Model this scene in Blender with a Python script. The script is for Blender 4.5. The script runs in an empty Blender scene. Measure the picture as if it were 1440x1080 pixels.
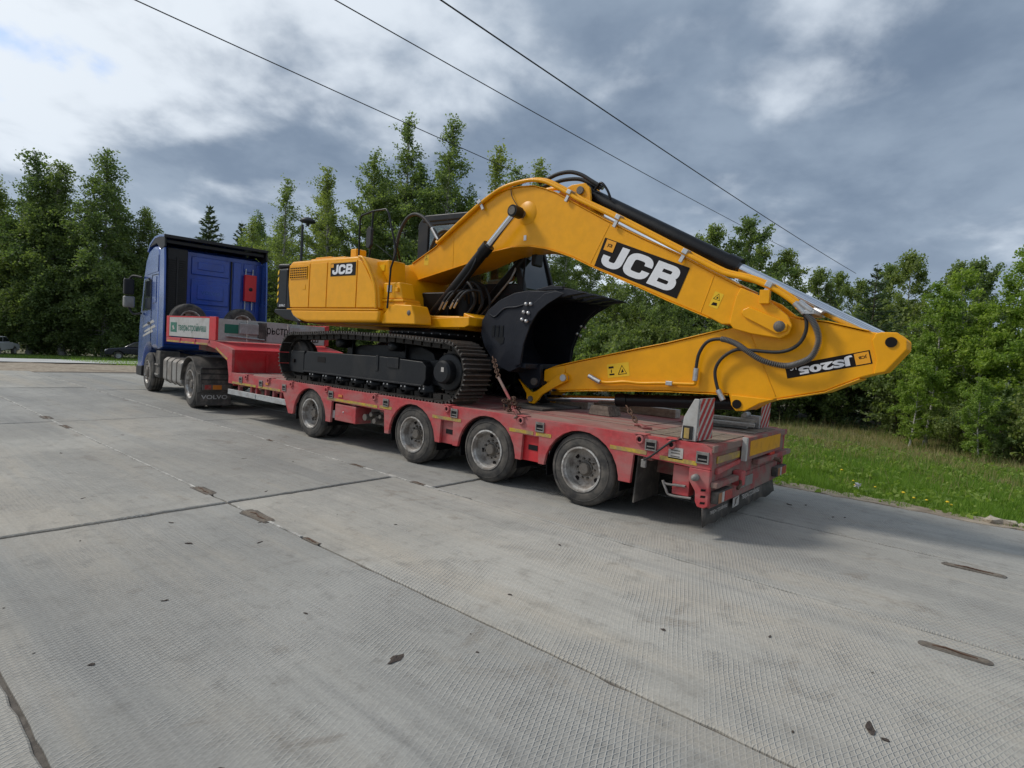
import bpy, bmesh, math, random
import numpy as np
from mathutils import Vector, Matrix, Euler

# ---------------------------------------------------------------- camera, sky, sun
scn = bpy.context.scene
COL = scn.collection
R_ = math.radians

cam_d = bpy.data.cameras.new('camera')
cam = bpy.data.objects.new('camera', cam_d)
COL.objects.link(cam)
scn.camera = cam
cam_d.sensor_fit = 'HORIZONTAL'
cam_d.sensor_width = 36.0
cam_d.lens = 36.0 * 817.1 / 1440.0
cam_d.clip_start = 0.05
cam_d.clip_end = 3000
_F = Vector((-0.626, 0.778, -0.055)).normalized()
_R = Vector((0.775, 0.629, 0.064))
_R = (_R - _F * _R.dot(_F)).normalized()
_U = _R.cross(_F)
cam.matrix_world = Matrix(((_R.x, _U.x, -_F.x, 3.258), (_R.y, _U.y, -_F.y, -5.287), (_R.z, _U.z, -_F.z, 1.608), (0, 0, 0, 1)))

scn.view_settings.view_transform = 'Standard'
scn.view_settings.look = 'None'
scn.view_settings.gamma = 1
scn.view_settings.exposure = 0.52

SUN_EL, SUN_AZ = R_(45), Vector((-0.86, -0.50, 0)).normalized()     # sun stands behind and left of the camera, veiled by thin cloud
SUN_DIR = Vector((SUN_AZ.x * math.cos(SUN_EL), SUN_AZ.y * math.cos(SUN_EL), math.sin(SUN_EL)))
sun_d = bpy.data.lights.new('sun', 'SUN')
sun_d.energy = 1.5
sun_d.angle = R_(10)
sun_d.color = (1.0, 0.95, 0.87)
sun = bpy.data.objects.new('sun', sun_d)
COL.objects.link(sun)
sun.rotation_euler = (-SUN_DIR).to_track_quat('-Z', 'Y').to_euler()
sun.location = (-20, 15, 30)


class NT:
    """small helper to wire nodes"""
    def __init__(s, tree):
        s.t = tree
        s.n = tree.nodes
        s.l = tree.links

    def new(s, typ, **kw):
        n = s.n.new(typ)
        for k, v in kw.items():
            setattr(n, k, v)
        return n

    def put(s, sock, v):
        if isinstance(v, bpy.types.NodeSocket):
            s.l.new(v, sock)
        elif v is not None:
            if hasattr(sock, 'default_value') and isinstance(v, (tuple, list)) and len(v) == 3 and sock.type == 'RGBA':
                v = (*v, 1)
            sock.default_value = v

    def math(s, op, a, b=None, c=None, clamp=False):
        n = s.new('ShaderNodeMath', operation=op, use_clamp=clamp)
        s.put(n.inputs[0], a)
        s.put(n.inputs[1], b)
        s.put(n.inputs[2], c)
        return n.outputs[0]

    def vmath(s, op, a, b=None):
        n = s.new('ShaderNodeVectorMath', operation=op)
        s.put(n.inputs[0], a)
        s.put(n.inputs[1], b)
        return n.outputs['Value'] if op in ('DOT_PRODUCT', 'LENGTH') else n.outputs[0]

    def mix(s, f, a, b, typ='MIX'):
        n = s.new('ShaderNodeMix', data_type='RGBA', blend_type=typ)
        s.put(n.inputs[0], f)
        s.put(n.inputs[6], a)
        s.put(n.inputs[7], b)
        return n.outputs[2]

    def noise(s, vec, scale, detail=4, rough=0.55, dist=0.0):
        n = s.new('ShaderNodeTexNoise')
        s.put(n.inputs['Vector'], vec)
        n.inputs['Scale'].default_value = scale
        n.inputs['Detail'].default_value = detail
        n.inputs['Roughness'].default_value = rough
        n.inputs['Distortion'].default_value = dist
        return n.outputs[0]

    def ramp(s, v, lo, hi, a=0.0, b=1.0, smooth=True):
        n = s.new('ShaderNodeMapRange', interpolation_type='SMOOTHSTEP' if smooth else 'LINEAR')
        s.put(n.inputs[0], v)
        n.inputs[1].default_value = lo
        n.inputs[2].default_value = hi
        n.inputs[3].default_value = a
        n.inputs[4].default_value = b
        return n.outputs[0]

    def mapping(s, vec, scale=(1, 1, 1), rot=(0, 0, 0), loc=(0, 0, 0)):
        n = s.new('ShaderNodeMapping')
        s.put(n.inputs[0], vec)
        n.inputs['Scale'].default_value = scale
        n.inputs['Rotation'].default_value = rot
        n.inputs['Location'].default_value = loc
        return n.outputs[0]


world = bpy.data.worlds.new('World')
scn.world = world
world.use_nodes = True
world.node_tree.nodes.clear()
W = NT(world.node_tree)
sky = W.new('ShaderNodeTexSky', sky_type='NISHITA')
sky.sun_disc = False
sky.sun_elevation = SUN_EL
sky.sun_rotation = math.atan2(SUN_AZ.x, SUN_AZ.y)
sky.altitude = 100
sky.air_density = 1.0
sky.dust_density = 1.0
tc = W.new('ShaderNodeTexCoord')
dirv = W.vmath('NORMALIZE', tc.outputs['Generated'])
sep = W.new('ShaderNodeSeparateXYZ')
W.put(sep.inputs[0], dirv)
zc = W.math('MAXIMUM', sep.outputs[2], 0.0)
den = W.math('ADD', zc, 0.30)
comb = W.new('ShaderNodeCombineXYZ')
W.put(comb.inputs[0], W.math('DIVIDE', sep.outputs[0], den))
W.put(comb.inputs[1], W.math('DIVIDE', sep.outputs[1], den))
cp = W.mapping(comb.outputs[0], scale=(1.0, 1.0, 1.0), rot=(0, 0, 4.131), loc=(-10.141, 3.252, 18.891))
big = W.noise(cp, 1.15, 5, 0.5, 0.1)
fine = W.noise(cp, 3.2, 9, 0.53, 0.12)
dens = W.math('ADD', W.math('MULTIPLY', big, 0.56), W.math('MULTIPLY', fine, 0.44))
cover = W.ramp(dens, 0.28, 0.35)                       # nearly closed cloud deck, a few blue gaps
thick = W.ramp(dens, 0.38, 0.53)                       # thick parts are dark underneath
sdot = W.math('MAXIMUM', W.vmath('DOT_PRODUCT', dirv, tuple(SUN_DIR)), 0.0)
glow = W.math('POWER', sdot, 3.0)                      # thin cloud is brighter towards the sun behind it
thin_c = W.mix(glow, (4.9, 5.4, 6.0), (7.2, 7.5, 7.7))
thick_c = W.mix(glow, (1.45, 1.90, 2.55), (2.0, 2.45, 3.05))
soft = W.noise(cp, 2.2, 6, 0.55, 0.1)
thick_c = W.mix(1.0, thick_c, W.mix(W.ramp(soft, 0.35, 0.65), (0.84, 0.86, 0.89), (1.45, 1.38, 1.30)), 'MULTIPLY')
cloud_c = W.mix(thick, thin_c, thick_c)
lowz = W.ramp(sep.outputs[2], 0.0, 0.30, 0.30, 0.0)
cloud_c = W.mix(lowz, cloud_c, (4.4, 5.1, 6.0))
skyc = W.mix(1.0, sky.outputs[0], (1.1, 1.1, 1.15), 'MULTIPLY')
fin = W.mix(W.math('MULTIPLY', cover, 0.96), skyc, cloud_c)
bg = W.new('ShaderNodeBackground')
W.put(bg.inputs[0], fin)
bg.inputs[1].default_value = 0.1
wo = W.new('ShaderNodeOutputWorld')
W.l.new(bg.outputs[0], wo.inputs[0])

random.seed(7)
RNG = np.random.default_rng(11)


# ---------------------------------------------------------------- materials
def mat(name, col, rough=0.5, metal=0.0, var=None, var_amt=0.35, var_scale=4.0, fine_amt=0.1, bump=0.0, bump_scale=30.0,
        spec=0.5, coat=0.0, streak=None, lo=0.45, hi=0.7, island=0.0):
    m = bpy.data.materials.new(name)
    m.use_nodes = True
    m.node_tree.nodes.clear()
    N = NT(m.node_tree)
    out = N.new('ShaderNodeOutputMaterial')
    b = N.new('ShaderNodeBsdfPrincipled')
    N.l.new(b.outputs[0], out.inputs[0])
    g = N.new('ShaderNodeTexCoord')
    pos = g.outputs['Object']
    c = (*col, 1)
    if fine_amt:
        f = N.noise(pos, var_scale * 6, 5, 0.6)
        c = N.mix(N.math('MULTIPLY', N.ramp(f, 0.3, 0.7), 1.0), tuple(x * (1 - fine_amt) for x in col), tuple(min(1, x * (1 + fine_amt)) for x in col))
    r = rough
    if var is not None:
        sv = pos if streak is None else N.mapping(pos, scale=streak)
        n1 = N.noise(sv, var_scale, 7, 0.62, 0.3)
        k = N.math('MULTIPLY', N.ramp(n1, lo, hi), var_amt)
        c = N.mix(k, c, var)
        r = N.math('ADD', N.math('MULTIPLY', k, 0.35), rough, clamp=True)
    if island:
        gi = N.new('ShaderNodeNewGeometry')
        c = N.mix(1.0, c, N.mix(gi.outputs['Random Per Island'], (1 - island,) * 3, (1 + island,) * 3), 'MULTIPLY')
    N.put(b.inputs['Base Color'], c)
    N.put(b.inputs['Roughness'], r)
    b.inputs['Metallic'].default_value = metal
    b.inputs['Specular IOR Level'].default_value = spec
    b.inputs['Coat Weight'].default_value = coat
    b.inputs['Coat Roughness'].default_value = 0.12
    if bump:
        bn = N.new('ShaderNodeBump')
        bn.inputs['Strength'].default_value = bump
        bn.inputs['Distance'].default_value = 0.01
        N.put(bn.inputs['Height'], N.noise(pos, bump_scale, 6, 0.6))
        N.l.new(bn.outputs[0], b.inputs['Normal'])
    return m


DUST = (0.30, 0.25, 0.20)
M = {}
M['yellow'] = mat('yellow_paint', (0.86, 0.38, 0.003), 0.30, 0, (0.76, 0.33, 0.008), 0.35, 1.3, 0.05, 0.06, 5, spec=0.35)
M['black_paint'] = mat('black_paint', (0.006, 0.0065, 0.008), 0.36, 0, (0.022, 0.021, 0.02), 0.35, 3.0, 0.15, 0.08, 40, spec=0.28)
M['charcoal'] = mat('charcoal_paint', (0.013, 0.014, 0.0165), 0.4, 0, (0.045, 0.042, 0.038), 0.4, 3.0, 0.1, 0.1, 40, spec=0.3)
M['bucket'] = mat('bucket_paint', (0.009, 0.011, 0.018), 0.48, 0, (0.024, 0.026, 0.034), 0.4, 3.0, 0.1, 0.2, 30, spec=0.3)
M['grouser'] = mat('worn_grouser_steel', (0.17, 0.155, 0.14), 0.45, 0.6, (0.12, 0.085, 0.06), 0.6, 9.0, 0.2)
M['track'] = mat('track_steel', (0.035, 0.031, 0.028), 0.55, 0.5, (0.10, 0.075, 0.055), 0.55, 7.0, 0.2, 0.2, 50)
M['chrome'] = mat('chrome', (0.75, 0.76, 0.78), 0.13, 1.0, None, fine_amt=0.02)
M['zinc'] = mat('zinc_steel', (0.55, 0.55, 0.55), 0.4, 0.8, (0.30, 0.28, 0.26), 0.4, 12, 0.1)
M['rubber'] = mat('hose_rubber', (0.018, 0.018, 0.019), 0.6, 0, (0.06, 0.055, 0.05), 0.4, 14, 0.1)
M['tyre'] = mat('tyre_rubber', (0.030, 0.029, 0.029), 0.8, 0, (0.19, 0.17, 0.145), 0.7, 4, 0.15, 0.25, 60, lo=0.35, hi=0.7)
M['rim'] = mat('rim_steel', (0.55, 0.53, 0.50), 0.45, 0.4, (0.16, 0.125, 0.10), 0.75, 8, 0.15, lo=0.38, hi=0.62)
M['rim_inner'] = mat('rim_inner_dirty', (0.36, 0.325, 0.29), 0.75, 0.1, (0.07, 0.05, 0.04), 0.7, 8, 0.15)
M['hub'] = mat('hub_grease', (0.14, 0.125, 0.11), 0.65, 0.2, (0.13, 0.105, 0.08), 0.6, 10, 0.2)
M['red'] = mat('trailer_red_paint', (0.47, 0.05, 0.055), 0.6, 0, (0.36, 0.21, 0.19), 0.62, 3.2, 0.12, 0.12, 40, lo=0.36, hi=0.68, streak=(0.6, 1, 1.6))
M['red_clean'] = mat('trailer_red_clean', (0.56, 0.022, 0.028), 0.5, 0, (0.35, 0.12, 0.10), 0.45, 2.5, 0.08, 0.08, 30)
M['deck'] = mat('trailer_deck_worn', (0.30, 0.085, 0.08), 0.75, 0, (0.30, 0.23, 0.19), 0.85, 2.2, 0.2, 0.2, 40, lo=0.34, hi=0.62, streak=(0.45, 1.6, 1))
M['dirty_red'] = mat('trailer_red_muddy', (0.30, 0.06, 0.06), 0.75, 0, (0.23, 0.18, 0.15), 0.9, 4.0, 0.2, 0.15, 40, lo=0.33, hi=0.6)
M['stripe'] = mat('reflective_yellow_tape', (0.52, 0.36, 0.03), 0.5, 0, (0.28, 0.19, 0.13), 0.85, 6, 0.2, lo=0.35, hi=0.62)
M['reflect'] = mat('reflector_yellow', (0.72, 0.33, 0.02), 0.4, 0, (0.45, 0.22, 0.06), 0.5, 8, 0.05)
M['galv_dirty'] = mat('dirty_zinc', (0.24, 0.225, 0.21), 0.6, 0.2, (0.12, 0.10, 0.09), 0.7, 9, 0.1)
M['galv'] = mat('galvanised', (0.46, 0.47, 0.47), 0.5, 0.3, (0.28, 0.26, 0.24), 0.6, 6, 0.1, lo=0.4, hi=0.65)
M['grey_panel'] = mat('grey_aluminium_panel', (0.47, 0.46, 0.44), 0.5, 0.1, (0.30, 0.26, 0.22), 0.5, 3, 0.06)
M['white'] = mat('white_vinyl', (0.78, 0.78, 0.80), 0.45, 0, None, fine_amt=0.03)
M['whitedirty'] = mat('white_dusty', (0.46, 0.43, 0.40), 0.65, 0, (0.30, 0.25, 0.21), 0.6, 8, 0.1)
M['darkred'] = mat('reflective_red', (0.42, 0.02, 0.035), 0.45, 0, (0.25, 0.08, 0.08), 0.4, 9, 0.1)
M['green'] = mat('logo_green', (0.02, 0.15, 0.10), 0.5, 0, None, fine_amt=0.05)
M['decal_black'] = mat('decal_black', (0.010, 0.007, 0.0065), 0.45, 0, None, fine_amt=0.05, spec=0.2)
M['decal_yellow'] = mat('decal_yellow', (0.85, 0.52, 0.01), 0.4, 0, None, fine_amt=0.03)
M['decal_orange'] = mat('decal_orange', (0.85, 0.36, 0.01), 0.4, 0, None, fine_amt=0.03)
M['blue'] = mat('truck_blue_paint', (0.005, 0.05, 0.36), 0.3, 0, (0.03, 0.045, 0.16), 0.5, 2.5, 0.08, 0.04, 40, coat=0.5)
M['blue_side'] = mat('truck_blue_metallic', (0.02, 0.08, 0.33), 0.22, 0.2, (0.10, 0.12, 0.17), 0.3, 1.4, 0.05, coat=0.7)
M['plastic'] = mat('black_plastic', (0.011, 0.011, 0.012), 0.6, 0, (0.05, 0.045, 0.04), 0.45, 5, 0.15, 0.1, 50)
M['plastic_dusty'] = mat('dusty_plastic', (0.065, 0.060, 0.054), 0.75, 0, (0.20, 0.175, 0.15), 0.75, 5, 0.15, 0.1, 50)
M['alu'] = mat('dusty_aluminium', (0.33, 0.32, 0.30), 0.5, 0.5, (0.20, 0.17, 0.145), 0.7, 3, 0.1, lo=0.35, hi=0.65)
M['glass'] = mat('dark_glass', (0.02, 0.025, 0.03), 0.06, 0, None, fine_amt=0, spec=0.8)
M['lampred'] = mat('lamp_red_plastic', (0.42, 0.03, 0.02), 0.3, 0, (0.25, 0.12, 0.1), 0.4, 14, 0.05)
M['lamporange'] = mat('lamp_orange_plastic', (0.60, 0.20, 0.03), 0.3, 0, None, fine_amt=0.05)
M['redbox'] = mat('red_box_paint', (0.60, 0.015, 0.02), 0.4, 0, None, fine_amt=0.05)
M['wood'] = mat('weathered_wood', (0.26, 0.215, 0.17), 0.85, 0, (0.14, 0.11, 0.085), 0.8, 5, 0.25, 0.4, 60, streak=(0.4, 5, 5), lo=0.35, hi=0.65)
M['wood_grey'] = mat('grey_wood', (0.40, 0.385, 0.35), 0.85, 0, (0.22, 0.20, 0.175), 0.7, 5, 0.2, 0.4, 60, streak=(0.4, 5, 5))
M['rust'] = mat('rusty_chain', (0.13, 0.075, 0.05), 0.75, 0.3, (0.08, 0.04, 0.03), 0.6, 20, 0.2)
M['wire'] = mat('wire_metal', (0.045, 0.047, 0.05), 0.5, 0.3, None, fine_amt=0.05)
M['car_white'] = mat('car_silver_paint', (0.62, 0.64, 0.66), 0.25, 0.1, None, fine_amt=0.03, coat=0.6)
M['car_dark'] = mat('car_dark_paint', (0.010, 0.012, 0.03), 0.25, 0.1, None, fine_amt=0.03, coat=0.6)
M['stone'] = mat('pale_stone', (0.42, 0.37, 0.30), 0.9, 0, (0.28, 0.23, 0.18), 0.6, 9, 0.2, 0.4, 30)
M['mud'] = mat('dark_mud', (0.055, 0.042, 0.035), 0.9, 0, (0.13, 0.10, 0.08), 0.6, 25, 0.3, 0.6, 60)
M['mortar'] = mat('joint_mud', (0.115, 0.10, 0.085), 0.95, 0, (0.23, 0.21, 0.18), 0.8, 3, 0.3, 0.6, 60)
M['mortar_light'] = mat('joint_mortar', (0.48, 0.465, 0.43), 0.95, 0, (0.17, 0.155, 0.135), 0.7, 3.0, 0.3, 0.6, 60)
M['slot'] = mat('pocket_dirt', (0.15, 0.125, 0.10), 0.95, 0, (0.26, 0.22, 0.17), 0.7, 9, 0.3, 0.6, 60)
M['bark'] = mat('dark_bark', (0.085, 0.068, 0.05), 0.9, 0, (0.16, 0.14, 0.115), 0.6, 5, 0.3, 0.5, 20)
M['birchbark'] = mat('birch_bark', (0.40, 0.385, 0.35), 0.8, 0, (0.035, 0.03, 0.028), 0.95, 4.5, 0.2, 0.3, 20, streak=(2.5, 2.5, 6), lo=0.52, hi=0.6)


def leaf_mat(name, c0, c1, trans=0.35):
    m = bpy.data.materials.new(name)
    m.use_nodes = True
    m.node_tree.nodes.clear()
    N = NT(m.node_tree)
    out = N.new('ShaderNodeOutputMaterial')
    g = N.new('ShaderNodeNewGeometry')
    oi = N.new('ShaderNodeObjectInfo')
    c = N.mix(g.outputs['Random Per Island'], c0, c1)
    tint = N.mix(oi.outputs['Random'], (0.78, 0.86, 0.82), (1.30, 1.20, 0.92))
    c = N.mix(1.0, c, tint, 'MULTIPLY')
    p = N.new('ShaderNodeBsdfPrincipled')
    N.put(p.inputs['Base Color'], c)
    p.inputs['Roughness'].default_value = 0.55
    p.inputs['Specular IOR Level'].default_value = 0.3
    t = N.new('ShaderNodeBsdfTranslucent')
    N.put(t.inputs[0], N.mix(1.0, c, (1.25, 1.35, 0.6), 'MULTIPLY'))
    mx = N.new('ShaderNodeMixShader')
    mx.inputs[0].default_value = trans
    N.l.new(p.outputs[0], mx.inputs[1])
    N.l.new(t.outputs[0], mx.inputs[2])
    N.l.new(mx.outputs[0], out.inputs[0])
    return m


M['leaf_birch'] = leaf_mat('birch_leaves', (0.135, 0.185, 0.075), (0.285, 0.345, 0.155), 0.5)
M['leaf_dark'] = leaf_mat('dense_birch_leaves', (0.115, 0.165, 0.070), (0.235, 0.29, 0.128), 0.5)
M['leaf_bright'] = leaf_mat('young_leaves', (0.165, 0.26, 0.055), (0.33, 0.43, 0.12), 0.5)
M['needle'] = leaf_mat('conifer_needles', (0.050, 0.082, 0.042), (0.115, 0.155, 0.078), 0.25)
M['blade'] = leaf_mat('grass_blades', (0.11, 0.21, 0.035), (0.22, 0.35, 0.075), 0.45)
M['blade_dry'] = leaf_mat('dry_grass_blades', (0.26, 0.225, 0.115), (0.52, 0.44, 0.26), 0.4)
M['blade_dark'] = leaf_mat('grass_blades_painted_shade', (0.05, 0.095, 0.022), (0.11, 0.17, 0.045), 0.3)  # far grass: shade under the trees is put into the blade colour
M['petal'] = mat('dandelion_yellow', (0.85, 0.60, 0.02), 0.6, 0, None, fine_amt=0.05)


def slab_material():
    m = bpy.data.materials.new('ribbed_concrete')
    m.use_nodes = True
    m.node_tree.nodes.clear()
    N = NT(m.node_tree)
    out = N.new('ShaderNodeOutputMaterial')
    b = N.new('ShaderNodeBsdfPrincipled')
    N.l.new(b.outputs[0], out.inputs[0])
    g = N.new('ShaderNodeNewGeometry')
    oi = N.new('ShaderNodeObjectInfo')
    pos = g.outputs['Position']
    s = N.new('ShaderNodeSeparateXYZ')
    N.put(s.inputs[0], pos)
    x, y = s.outputs[0], s.outputs[1]
    warp = N.math('MULTIPLY', N.math('SUBTRACT', N.noise(pos, 1.3, 3), 0.5), 0.05)

    def ridge(ang, pitch):
        u = N.math('ADD', N.math('MULTIPLY', x, math.cos(R_(ang))), N.math('MULTIPLY', y, math.sin(R_(ang))))
        u = N.math('ADD', u, warp)
        f = N.math('FRACT', N.math('DIVIDE', u, pitch))
        d = N.math('ABSOLUTE', N.math('SUBTRACT', f, 0.5))
        return N.ramp(d, 0.0, 0.22, 1.0, 0.0)
    r1, r2 = ridge(22, 0.0265), ridge(-24, 0.0265)
    rr = N.math('MAXIMUM', r1, r2)
    wear = N.ramp(N.noise(pos, 0.8, 7, 0.66, 0.5), 0.42, 0.60)
    wear = N.math('MULTIPLY', wear, N.ramp(N.noise(pos, 7.0, 4, 0.6), 0.30, 0.55, 0.35, 1.0))
    lines = N.math('MULTIPLY', rr, N.math('ADD', N.math('MULTIPLY', wear, 0.85), 0.15))
    # colours
    st = N.mapping(pos, scale=(0.10, 0.95, 1))
    n_st = N.noise(st, 1.5, 6, 0.6, 0.5)
    n_rib = N.noise(N.mapping(pos, scale=(0.12, 9.0, 1)), 2.0, 5, 0.6, 0.1)
    n_big = N.noise(pos, 0.33, 5, 0.6, 0.2)
    n_fine = N.noise(pos, 42, 6, 0.7)
    n_mid = N.noise(pos, 5.5, 7, 0.65, 0.2)
    c = N.mix(N.ramp(n_big, 0.32, 0.68), (0.32, 0.307, 0.280), (0.45, 0.433, 0.395))
    c = N.mix(N.math('MULTIPLY', N.ramp(n_st, 0.48, 0.66), 0.65), c, (0.44, 0.395, 0.33))
    c = N.mix(N.math('MULTIPLY', N.ramp(n_st, 0.50, 0.28), 0.65), c, (0.235, 0.233, 0.225))
    c = N.mix(N.math('MULTIPLY', N.ramp(n_mid, 0.50, 0.72), 0.5), c, (0.215, 0.20, 0.178))
    c = N.mix(N.math('MULTIPLY', N.ramp(N.noise(pos, 2.1, 7, 0.7, 0.6), 0.58, 0.70), 0.5), c, (0.20, 0.165, 0.13))
    c = N.mix(1.0, c, N.mix(n_fine, (0.68, 0.68, 0.68), (1.30, 1.30, 1.30)), 'MULTIPLY')
    c = N.mix(1.0, c, N.mix(n_rib, (0.80, 0.80, 0.80), (1.18, 1.18, 1.18)), 'MULTIPLY')
    tone = N.mix(oi.outputs['Random'], (0.80, 0.82, 0.84), (1.08, 1.07, 1.04))
    c = N.mix(1.0, c, tone, 'MULTIPLY')
    c = N.mix(N.math('MULTIPLY', lines, 0.66), c, (0.52, 0.51, 0.48))
    spots = N.ramp(N.noise(pos, 13.0, 6, 0.62, 0.5), 0.70, 0.76)
    c = N.mix(N.math('MULTIPLY', spots, 0.6), c, (0.10, 0.085, 0.07))
    N.put(b.inputs['Base Color'], c)
    b.inputs['Roughness'].default_value = 0.86
    b.inputs['Specular IOR Level'].default_value = 0.3
    h = N.math('ADD', N.math('MULTIPLY', lines, 0.8), N.math('MULTIPLY', n_fine, 0.30))
    h = N.math('ADD', h, N.math('MULTIPLY', n_mid, 0.5))
    bn = N.new('ShaderNodeBump')
    bn.inputs['Strength'].default_value = 0.9
    bn.inputs['Distance'].default_value = 0.008
    N.put(bn.inputs['Height'], h)
    N.l.new(bn.outputs[0], b.inputs['Normal'])
    return m


M['slab'] = slab_material()


def ground_material():
    m = bpy.data.materials.new('verge_soil_and_grass')
    m.use_nodes = True
    m.node_tree.nodes.clear()
    N = NT(m.node_tree)
    out = N.new('ShaderNodeOutputMaterial')
    b = N.new('ShaderNodeBsdfPrincipled')
    N.l.new(b.outputs[0], out.inputs[0])
    pos = N.new('ShaderNodeNewGeometry').outputs['Position']
    n1 = N.noise(pos, 0.5, 6, 0.6, 0.3)
    n2 = N.noise(pos, 9, 6, 0.7)
    c = N.mix(N.ramp(n1, 0.4, 0.6), (0.07, 0.10, 0.03), (0.17, 0.14, 0.08))
    c = N.mix(1.0, c, N.mix(n2, (0.6,) * 3, (1.35,) * 3), 'MULTIPLY')
    N.put(b.inputs['Base Color'], c)
    b.inputs['Roughness'].default_value = 0.95
    bn = N.new('ShaderNodeBump')
    bn.inputs['Strength'].default_value = 0.8
    bn.inputs['Distance'].default_value = 0.05
    N.put(bn.inputs['Height'], n2)
    N.l.new(bn.outputs[0], b.inputs['Normal'])
    return m


M['ground'] = ground_material()
M['dirt'] = mat('bare_dirt', (0.33, 0.275, 0.21), 0.95, 0, (0.20, 0.15, 0.11), 0.8, 1.2, 0.25, 0.6, 12)
M['road_pale'] = mat('pale_road', (0.50, 0.50, 0.49), 0.9, 0, (0.33, 0.32, 0.30), 0.5, 0.6, 0.1, 0.2, 10)


# ---------------------------------------------------------------- mesh helpers
class MB:
    def __init__(s):
        s.v, s.f, s.s = [], [], []

    def add(s, vs, fs, smooth=False):
        o = len(s.v)
        s.v += [tuple(p) for p in vs]
        for f in fs:
            s.f.append(tuple(i + o for i in f))
            s.s.append(smooth)
        return s

    def bx(s, x0, x1, y0, y1, z0, z1, mtx=None):
        x0, x1 = min(x0, x1), max(x0, x1)
        y0, y1 = min(y0, y1), max(y0, y1)
        z0, z1 = min(z0, z1), max(z0, z1)
        vs = [(x, y, z) for z in (z0, z1) for y in (y0, y1) for x in (x0, x1)]
        if mtx is not None:
            vs = [tuple(mtx @ Vector(p)) for p in vs]
        return s.add(vs, [(0, 2, 3, 1), (4, 5, 7, 6), (0, 1, 5, 4), (2, 6, 7, 3), (0, 4, 6, 2), (1, 3, 7, 5)])

    def prism(s, poly, a0, a1, axis='y', smooth=False):
        n = len(poly)
        A = sum(poly[i][0] * poly[(i + 1) % n][1] - poly[(i + 1) % n][0] * poly[i][1] for i in range(n))
        if A < 0:
            poly = poly[::-1]
        lo, hi = min(a0, a1), max(a0, a1)

        def P(p, a):
            return (p[0], a, p[1]) if axis == 'y' else ((a, p[0], p[1]) if axis == 'x' else (p[0], p[1], a))
        vs = [P(p, lo) for p in poly] + [P(p, hi) for p in poly]
        low, high = list(range(n)), list(range(n, 2 * n))
        if axis == 'y':
            fs = [tuple(low), tuple(high[::-1])] + [(i, i + n, (i + 1) % n + n, (i + 1) % n) for i in range(n)]
        else:
            fs = [tuple(low[::-1]), tuple(high)] + [(i, (i + 1) % n, (i + 1) % n + n, i + n) for i in range(n)]
        return s.add(vs, fs, smooth)

    def tube(s, pts, r, n=10, cap=True, smooth=True):
        pts = [Vector(p) for p in pts]
        k = len(pts)
        rad = r if isinstance(r, (list, tuple)) else [r] * k
        T = []
        for i in range(k):
            a, b = pts[max(0, i - 1)], pts[min(k - 1, i + 1)]
            T.append((b - a).normalized())
        up = Vector((0, 0, 1)) if abs(T[0].z) < 0.9 else Vector((1, 0, 0))
        u = T[0].cross(up).normalized()
        vs = []
        for i in range(k):
            u = (u - T[i] * u.dot(T[i]))
            if u.length < 1e-6:
                u = T[i].orthogonal()
            u.normalize()
            w = T[i].cross(u)
            for j in range(n):
                a = 2 * math.pi * j / n
                vs.append(tuple(pts[i] + (u * math.cos(a) + w * math.sin(a)) * rad[i]))
        fs = []
        for i in range(k - 1):
            for j in range(n):
                fs.append((i * n + j, i * n + (j + 1) % n, (i + 1) * n + (j + 1) % n, (i + 1) * n + j))
        s.add(vs, fs, smooth)
        if cap:
            s.add(vs[:n], [tuple(range(n))[::-1]])
            s.add(vs[-n:], [tuple(range(n))])
        return s

    def cyl(s, p0, p1, r, r1=None, n=16):
        return s.tube([p0, p1], [r, r if r1 is None else r1], n)

    def lathe(s, prof, c=(0, 0, 0), axis='y', n=32, smooth=True, hard=False):
        """prof: (radius, offset along axis); hard keeps creases between the profile's segments"""
        if hard:
            for a, b in zip(prof[:-1], prof[1:]):
                s.lathe([a, b], c, axis, n, smooth)
            return s
        vs, fs = [], []
        for r, h in prof:
            for j in range(n):
                a = 2 * math.pi * j / n
                ca, sa = r * math.cos(a), r * math.sin(a)
                p = (ca, h, sa) if axis == 'y' else ((h, ca, sa) if axis == 'x' else (ca, sa, h))
                vs.append((p[0] + c[0], p[1] + c[1], p[2] + c[2]))
        for i in range(len(prof) - 1):
            for j in range(n):
                a, b, d, e = i * n + j, i * n + (j + 1) % n, (i + 1) * n + (j + 1) % n, (i + 1) * n + j
                fs.append((a, b, d, e))
        return s.add(vs, fs, smooth)

    def strip(s, pts, th, y0, y1):
        """plate of thickness th following an (x,z) polyline, spanning y0..y1"""
        for a, b in zip(pts[:-1], pts[1:]):
            pass
        k = len(pts)
        nor = []
        for i in range(k):
            a, b = pts[max(0, i - 1)], pts[min(k - 1, i + 1)]
            dx, dz = b[0] - a[0], b[1] - a[1]
            L = math.hypot(dx, dz) or 1
            nor.append((-dz / L, dx / L))
        out = [(p[0] + n_[0] * th, p[1] + n_[1] * th) for p, n_ in zip(pts, nor)]
        return s.prism(list(pts) + out[::-1], y0, y1)

    def mesh(s, name, material):
        me = bpy.data.meshes.new(name)
        me.from_pydata(s.v, [], s.f)
        me.polygons.foreach_set('use_smooth', s.s)
        if material is not None:
            me.materials.append(M[material] if isinstance(material, str) else material)
        bm = bmesh.new()
        bm.from_mesh(me)
        bmesh.ops.recalc_face_normals(bm, faces=bm.faces)
        bm.to_mesh(me)
        bm.free()
        return me

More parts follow.
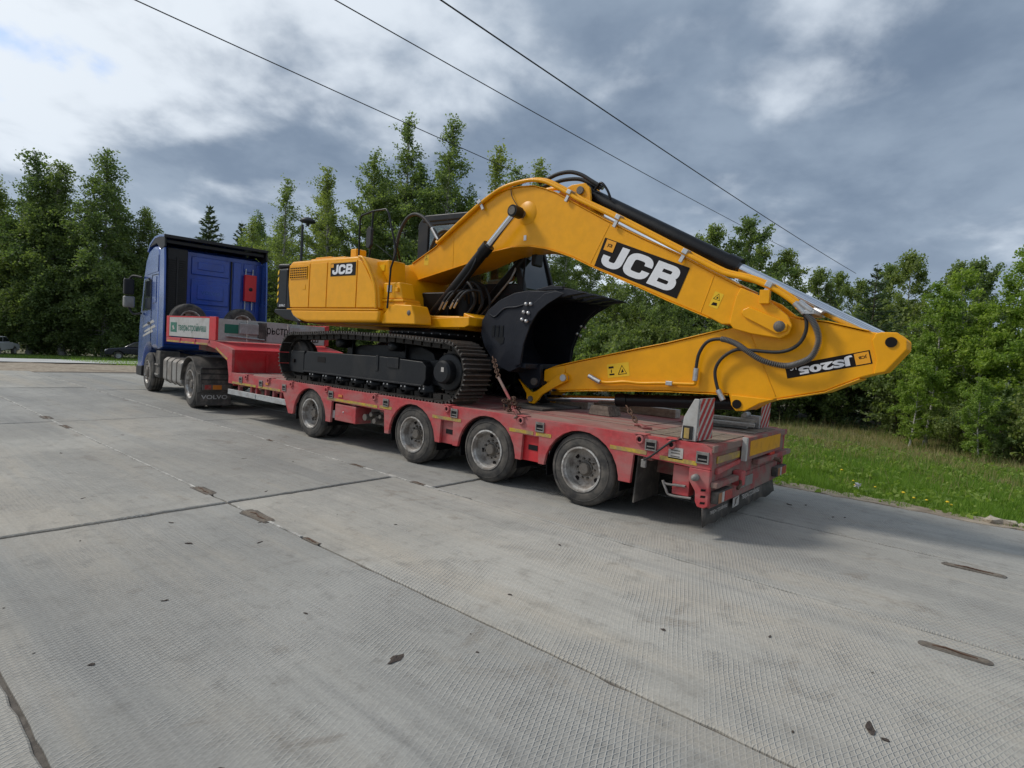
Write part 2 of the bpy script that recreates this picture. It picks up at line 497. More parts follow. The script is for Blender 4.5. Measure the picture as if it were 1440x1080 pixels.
    def build(s, name, material, parent=None, bevel=0.0, seg=2, loc=None, world=True, angle=35):
        """vertices are in the thing's frame coordinates (see thing())"""
        o = bpy.data.objects.new(name, s.mesh(name, material))
        COL.objects.link(o)
        if parent is not None:
            o.parent = parent
            if parent.type == 'EMPTY' and world and '_frame' in parent:
                f = parent['_frame']
                o.location = (-f[0], -f[1], -f[2])
        if loc is not None:
            o.location = loc
        if bevel:
            bv = o.modifiers.new('bevel', 'BEVEL')
            bv.width = bevel
            bv.segments = seg
            bv.limit_method = 'ANGLE'
            bv.angle_limit = R_(angle)
            for p in o.data.polygons:
                p.use_smooth = True
            bv.harden_normals = True
        return o


FRAMES = {}


def thing(name, label, cat, loc=(0, 0, 0), rz=0.0, group=None, frame=None):
    """Empty at the thing's base. frame = coordinates (in the children's coordinates) of that base"""
    o = bpy.data.objects.new(name, None)
    COL.objects.link(o)
    o.empty_display_size = 0.2
    o.location = loc
    o.rotation_euler = (0, 0, rz)
    o['label'] = label
    o['category'] = cat
    if group:
        o['group'] = group
    o['_frame'] = list(loc if frame is None else frame)
    return o


def tag(o, label, cat, group=None, kind=None):
    if label:
        o['label'] = label
    if cat:
        o['category'] = cat
    if group:
        o['group'] = group
    if kind:
        o['kind'] = kind
    return o


def struct(o):
    o['kind'] = 'structure'
    return o


def dup(o, parent=None, loc=None, rot=None):
    c = o.copy()
    COL.objects.link(c)
    c.parent = parent
    if loc is not None:
        c.location = loc
    if rot is not None:
        c.rotation_euler = rot
    for ch in o.children:
        dup(ch, c)
    return c


def smooth_path(pts, sub=6):
    """Catmull-Rom"""
    P = [Vector(p) for p in pts]
    P = [P[0] * 2 - P[1]] + P + [P[-1] * 2 - P[-2]]
    out = []
    for i in range(1, len(P) - 2):
        for k in range(sub):
            t = k / sub
            a, b, c, d = P[i - 1], P[i], P[i + 1], P[i + 2]
            out.append(0.5 * ((2 * b) + (c - a) * t + (2 * a - 5 * b + 4 * c - d) * t * t + (3 * b - a - 3 * c + d) * t ** 3))
    out.append(P[-2])
    return out


def on_plane(o, origin, U, V, N):
    """local matrix that lays a flat (u,v) object on a plane"""
    U, V, N = Vector(U), Vector(V), Vector(N)
    o.matrix_local = Matrix(((U.x, V.x, N.x, origin[0]), (U.y, V.y, N.y, origin[1]), (U.z, V.z, N.z, origin[2]), (0, 0, 0, 1)))
    return o


def text_mesh(name, s, w, h, material, bold=0.0, ext=0.0015, shear=0.0):
    cu = bpy.data.curves.new('t', 'FONT')
    cu.body = s
    cu.offset = bold
    cu.extrude = 0.0
    cu.resolution_u = 3
    cu.shear = shear
    to = bpy.data.objects.new('t', cu)
    COL.objects.link(to)
    dg = bpy.context.evaluated_depsgraph_get()
    me = bpy.data.meshes.new_from_object(to.evaluated_get(dg))
    bpy.data.objects.remove(to)
    n = len(me.vertices)
    co = np.empty(n * 3, dtype=np.float32)
    me.vertices.foreach_get('co', co)
    co = co.reshape(-1, 3)
    mn, mx = co.min(0), co.max(0)
    co[:, 0] = (co[:, 0] - mn[0]) / (mx[0] - mn[0]) * w
    co[:, 1] = (co[:, 1] - mn[1]) / (mx[1] - mn[1]) * h
    co[:, 2] = 0
    me.vertices.foreach_set('co', co.ravel())
    me.materials.clear()
    me.materials.append(M[material])
    me.name = name
    me.update()
    return me


def add_text(name, s, w, h, material, parent, origin, U, V, N, bold=0.0, shear=0.0):
    o = bpy.data.objects.new(name, text_mesh(name, s, w, h, material, bold, shear=shear))
    COL.objects.link(o)
    o.parent = parent
    on_plane(o, origin, U, V, N)
    return o


def stroke_polys(path, w):
    """quad strip of width w along a 2-D path with mitred joints"""
    k = len(path)
    L, Rr = [], []
    for i in range(k):
        def nrm(a, b):
            dx, dy = b[0] - a[0], b[1] - a[1]
            l = math.hypot(dx, dy) or 1
            return (-dy / l, dx / l)
        if i == 0:
            n = nrm(path[0], path[1])
            sc = 1
        elif i == k - 1:
            n = nrm(path[-2], path[-1])
            sc = 1
        else:
            n1, n2 = nrm(path[i - 1], path[i]), nrm(path[i], path[i + 1])
            n = (n1[0] + n2[0], n1[1] + n2[1])
            l = math.hypot(*n) or 1
            n = (n[0] / l, n[1] / l)
            sc = 1 / max(0.7, n[0] * n1[0] + n[1] * n1[1])
        L.append((path[i][0] + n[0] * w / 2 * sc, path[i][1] + n[1] * w / 2 * sc))
        Rr.append((path[i][0] - n[0] * w / 2 * sc, path[i][1] - n[1] * w / 2 * sc))
    return L, Rr


def jcb_letters(w, h, material='white'):
    """wide rounded bold letters J C B inside w x h"""
    SW = 0.25

    def rnd(pts, r, n=7):
        """polyline with rounded corners"""
        out = [pts[0]]
        for a, b, c in zip(pts[:-2], pts[1:-1], pts[2:]):
            A, B, Cx = Vector(a), Vector(b), Vector(c)
            p, q = B + (A - B).normalized() * r, B + (Cx - B).normalized() * r
            for k in range(n + 1):
                t = k / n
                out.append(tuple(p * (1 - t) ** 2 + B * 2 * t * (1 - t) + q * t * t))
        return out + [pts[-1]]
    J = rnd([(0.13, 0.46), (0.13, 0.13), (0.60, 0.13), (0.60, 1.0)], 0.22)
    Cc = rnd([(1.50, 0.60), (1.50, 0.87), (0.905, 0.87), (0.905, 0.13), (1.50, 0.13), (1.50, 0.40)], 0.24)
    B1 = [(1.815, 0.0), (1.815, 1.0)]
    B2 = rnd([(1.815, 0.885), (2.335, 0.885), (2.335, 0.525), (1.815, 0.525)], 0.17)
    B3 = rnd([(1.815, 0.49), (2.38, 0.49), (2.38, 0.115), (1.815, 0.115)], 0.18)
    mb = MB()
    tot = 2.51
    for li, (path, sw) in enumerate(((J, SW), (Cc, SW), (B1, SW), (B2, 0.225), (B3, 0.225))):
        L, Rr = stroke_polys(path, sw)
        z = 0.0006 * li
        vs, fs = [], []
        for a, b in zip(L, Rr):
            for q in (a, b):
                sx = q[0] + 0.10 * q[1]
                vs.append((sx / (tot + 0.1) * w, min(1, max(0, q[1])) * h, z))
        for i in range(len(L) - 1):
            fs.append((2 * i, 2 * i + 1, 2 * i + 3, 2 * i + 2))
        mb.add(vs, fs)
    return mb.mesh('lettering', material)


def np_mesh(name, V, F, material, smooth=False):
    me = bpy.data.meshes.new(name)
    V = np.asarray(V, dtype=np.float32)
    F = np.asarray(F, dtype=np.int32)
    k = F.shape[1]
    me.vertices.add(len(V))
    me.vertices.foreach_set('co', V.ravel())
    me.loops.add(F.size)
    me.loops.foreach_set('vertex_index', F.ravel())
    me.polygons.add(len(F))
    me.polygons.foreach_set('loop_start', np.arange(0, F.size, k, dtype=np.int32))
    me.polygons.foreach_set('use_smooth', np.full(len(F), smooth))
    me.update(calc_edges=True)
    me.materials.append(M[material])
    return me


# ---------------------------------------------------------------- the setting
def zt(x):
    """the land falls gently away beyond the end of the slab pavement"""
    return -0.035 * min(60.0, max(0.0, -24.0 - x))


def ground_sheet():
    xs = sorted(set([-900, -500, -300, -200, -150, -120, -100] + list(range(-90, -20, 3)) + list(range(-20, 30, 5)) + [40, 60, 100, 200, 400, 900]))
    ys = sorted(set([-900, -400, -200, -100, -60, -40, -20, 3.35, 4, 6, 8, 12, 16, 22, 30, 40, 60, 90, 140, 220, 400, 900]))
    V, F = [], []
    rnd = random.Random(3)
    for x in xs:
        for y in ys:
            z = zt(x) - 0.05
            if y > 3.5 and x > -22:
                z += rnd.uniform(-0.03, 0.03)
            V.append((x, y, z))
    ny = len(ys)
    for i in range(len(xs) - 1):
        for j in range(ny - 1):
            F.append((i * ny + j, (i + 1) * ny + j, (i + 1) * ny + j + 1, i * ny + j + 1))
    o = bpy.data.objects.new('ground', np_mesh('ground', V, F, 'ground', True))
    COL.objects.link(o)
    struct(o)


ground_sheet()

SLAB_ROT = -0.011
J0, JOFF, SL, SW_ = -2.20, -2.70, 6.16, 2.0
pave = MB().bx(-21.2, 22, JOFF - 2 * 11, JOFF + 6 - 0.01, -0.12, -0.016).build('concrete_pavement', 'mortar')
pave.rotation_euler = (0, 0, SLAB_ROT)
struct(pave)


def slab_variant(seed):
    rnd = random.Random(seed)
    hx, hy = SL / 2 - 0.024, SW_ / 2 - 0.007
    poly = []

    def edge(a, b, n):
        for i in range(n):
            t = i / n
            e = rnd.uniform(0, 0.006) if rnd.random() > 0.12 else rnd.uniform(0.006, 0.022)
            x, y = a[0] + (b[0] - a[0]) * t, a[1] + (b[1] - a[1]) * t
            x -= math.copysign(e, x) if abs(abs(x) - hx) < 1e-4 else 0
            y -= math.copysign(e, y) if abs(abs(y) - hy) < 1e-4 else 0
            poly.append((x, y))
    edge((-hx, -hy), (hx, -hy), 60)
    edge((hx, -hy), (hx, hy), 26)
    edge((hx, hy), (-hx, hy), 60)
    edge((-hx, hy), (-hx, -hy), 26)
    n = len(poly)
    mb = MB()
    ins = [(x * (1 - 0.009 / hx), y * (1 - 0.009 / hy)) for x, y in poly]
    vs = [(x, y, -0.10) for x, y in poly] + [(x, y, -0.008) for x, y in poly] + [(x, y, 0.0) for x, y in ins]
    fs = []
    for L in (0, 1):
        for i in range(n):
            fs.append((L * n + i, L * n + (i + 1) % n, (L + 1) * n + (i + 1) % n, (L + 1) * n + i))
    fs.append(tuple(range(2 * n, 3 * n)))
    mb.add(vs, fs)
    return mb.mesh('concrete_slab', 'slab')


variants = [slab_variant(s) for s in (1, 2, 3, 4)]
rs = random.Random(5)
for k in range(-11, 3):
    off = 0.0 if k < 1 else 0.7
    for c in range(-3, 4):
        x1 = J0 + SL * c + off
        if x1 < -21 + off or (k < -5 and c > 2):
            continue
        o = bpy.data.objects.new('concrete_slab', rs.choice(variants))
        COL.objects.link(o)
        o.parent = pave
        o.location = (x1 - SL / 2 + SL, JOFF + SW_ * k + SW_ / 2, rs.uniform(-0.003, 0.003))
        o.rotation_euler = (rs.uniform(-0.0012, 0.0012), rs.uniform(-0.0006, 0.0006), rs.choice((0, math.pi)))
# light mortar squeezed into the long joints near the trailer
for k, x0, x1 in ((0, -14.3, -2.7), (0, -2.0, -0.9), (1, -17, -0.9)):
    mb = MB()
    rj = random.Random(k * 7 + int(x0))
    n = int((x1 - x0) / 0.12)
    left, right = [], []
    for i in range(n + 1):
        x = x0 + (x1 - x0) * i / n
        w = 0.006 + rj.random() * 0.006
        if rj.random() < 0.12 and k >= 0:
            w += rj.random() * 0.022
        left.append((x, JOFF + SW_ * k - w * rj.uniform(0.6, 1.4)))
        right.append((x, JOFF + SW_ * k + w * rj.uniform(0.6, 1.4)))
    mb.prism(left + right[::-1], -0.014, 0.0045, axis='z')
    mb.build('joint_mortar', 'mortar_light', pave)
# dirty lifting-loop pockets in the slab edges
for (x, y, L, wd) in ((-2.75, JOFF, 0.40, 0.12), (-1.62, JOFF, 0.46, 0.15), (-2.95, JOFF + 2, 0.30, 0.08), (-1.75, JOFF + 2, 0.26, 0.07), (-8.9, JOFF, 0.4, 0.13), (-7.7, JOFF, 0.4, 0.1),
                      (3.28, -0.93, 0.36, 0.085), (3.33, 1.10, 0.44, 0.10), (-5.2, JOFF + 2, 0.2, 0.07), (-0.75, JOFF, 0.22, 0.06)):
    mb = MB()
    rj = random.Random(int(x * 100))
    def stadium(Lx, Wy, jit):
        out = []
        for i in range(28):
            a = 2 * math.pi * (i + 0.5) / 28
            cx = math.copysign(max(0.0, Lx / 2 - Wy / 2), math.cos(a))
            out.append((x + cx + Wy / 2 * math.cos(a) * rj.uniform(1 - jit, 1 + jit), y + Wy / 2 * math.sin(a) * rj.uniform(1 - jit, 1 + jit)))
        return out
    rough = 0.3 if y < -2 or abs(y - JOFF - 2) < 0.01 else 0.06
    mb.prism(stadium(L, wd, rough), -0.01, 0.0042, axis='z')
    mb.build('loop_pocket', 'mortar', pave)
    MB().prism(stadium(L * 0.90, wd * 0.66, rough), -0.01, 0.0062, axis='z').build('pocket_fill', 'slot', pave)
    mb2 = MB().tube([(x - L * 0.3, y, 0.006), (x - L * 0.12, y + wd * 0.1, 0.013), (x + L * 0.1, y - wd * 0.1, 0.012), (x + L * 0.3, y, 0.006)], 0.005, 6)
    mb2.build('lifting_loop', 'rust', pave)


def land_strip(name, x0, x1, y0, y1, dz, material, amp=0.0, seed=1, wob=0.0):
    rnd = random.Random(seed)
    nx, ny = 10, 60
    V, F = [], []
    for i in range(nx + 1):
        for j in range(ny + 1):
            y = y0 + (y1 - y0) * j / ny
            x = x0 + (x1 - x0) * i / nx + (rnd.uniform(-wob, wob) if i in (0, nx) else 0)
            e = 0 if i in (0, nx) else rnd.uniform(0, amp)
            V.append((x, y, zt(x) + dz + e))
    for i in range(nx):
        for j in range(ny):
            F.append((i * (ny + 1) + j, (i + 1) * (ny + 1) + j, (i + 1) * (ny + 1) + j + 1, i * (ny + 1) + j + 1))
    o = bpy.data.objects.new(name, np_mesh(name, V, F, material, True))
    COL.objects.link(o)
    return struct(o)


# soil and sand washed from the verge onto the edge of the slabs
re_ = random.Random(17)
n_e = 150
inner_e = [(-6 + 16 * i / n_e, 3.36 + 0.011 * 6 - 0.011 * 16 * i / n_e - 0.02 - abs(re_.gauss(0.03, 0.03)) - 0.10 * max(0, math.sin(i * 0.31) * math.sin(i * 0.083))) for i in range(n_e + 1)]
outer_e = [(x, 3.62 - 0.011 * x + re_.uniform(-0.05, 0.12)) for x, _ in inner_e]
o = MB().prism(inner_e + outer_e[::-1], -0.045, 0.0065, axis='z').build('edge_soil', 'dirt')
struct(o)

land_strip('dirt_verge', -27.0, -20.6, -26, 24, -0.012, 'dirt', 0.05, 4, 0.2)
land_strip('far_road', -35.5, -26.8, -60, 70, 0.045, 'road_pale', 0.0, 5, 0.15)
# ---------------------------------------------------------------- low-loader semi-trailer
WID = 2.55
M['lampdirty'] = mat('dirty_amber_lens', (0.34, 0.14, 0.06), 0.5, 0, (0.25, 0.2, 0.16), 0.7, 12, 0.1)
M['lampred'] = mat('dirty_red_lens', (0.36, 0.035, 0.03), 0.4, 0, (0.26, 0.17, 0.14), 0.7, 12, 0.1)
TR = thing('semi_trailer', 'dusty red four axle low loader semi trailer carrying the excavator', 'trailer', (-3.2, 1.275, 0.0))

# deck and side beams
MB().bx(-7.9, 1.40, 0.045, WID - 0.045, 0.80, 0.868).build('deck', 'deck', TR, 0.01)
for y0, y1 in ((0.55, 0.75), (1.8, 2.0)):
    MB().bx(-7.85, 1.3, y0, y1, 0.42, 0.797).build('chassis_beam', 'dirty_red', TR, 0.01)
for x in (-7.6, -6.9, -6.3, -4.1, -3.4, 0.75, 1.2):
    MB().bx(x - 0.05, x + 0.05, 0.05, WID - 0.05, 0.62, 0.796).build('cross_member', 'dirty_red', TR, 0.01)
AX = [-5.20, -2.71, -1.352, 0.0]


def arch(xc, r, zc, a0, a1, n=12):
    return [(xc + r * math.cos(R_(a0 + (a1 - a0) * i / n)), zc + r * math.sin(R_(a0 + (a1 - a0) * i / n))) for i in range(n + 1)]


def side_profile():
    """lower edge of the side plate with its wheel arches, front to rear"""
    low = [(-7.9, 0.66)]
    low += [(-6.02, 0.66), (-5.83, 0.33), (-5.71, 0.33)]
    low += arch(AX[0], 0.475, 0.335, 178, 8)
    low += [(-4.73, 0.33), (-4.60, 0.33), (-4.58, 0.665), (-3.30, 0.66), (-3.27, 0.34), (-3.17, 0.345)]
    low += arch(AX[1], 0.47, 0.345, 178, 8)
    low += [(-2.235, 0.37), (-2.15, 0.37), (-2.14, 0.67), (-1.92, 0.67), (-1.91, 0.37), (-1.83, 0.37)]
    low += arch(AX[2], 0.47, 0.345, 176, 8)
    low += [(-0.885, 0.37), (-0.80, 0.37), (-0.79, 0.67), (-0.56, 0.67), (-0.55, 0.37), (-0.465, 0.37)]
    low += arch(AX[3], 0.47, 0.345, 176, 8)
    low += [(0.468, 0.37), (0.60, 0.37), (0.62, 0.665), (1.20, 0.64), (1.40, 0.64)]
    return low


low = side_profile()
prof = [(-7.9, 0.872), (1.30, 0.872), (1.40, 0.83)] + low[::-1]
for y0, y1 in ((0.0, 0.042), (WID - 0.042, WID)):
    MB().prism(prof, y0, y1).build('side_plate', 'red', TR, 0.006)
for y0, y1 in ((0.05, 0.09), (WID - 0.09, WID - 0.05)):      # inset panels between the arches
    for x0, x1 in ((-2.15, -1.91), (-0.80, -0.55)):
        MB().bx(x0 - 0.03, x1 + 0.03, y0, y1, 0.37, 0.70).build('skirt_panel', 'red_clean' if x0 > -1 else 'red', TR, 0.004)
        MB().bx(x0 + 0.07, x1 - 0.05, y0 - 0.006 if y0 < 1 else y1, y0 if y0 < 1 else y1 + 0.006, 0.50, 0.56).build('skirt_slot', 'black_paint', TR)
# wheel-well liners
for xc in AX:
    for y0, y1 in ((0.05, 0.70), (WID - 0.70, WID - 0.05)):
        pts = arch(xc, 0.462, 0.33, 190, -10, 12)
        outer = [(x, z) for x, z in arch(xc, 0.468, 0.33, 190, -10, 12)]
        MB().prism(pts + outer[::-1], y0, y1).build('wheel_liner', 'black_paint', TR)
# yellow conspicuity tape along the lower edge of the side plate
for x0, x1, z in ((-7.85, -6.95, 0.685), (-6.85, -6.1, 0.685), (-4.70, -3.45, 0.695), (-3.40, -3.13, 0.705), (-2.30, -1.78, 0.70), (-0.99, -0.64, 0.70), (-0.60, -0.39, 0.70), (0.35, 0.76, 0.70), (0.90, 1.27, 0.68)):
    MB().bx(x0, x1, -0.004, -0.0005, z - 0.018, z + 0.022).build('reflective_tape', 'stripe', TR)
# lashing pockets with zinc frames, sunk ring pockets with red rims
for x, z in ((-7.52, 0.765), (-6.77, 0.755), (-5.98, 0.75), (-4.60, 0.765), (-3.26, 0.775), (-1.90, 0.785), (-0.55, 0.785), (0.80, 0.785), (1.32, 0.745)):
    p = MB()
    w, h = 0.060, 0.056
    p.bx(x - w, x + w, -0.014, -0.0005, z + h - 0.03, z + h).bx(x - w, x + w, -0.014, -0.0005, z - h, z - h + 0.014)
    p.bx(x - w, x - w + 0.014, -0.014, -0.0005, z - h + 0.014, z + h - 0.03).bx(x + w - 0.014, x + w, -0.014, -0.0005, z - h + 0.014, z + h - 0.03)
    pk = p.build('lashing_pocket', 'galv_dirty', TR, 0.003)
    MB().bx(x - w + 0.015, x + w - 0.015, -0.005, -0.001, z - h + 0.015, z + h - 0.031).build('pocket_hole', 'black_paint', pk)
    MB().bx(x - w + 0.02, x + w - 0.02, -0.010, -0.0055, z - 0.022, z - 0.010).build('pocket_bar', 'galv_dirty', pk)
for x in (-7.3, -6.5, -5.75, -4.72, -3.52, -2.03, -0.82, 0.68, 1.01):
    rp = MB().lathe([(0.026, 0.0), (0.026, -0.022), (0.044, -0.022), (0.048, 0.0)], (x, -0.001, 0.825), 'y', 16).build('ring_pocket', 'red', TR)
    MB().lathe([(0.0005, -0.004), (0.027, -0.004)], (x, -0.001, 0.825), 'y', 14).build('ring_hole', 'black_paint', rp)
    MB().bx(x - 0.065, x + 0.065, -0.02, 0.10, 0.873, 0.883).build('ring_cover', 'red', rp, 0.004)
# small amber side markers
for x in (-4.35, -6.55):
    MB().bx(x - 0.05, x + 0.05, -0.012, -0.0005, 0.745, 0.785).build('side_marker', 'lamporange', TR, 0.004)

# open frame ahead of the first axle: posts, brackets, galvanised side guard
for x in (-7.72, -7.25, -7.05, -6.72, -6.45, -6.2):
    MB().bx(x - 0.03, x + 0.03, 0.06, 0.13, 0.50, 0.79).build('guard_post', 'red', TR, 0.006)
MB().bx(-8.07, -5.95, 0.02, 0.055, 0.445, 0.545).build('side_guard', 'galv', TR, 0.006)
MB().bx(-7.02, -6.99, 0.012, 0.0198, 0.45, 0.54).build('guard_splice', 'galv', TR)
MB().bx(-6.95, -6.55, 0.15, 0.5, 0.52, 0.75).build('valve_box', 'black_paint', TR, 0.01)
MB().tube([(-7.9, 0.35, 0.6), (-7.0, 0.35, 0.56), (-6.0, 0.35, 0.6)], 0.03, 8).build('air_pipe', 'black_paint', TR)
# tool box and valve gear between first and second axle
tb = MB().bx(-4.50, -3.97, 0.012, 0.42, 0.375, 0.635).build('tool_box', 'red', TR, 0.012)
MB().lathe([(0.0005, -0.006), (0.012, -0.006), (0.014, 0)], (-4.28, 0.011, 0.52), 'y', 10).build('box_lock', 'zinc', tb)
MB().bx(-4.60, -4.53, 0.03, 0.2, 0.40, 0.52).build('step_bracket', 'zinc', TR, 0.004)
vb = MB()
for x, z, r in ((-3.80, 0.50, 0.05), (-3.66, 0.56, 0.035), (-3.58, 0.47, 0.04), (-3.45, 0.55, 0.03)):
    vb.cyl((x, 0.05, z), (x, 0.25, z), r, n=10)
vb.bx(-3.85, -3.4, 0.20, 0.30, 0.40, 0.64)
vb.build('air_valves', 'hub', TR, 0.004)['kind'] = 'stuff'
MB().cyl((-3.95, 0.7, 0.5), (-3.2, 0.7, 0.5), 0.12, n=16).build('air_tank', 'hub', TR)

# gooseneck
gp = [(-11.05, 1.345), (-8.98, 1.345), (-8.62, 1.29), (-8.10, 1.08), (-8.02, 0.80), (-8.02, 0.66), (-7.90, 0.66), (-7.90, 1.31), (-8.02, 1.345), (-8.72, 1.455), (-11.05, 1.455)]
for y0, y1 in ((0.0, 0.05), (WID - 0.05, WID)):
    MB().prism(gp, y0, y1).build('gooseneck_side', 'red', TR, 0.006)
MB().prism([(-8.74, 1.45), (-8.02, 1.34), (-7.91, 1.31), (-7.91, 1.25), (-8.74, 1.38)], 0.052, WID - 0.052).build('gooseneck_slope', 'red_clean', TR, 0.01)
MB().bx(-7.94, -7.905, 0.052, WID - 0.052, 0.62, 1.26).build('gooseneck_bulkhead', 'red_clean', TR, 0.004)
for y in (0.7, 1.3, 1.9):
    MB().bx(-7.904, -7.87, y - 0.02, y + 0.02, 0.87, 1.22).build('bulkhead_rib', 'red_clean', TR, 0.004)
MB().bx(-11.0, -8.74, 0.052, WID - 0.052, 1.36, 1.44).build('gooseneck_floor', 'deck', TR, 0.006)
for y0, y1 in ((0.6, 0.8), (1.75, 1.95)):
    MB().prism([(-10.8, 1.20), (-8.9, 1.15), (-8.1, 0.8), (-7.95, 0.45), (-7.6, 0.45), (-7.6, 0.62), (-7.95, 0.7), (-8.0, 1.30), (-10.8, 1.358)], y0, y1).build('neck_beam', 'dirty_red', TR, 0.01)
MB().lathe([(0.0005, 1.10), (0.045, 1.10), (0.045, 1.20)], (-9.6, 1.275, 0), 'z', 16).build('king_pin', 'zinc', TR)
for x0, x1 in ((-11.0, -10.35), (-10.25, -9.6), (-9.5, -8.98)):
    MB().bx(x0, x1, -0.004, -0.0005, 1.352, 1.388).build('reflective_tape', 'stripe', TR)
MB().prism([(-8.60, 1.298), (-8.10, 1.10), (-8.08, 1.13), (-8.58, 1.33)], -0.004, -0.0005).build('reflective_tape', 'stripe', TR)
for x in (-10.3, -9.55, -8.92):
    MB().bx(x - 0.035, x + 0.035, -0.016, -0.0005, 1.41, 1.45).build('hinge', 'red', TR, 0.004)
# drop sides of the gooseneck with the maker's lettering
for y0, y1, ny in ((0.0, 0.03, -1), (WID - 0.03, WID, 1)):
    MB().bx(-11.05, -10.90, y0 - 0.004, y1 + 0.004, 1.457, 1.925).build('corner_post', 'red_clean', TR, 0.008)
    MB().bx(-8.92, -8.62, y0 - 0.004, y1 + 0.02, 1.457, 1.93).build('corner_post', 'red_clean', TR, 0.008)
    fr = MB().bx(-10.897, -8.923, y0, y1, 1.48, 1.90).build('drop_side', 'grey_panel', TR, 0.005)
    MB().bx(-10.897, -8.923, y0 - 0.003, y1 + 0.003, 1.90, 1.925).build('side_cap', 'red_clean', fr)
X3, Z3, NY = (1, 0, 0), (0, 0, 1), (0, -1, 0)
fx, fy, fz = -TR['_frame'][0], -TR['_frame'][1], -TR['_frame'][2]


def trp(x, y, z):
    return (x + fx, y + fy, z + fz)


em = MB().bx(-10.82, -10.50, -0.004, -0.001, 1.575, 1.785).build('maker_emblem', 'green', TR)
MB().prism([(-10.80, 1.60), (-10.60, 1.64), (-10.66, 1.72), (-10.52, 1.76), (-10.74, 1.70), (-10.68, 1.63)], -0.0065, -0.0045).build('emblem_swoosh', 'whitedirty', em)
add_text('lettering', 'тверьстроймаш', 1.36, 0.20, 'green', TR, trp(-10.42, -0.004, 1.575), X3, Z3, NY, 0.006)
# rear headboard of the gooseneck across the trailer
hb = MB().bx(-8.66, -8.625, 0.03, 0.62, 1.47, 1.90).build('headboard_panel', 'grey_panel', TR, 0.005)
MB().bx(-8.66, -8.625, 0.64, 1.52, 1.47, 1.905).build('headboard_panel', 'grey_panel', TR, 0.005)
MB().bx(-8.66, -8.625, 1.54, 2.46, 1.47, 1.90).build('headboard_panel', 'grey_panel', TR, 0.005)
MB().bx(-8.67, -8.60, 2.46, 2.55, 1.47, 1.92).build('corner_post', 'red_clean', TR, 0.006)
MB().bx(-8.615, -8.58, 0.46, 0.86, 1.62, 1.84).build('plate_holder', 'galv', TR, 0.01)
MB().bx(-8.615, -8.58, 1.57, 1.95, 1.62, 1.84).build('plate_holder', 'galv', TR, 0.01)
MB().bx(-8.622, -8.59, 0.86, 1.04, 1.50, 1.88).build('latch', 'plastic_dusty', TR, 0.01)
MB().cyl((-8.60, 0.2, 1.56), (-8.60, 1.0, 1.52), 0.02, n=8).build('prop_rod', 'galv', TR)
MB().bx(-8.624, -8.620, 0.17, 0.45, 1.62, 1.80).build('maker_emblem', 'green', TR)
add_text('lettering', 'рьстр', 0.48, 0.19, 'decal_black', TR, trp(-8.622, 1.06, 1.60), (0, 1, 0), Z3, (1, 0, 0), 0.006)
add_text('lettering', 'ш', 0.16, 0.11, 'decal_black', TR, trp(-8.622, 2.14, 1.53), (0, 1, 0), Z3, (1, 0, 0), 0.006)
# two spare wheels lying upright behind the headboard of the truck side
for yy in (0.55, 1.75):
    pass

# wheels (shared meshes): tyre > rim, hub
def wheel_parts(prefix, R0, w, rr, dual_out=True, depth=0.10):
    """axis along y, outer face towards -y at y=0"""
    t = MB()
    k = R0
    t.lathe([(rr, 0.02), (rr + 0.015, 0.0), (rr + 0.05, -0.004), (k * 0.80, 0.0), (k * 0.93, 0.012), (k * 0.975, 0.03), (k, 0.055),
             (k, 0.085), (k - 0.012, 0.088), (k - 0.012, 0.098), (k, 0.10), (k, w / 2 - 0.006), (k - 0.012, w / 2 - 0.004), (k - 0.012, w / 2 + 0.004), (k, w / 2 + 0.006),
             (k, w - 0.10), (k - 0.012, w - 0.098), (k - 0.012, w - 0.088), (k, w - 0.085), (k, w - 0.055), (k * 0.97, w - 0.03), (k * 0.80, w), (rr + 0.02, w), (rr, w - 0.02)], n=48)
    # raised ribs on the sidewall
    t.lathe([(k * 0.845, 0.003), (k * 0.845, -0.003), (k * 0.865, -0.003), (k * 0.865, 0.007)], n=48)
    return t


def rim_parts(rr, depth):
    r = MB()
    r.lathe([(rr + 0.012, 0.012), (rr + 0.014, -0.008), (rr - 0.004, -0.010), (rr - 0.012, 0.012), (rr - 0.022, 0.03), (rr - 0.03, depth * 0.9)], n=40, hard=True)
    disc = MB()
    disc.lathe([(rr - 0.03, depth * 0.9), (rr - 0.055, depth), (rr * 0.62, depth + 0.004), (rr * 0.5, depth - 0.01), (rr * 0.36, depth - 0.012), (0.001, depth - 0.012)], n=40, hard=True)
    return r, disc


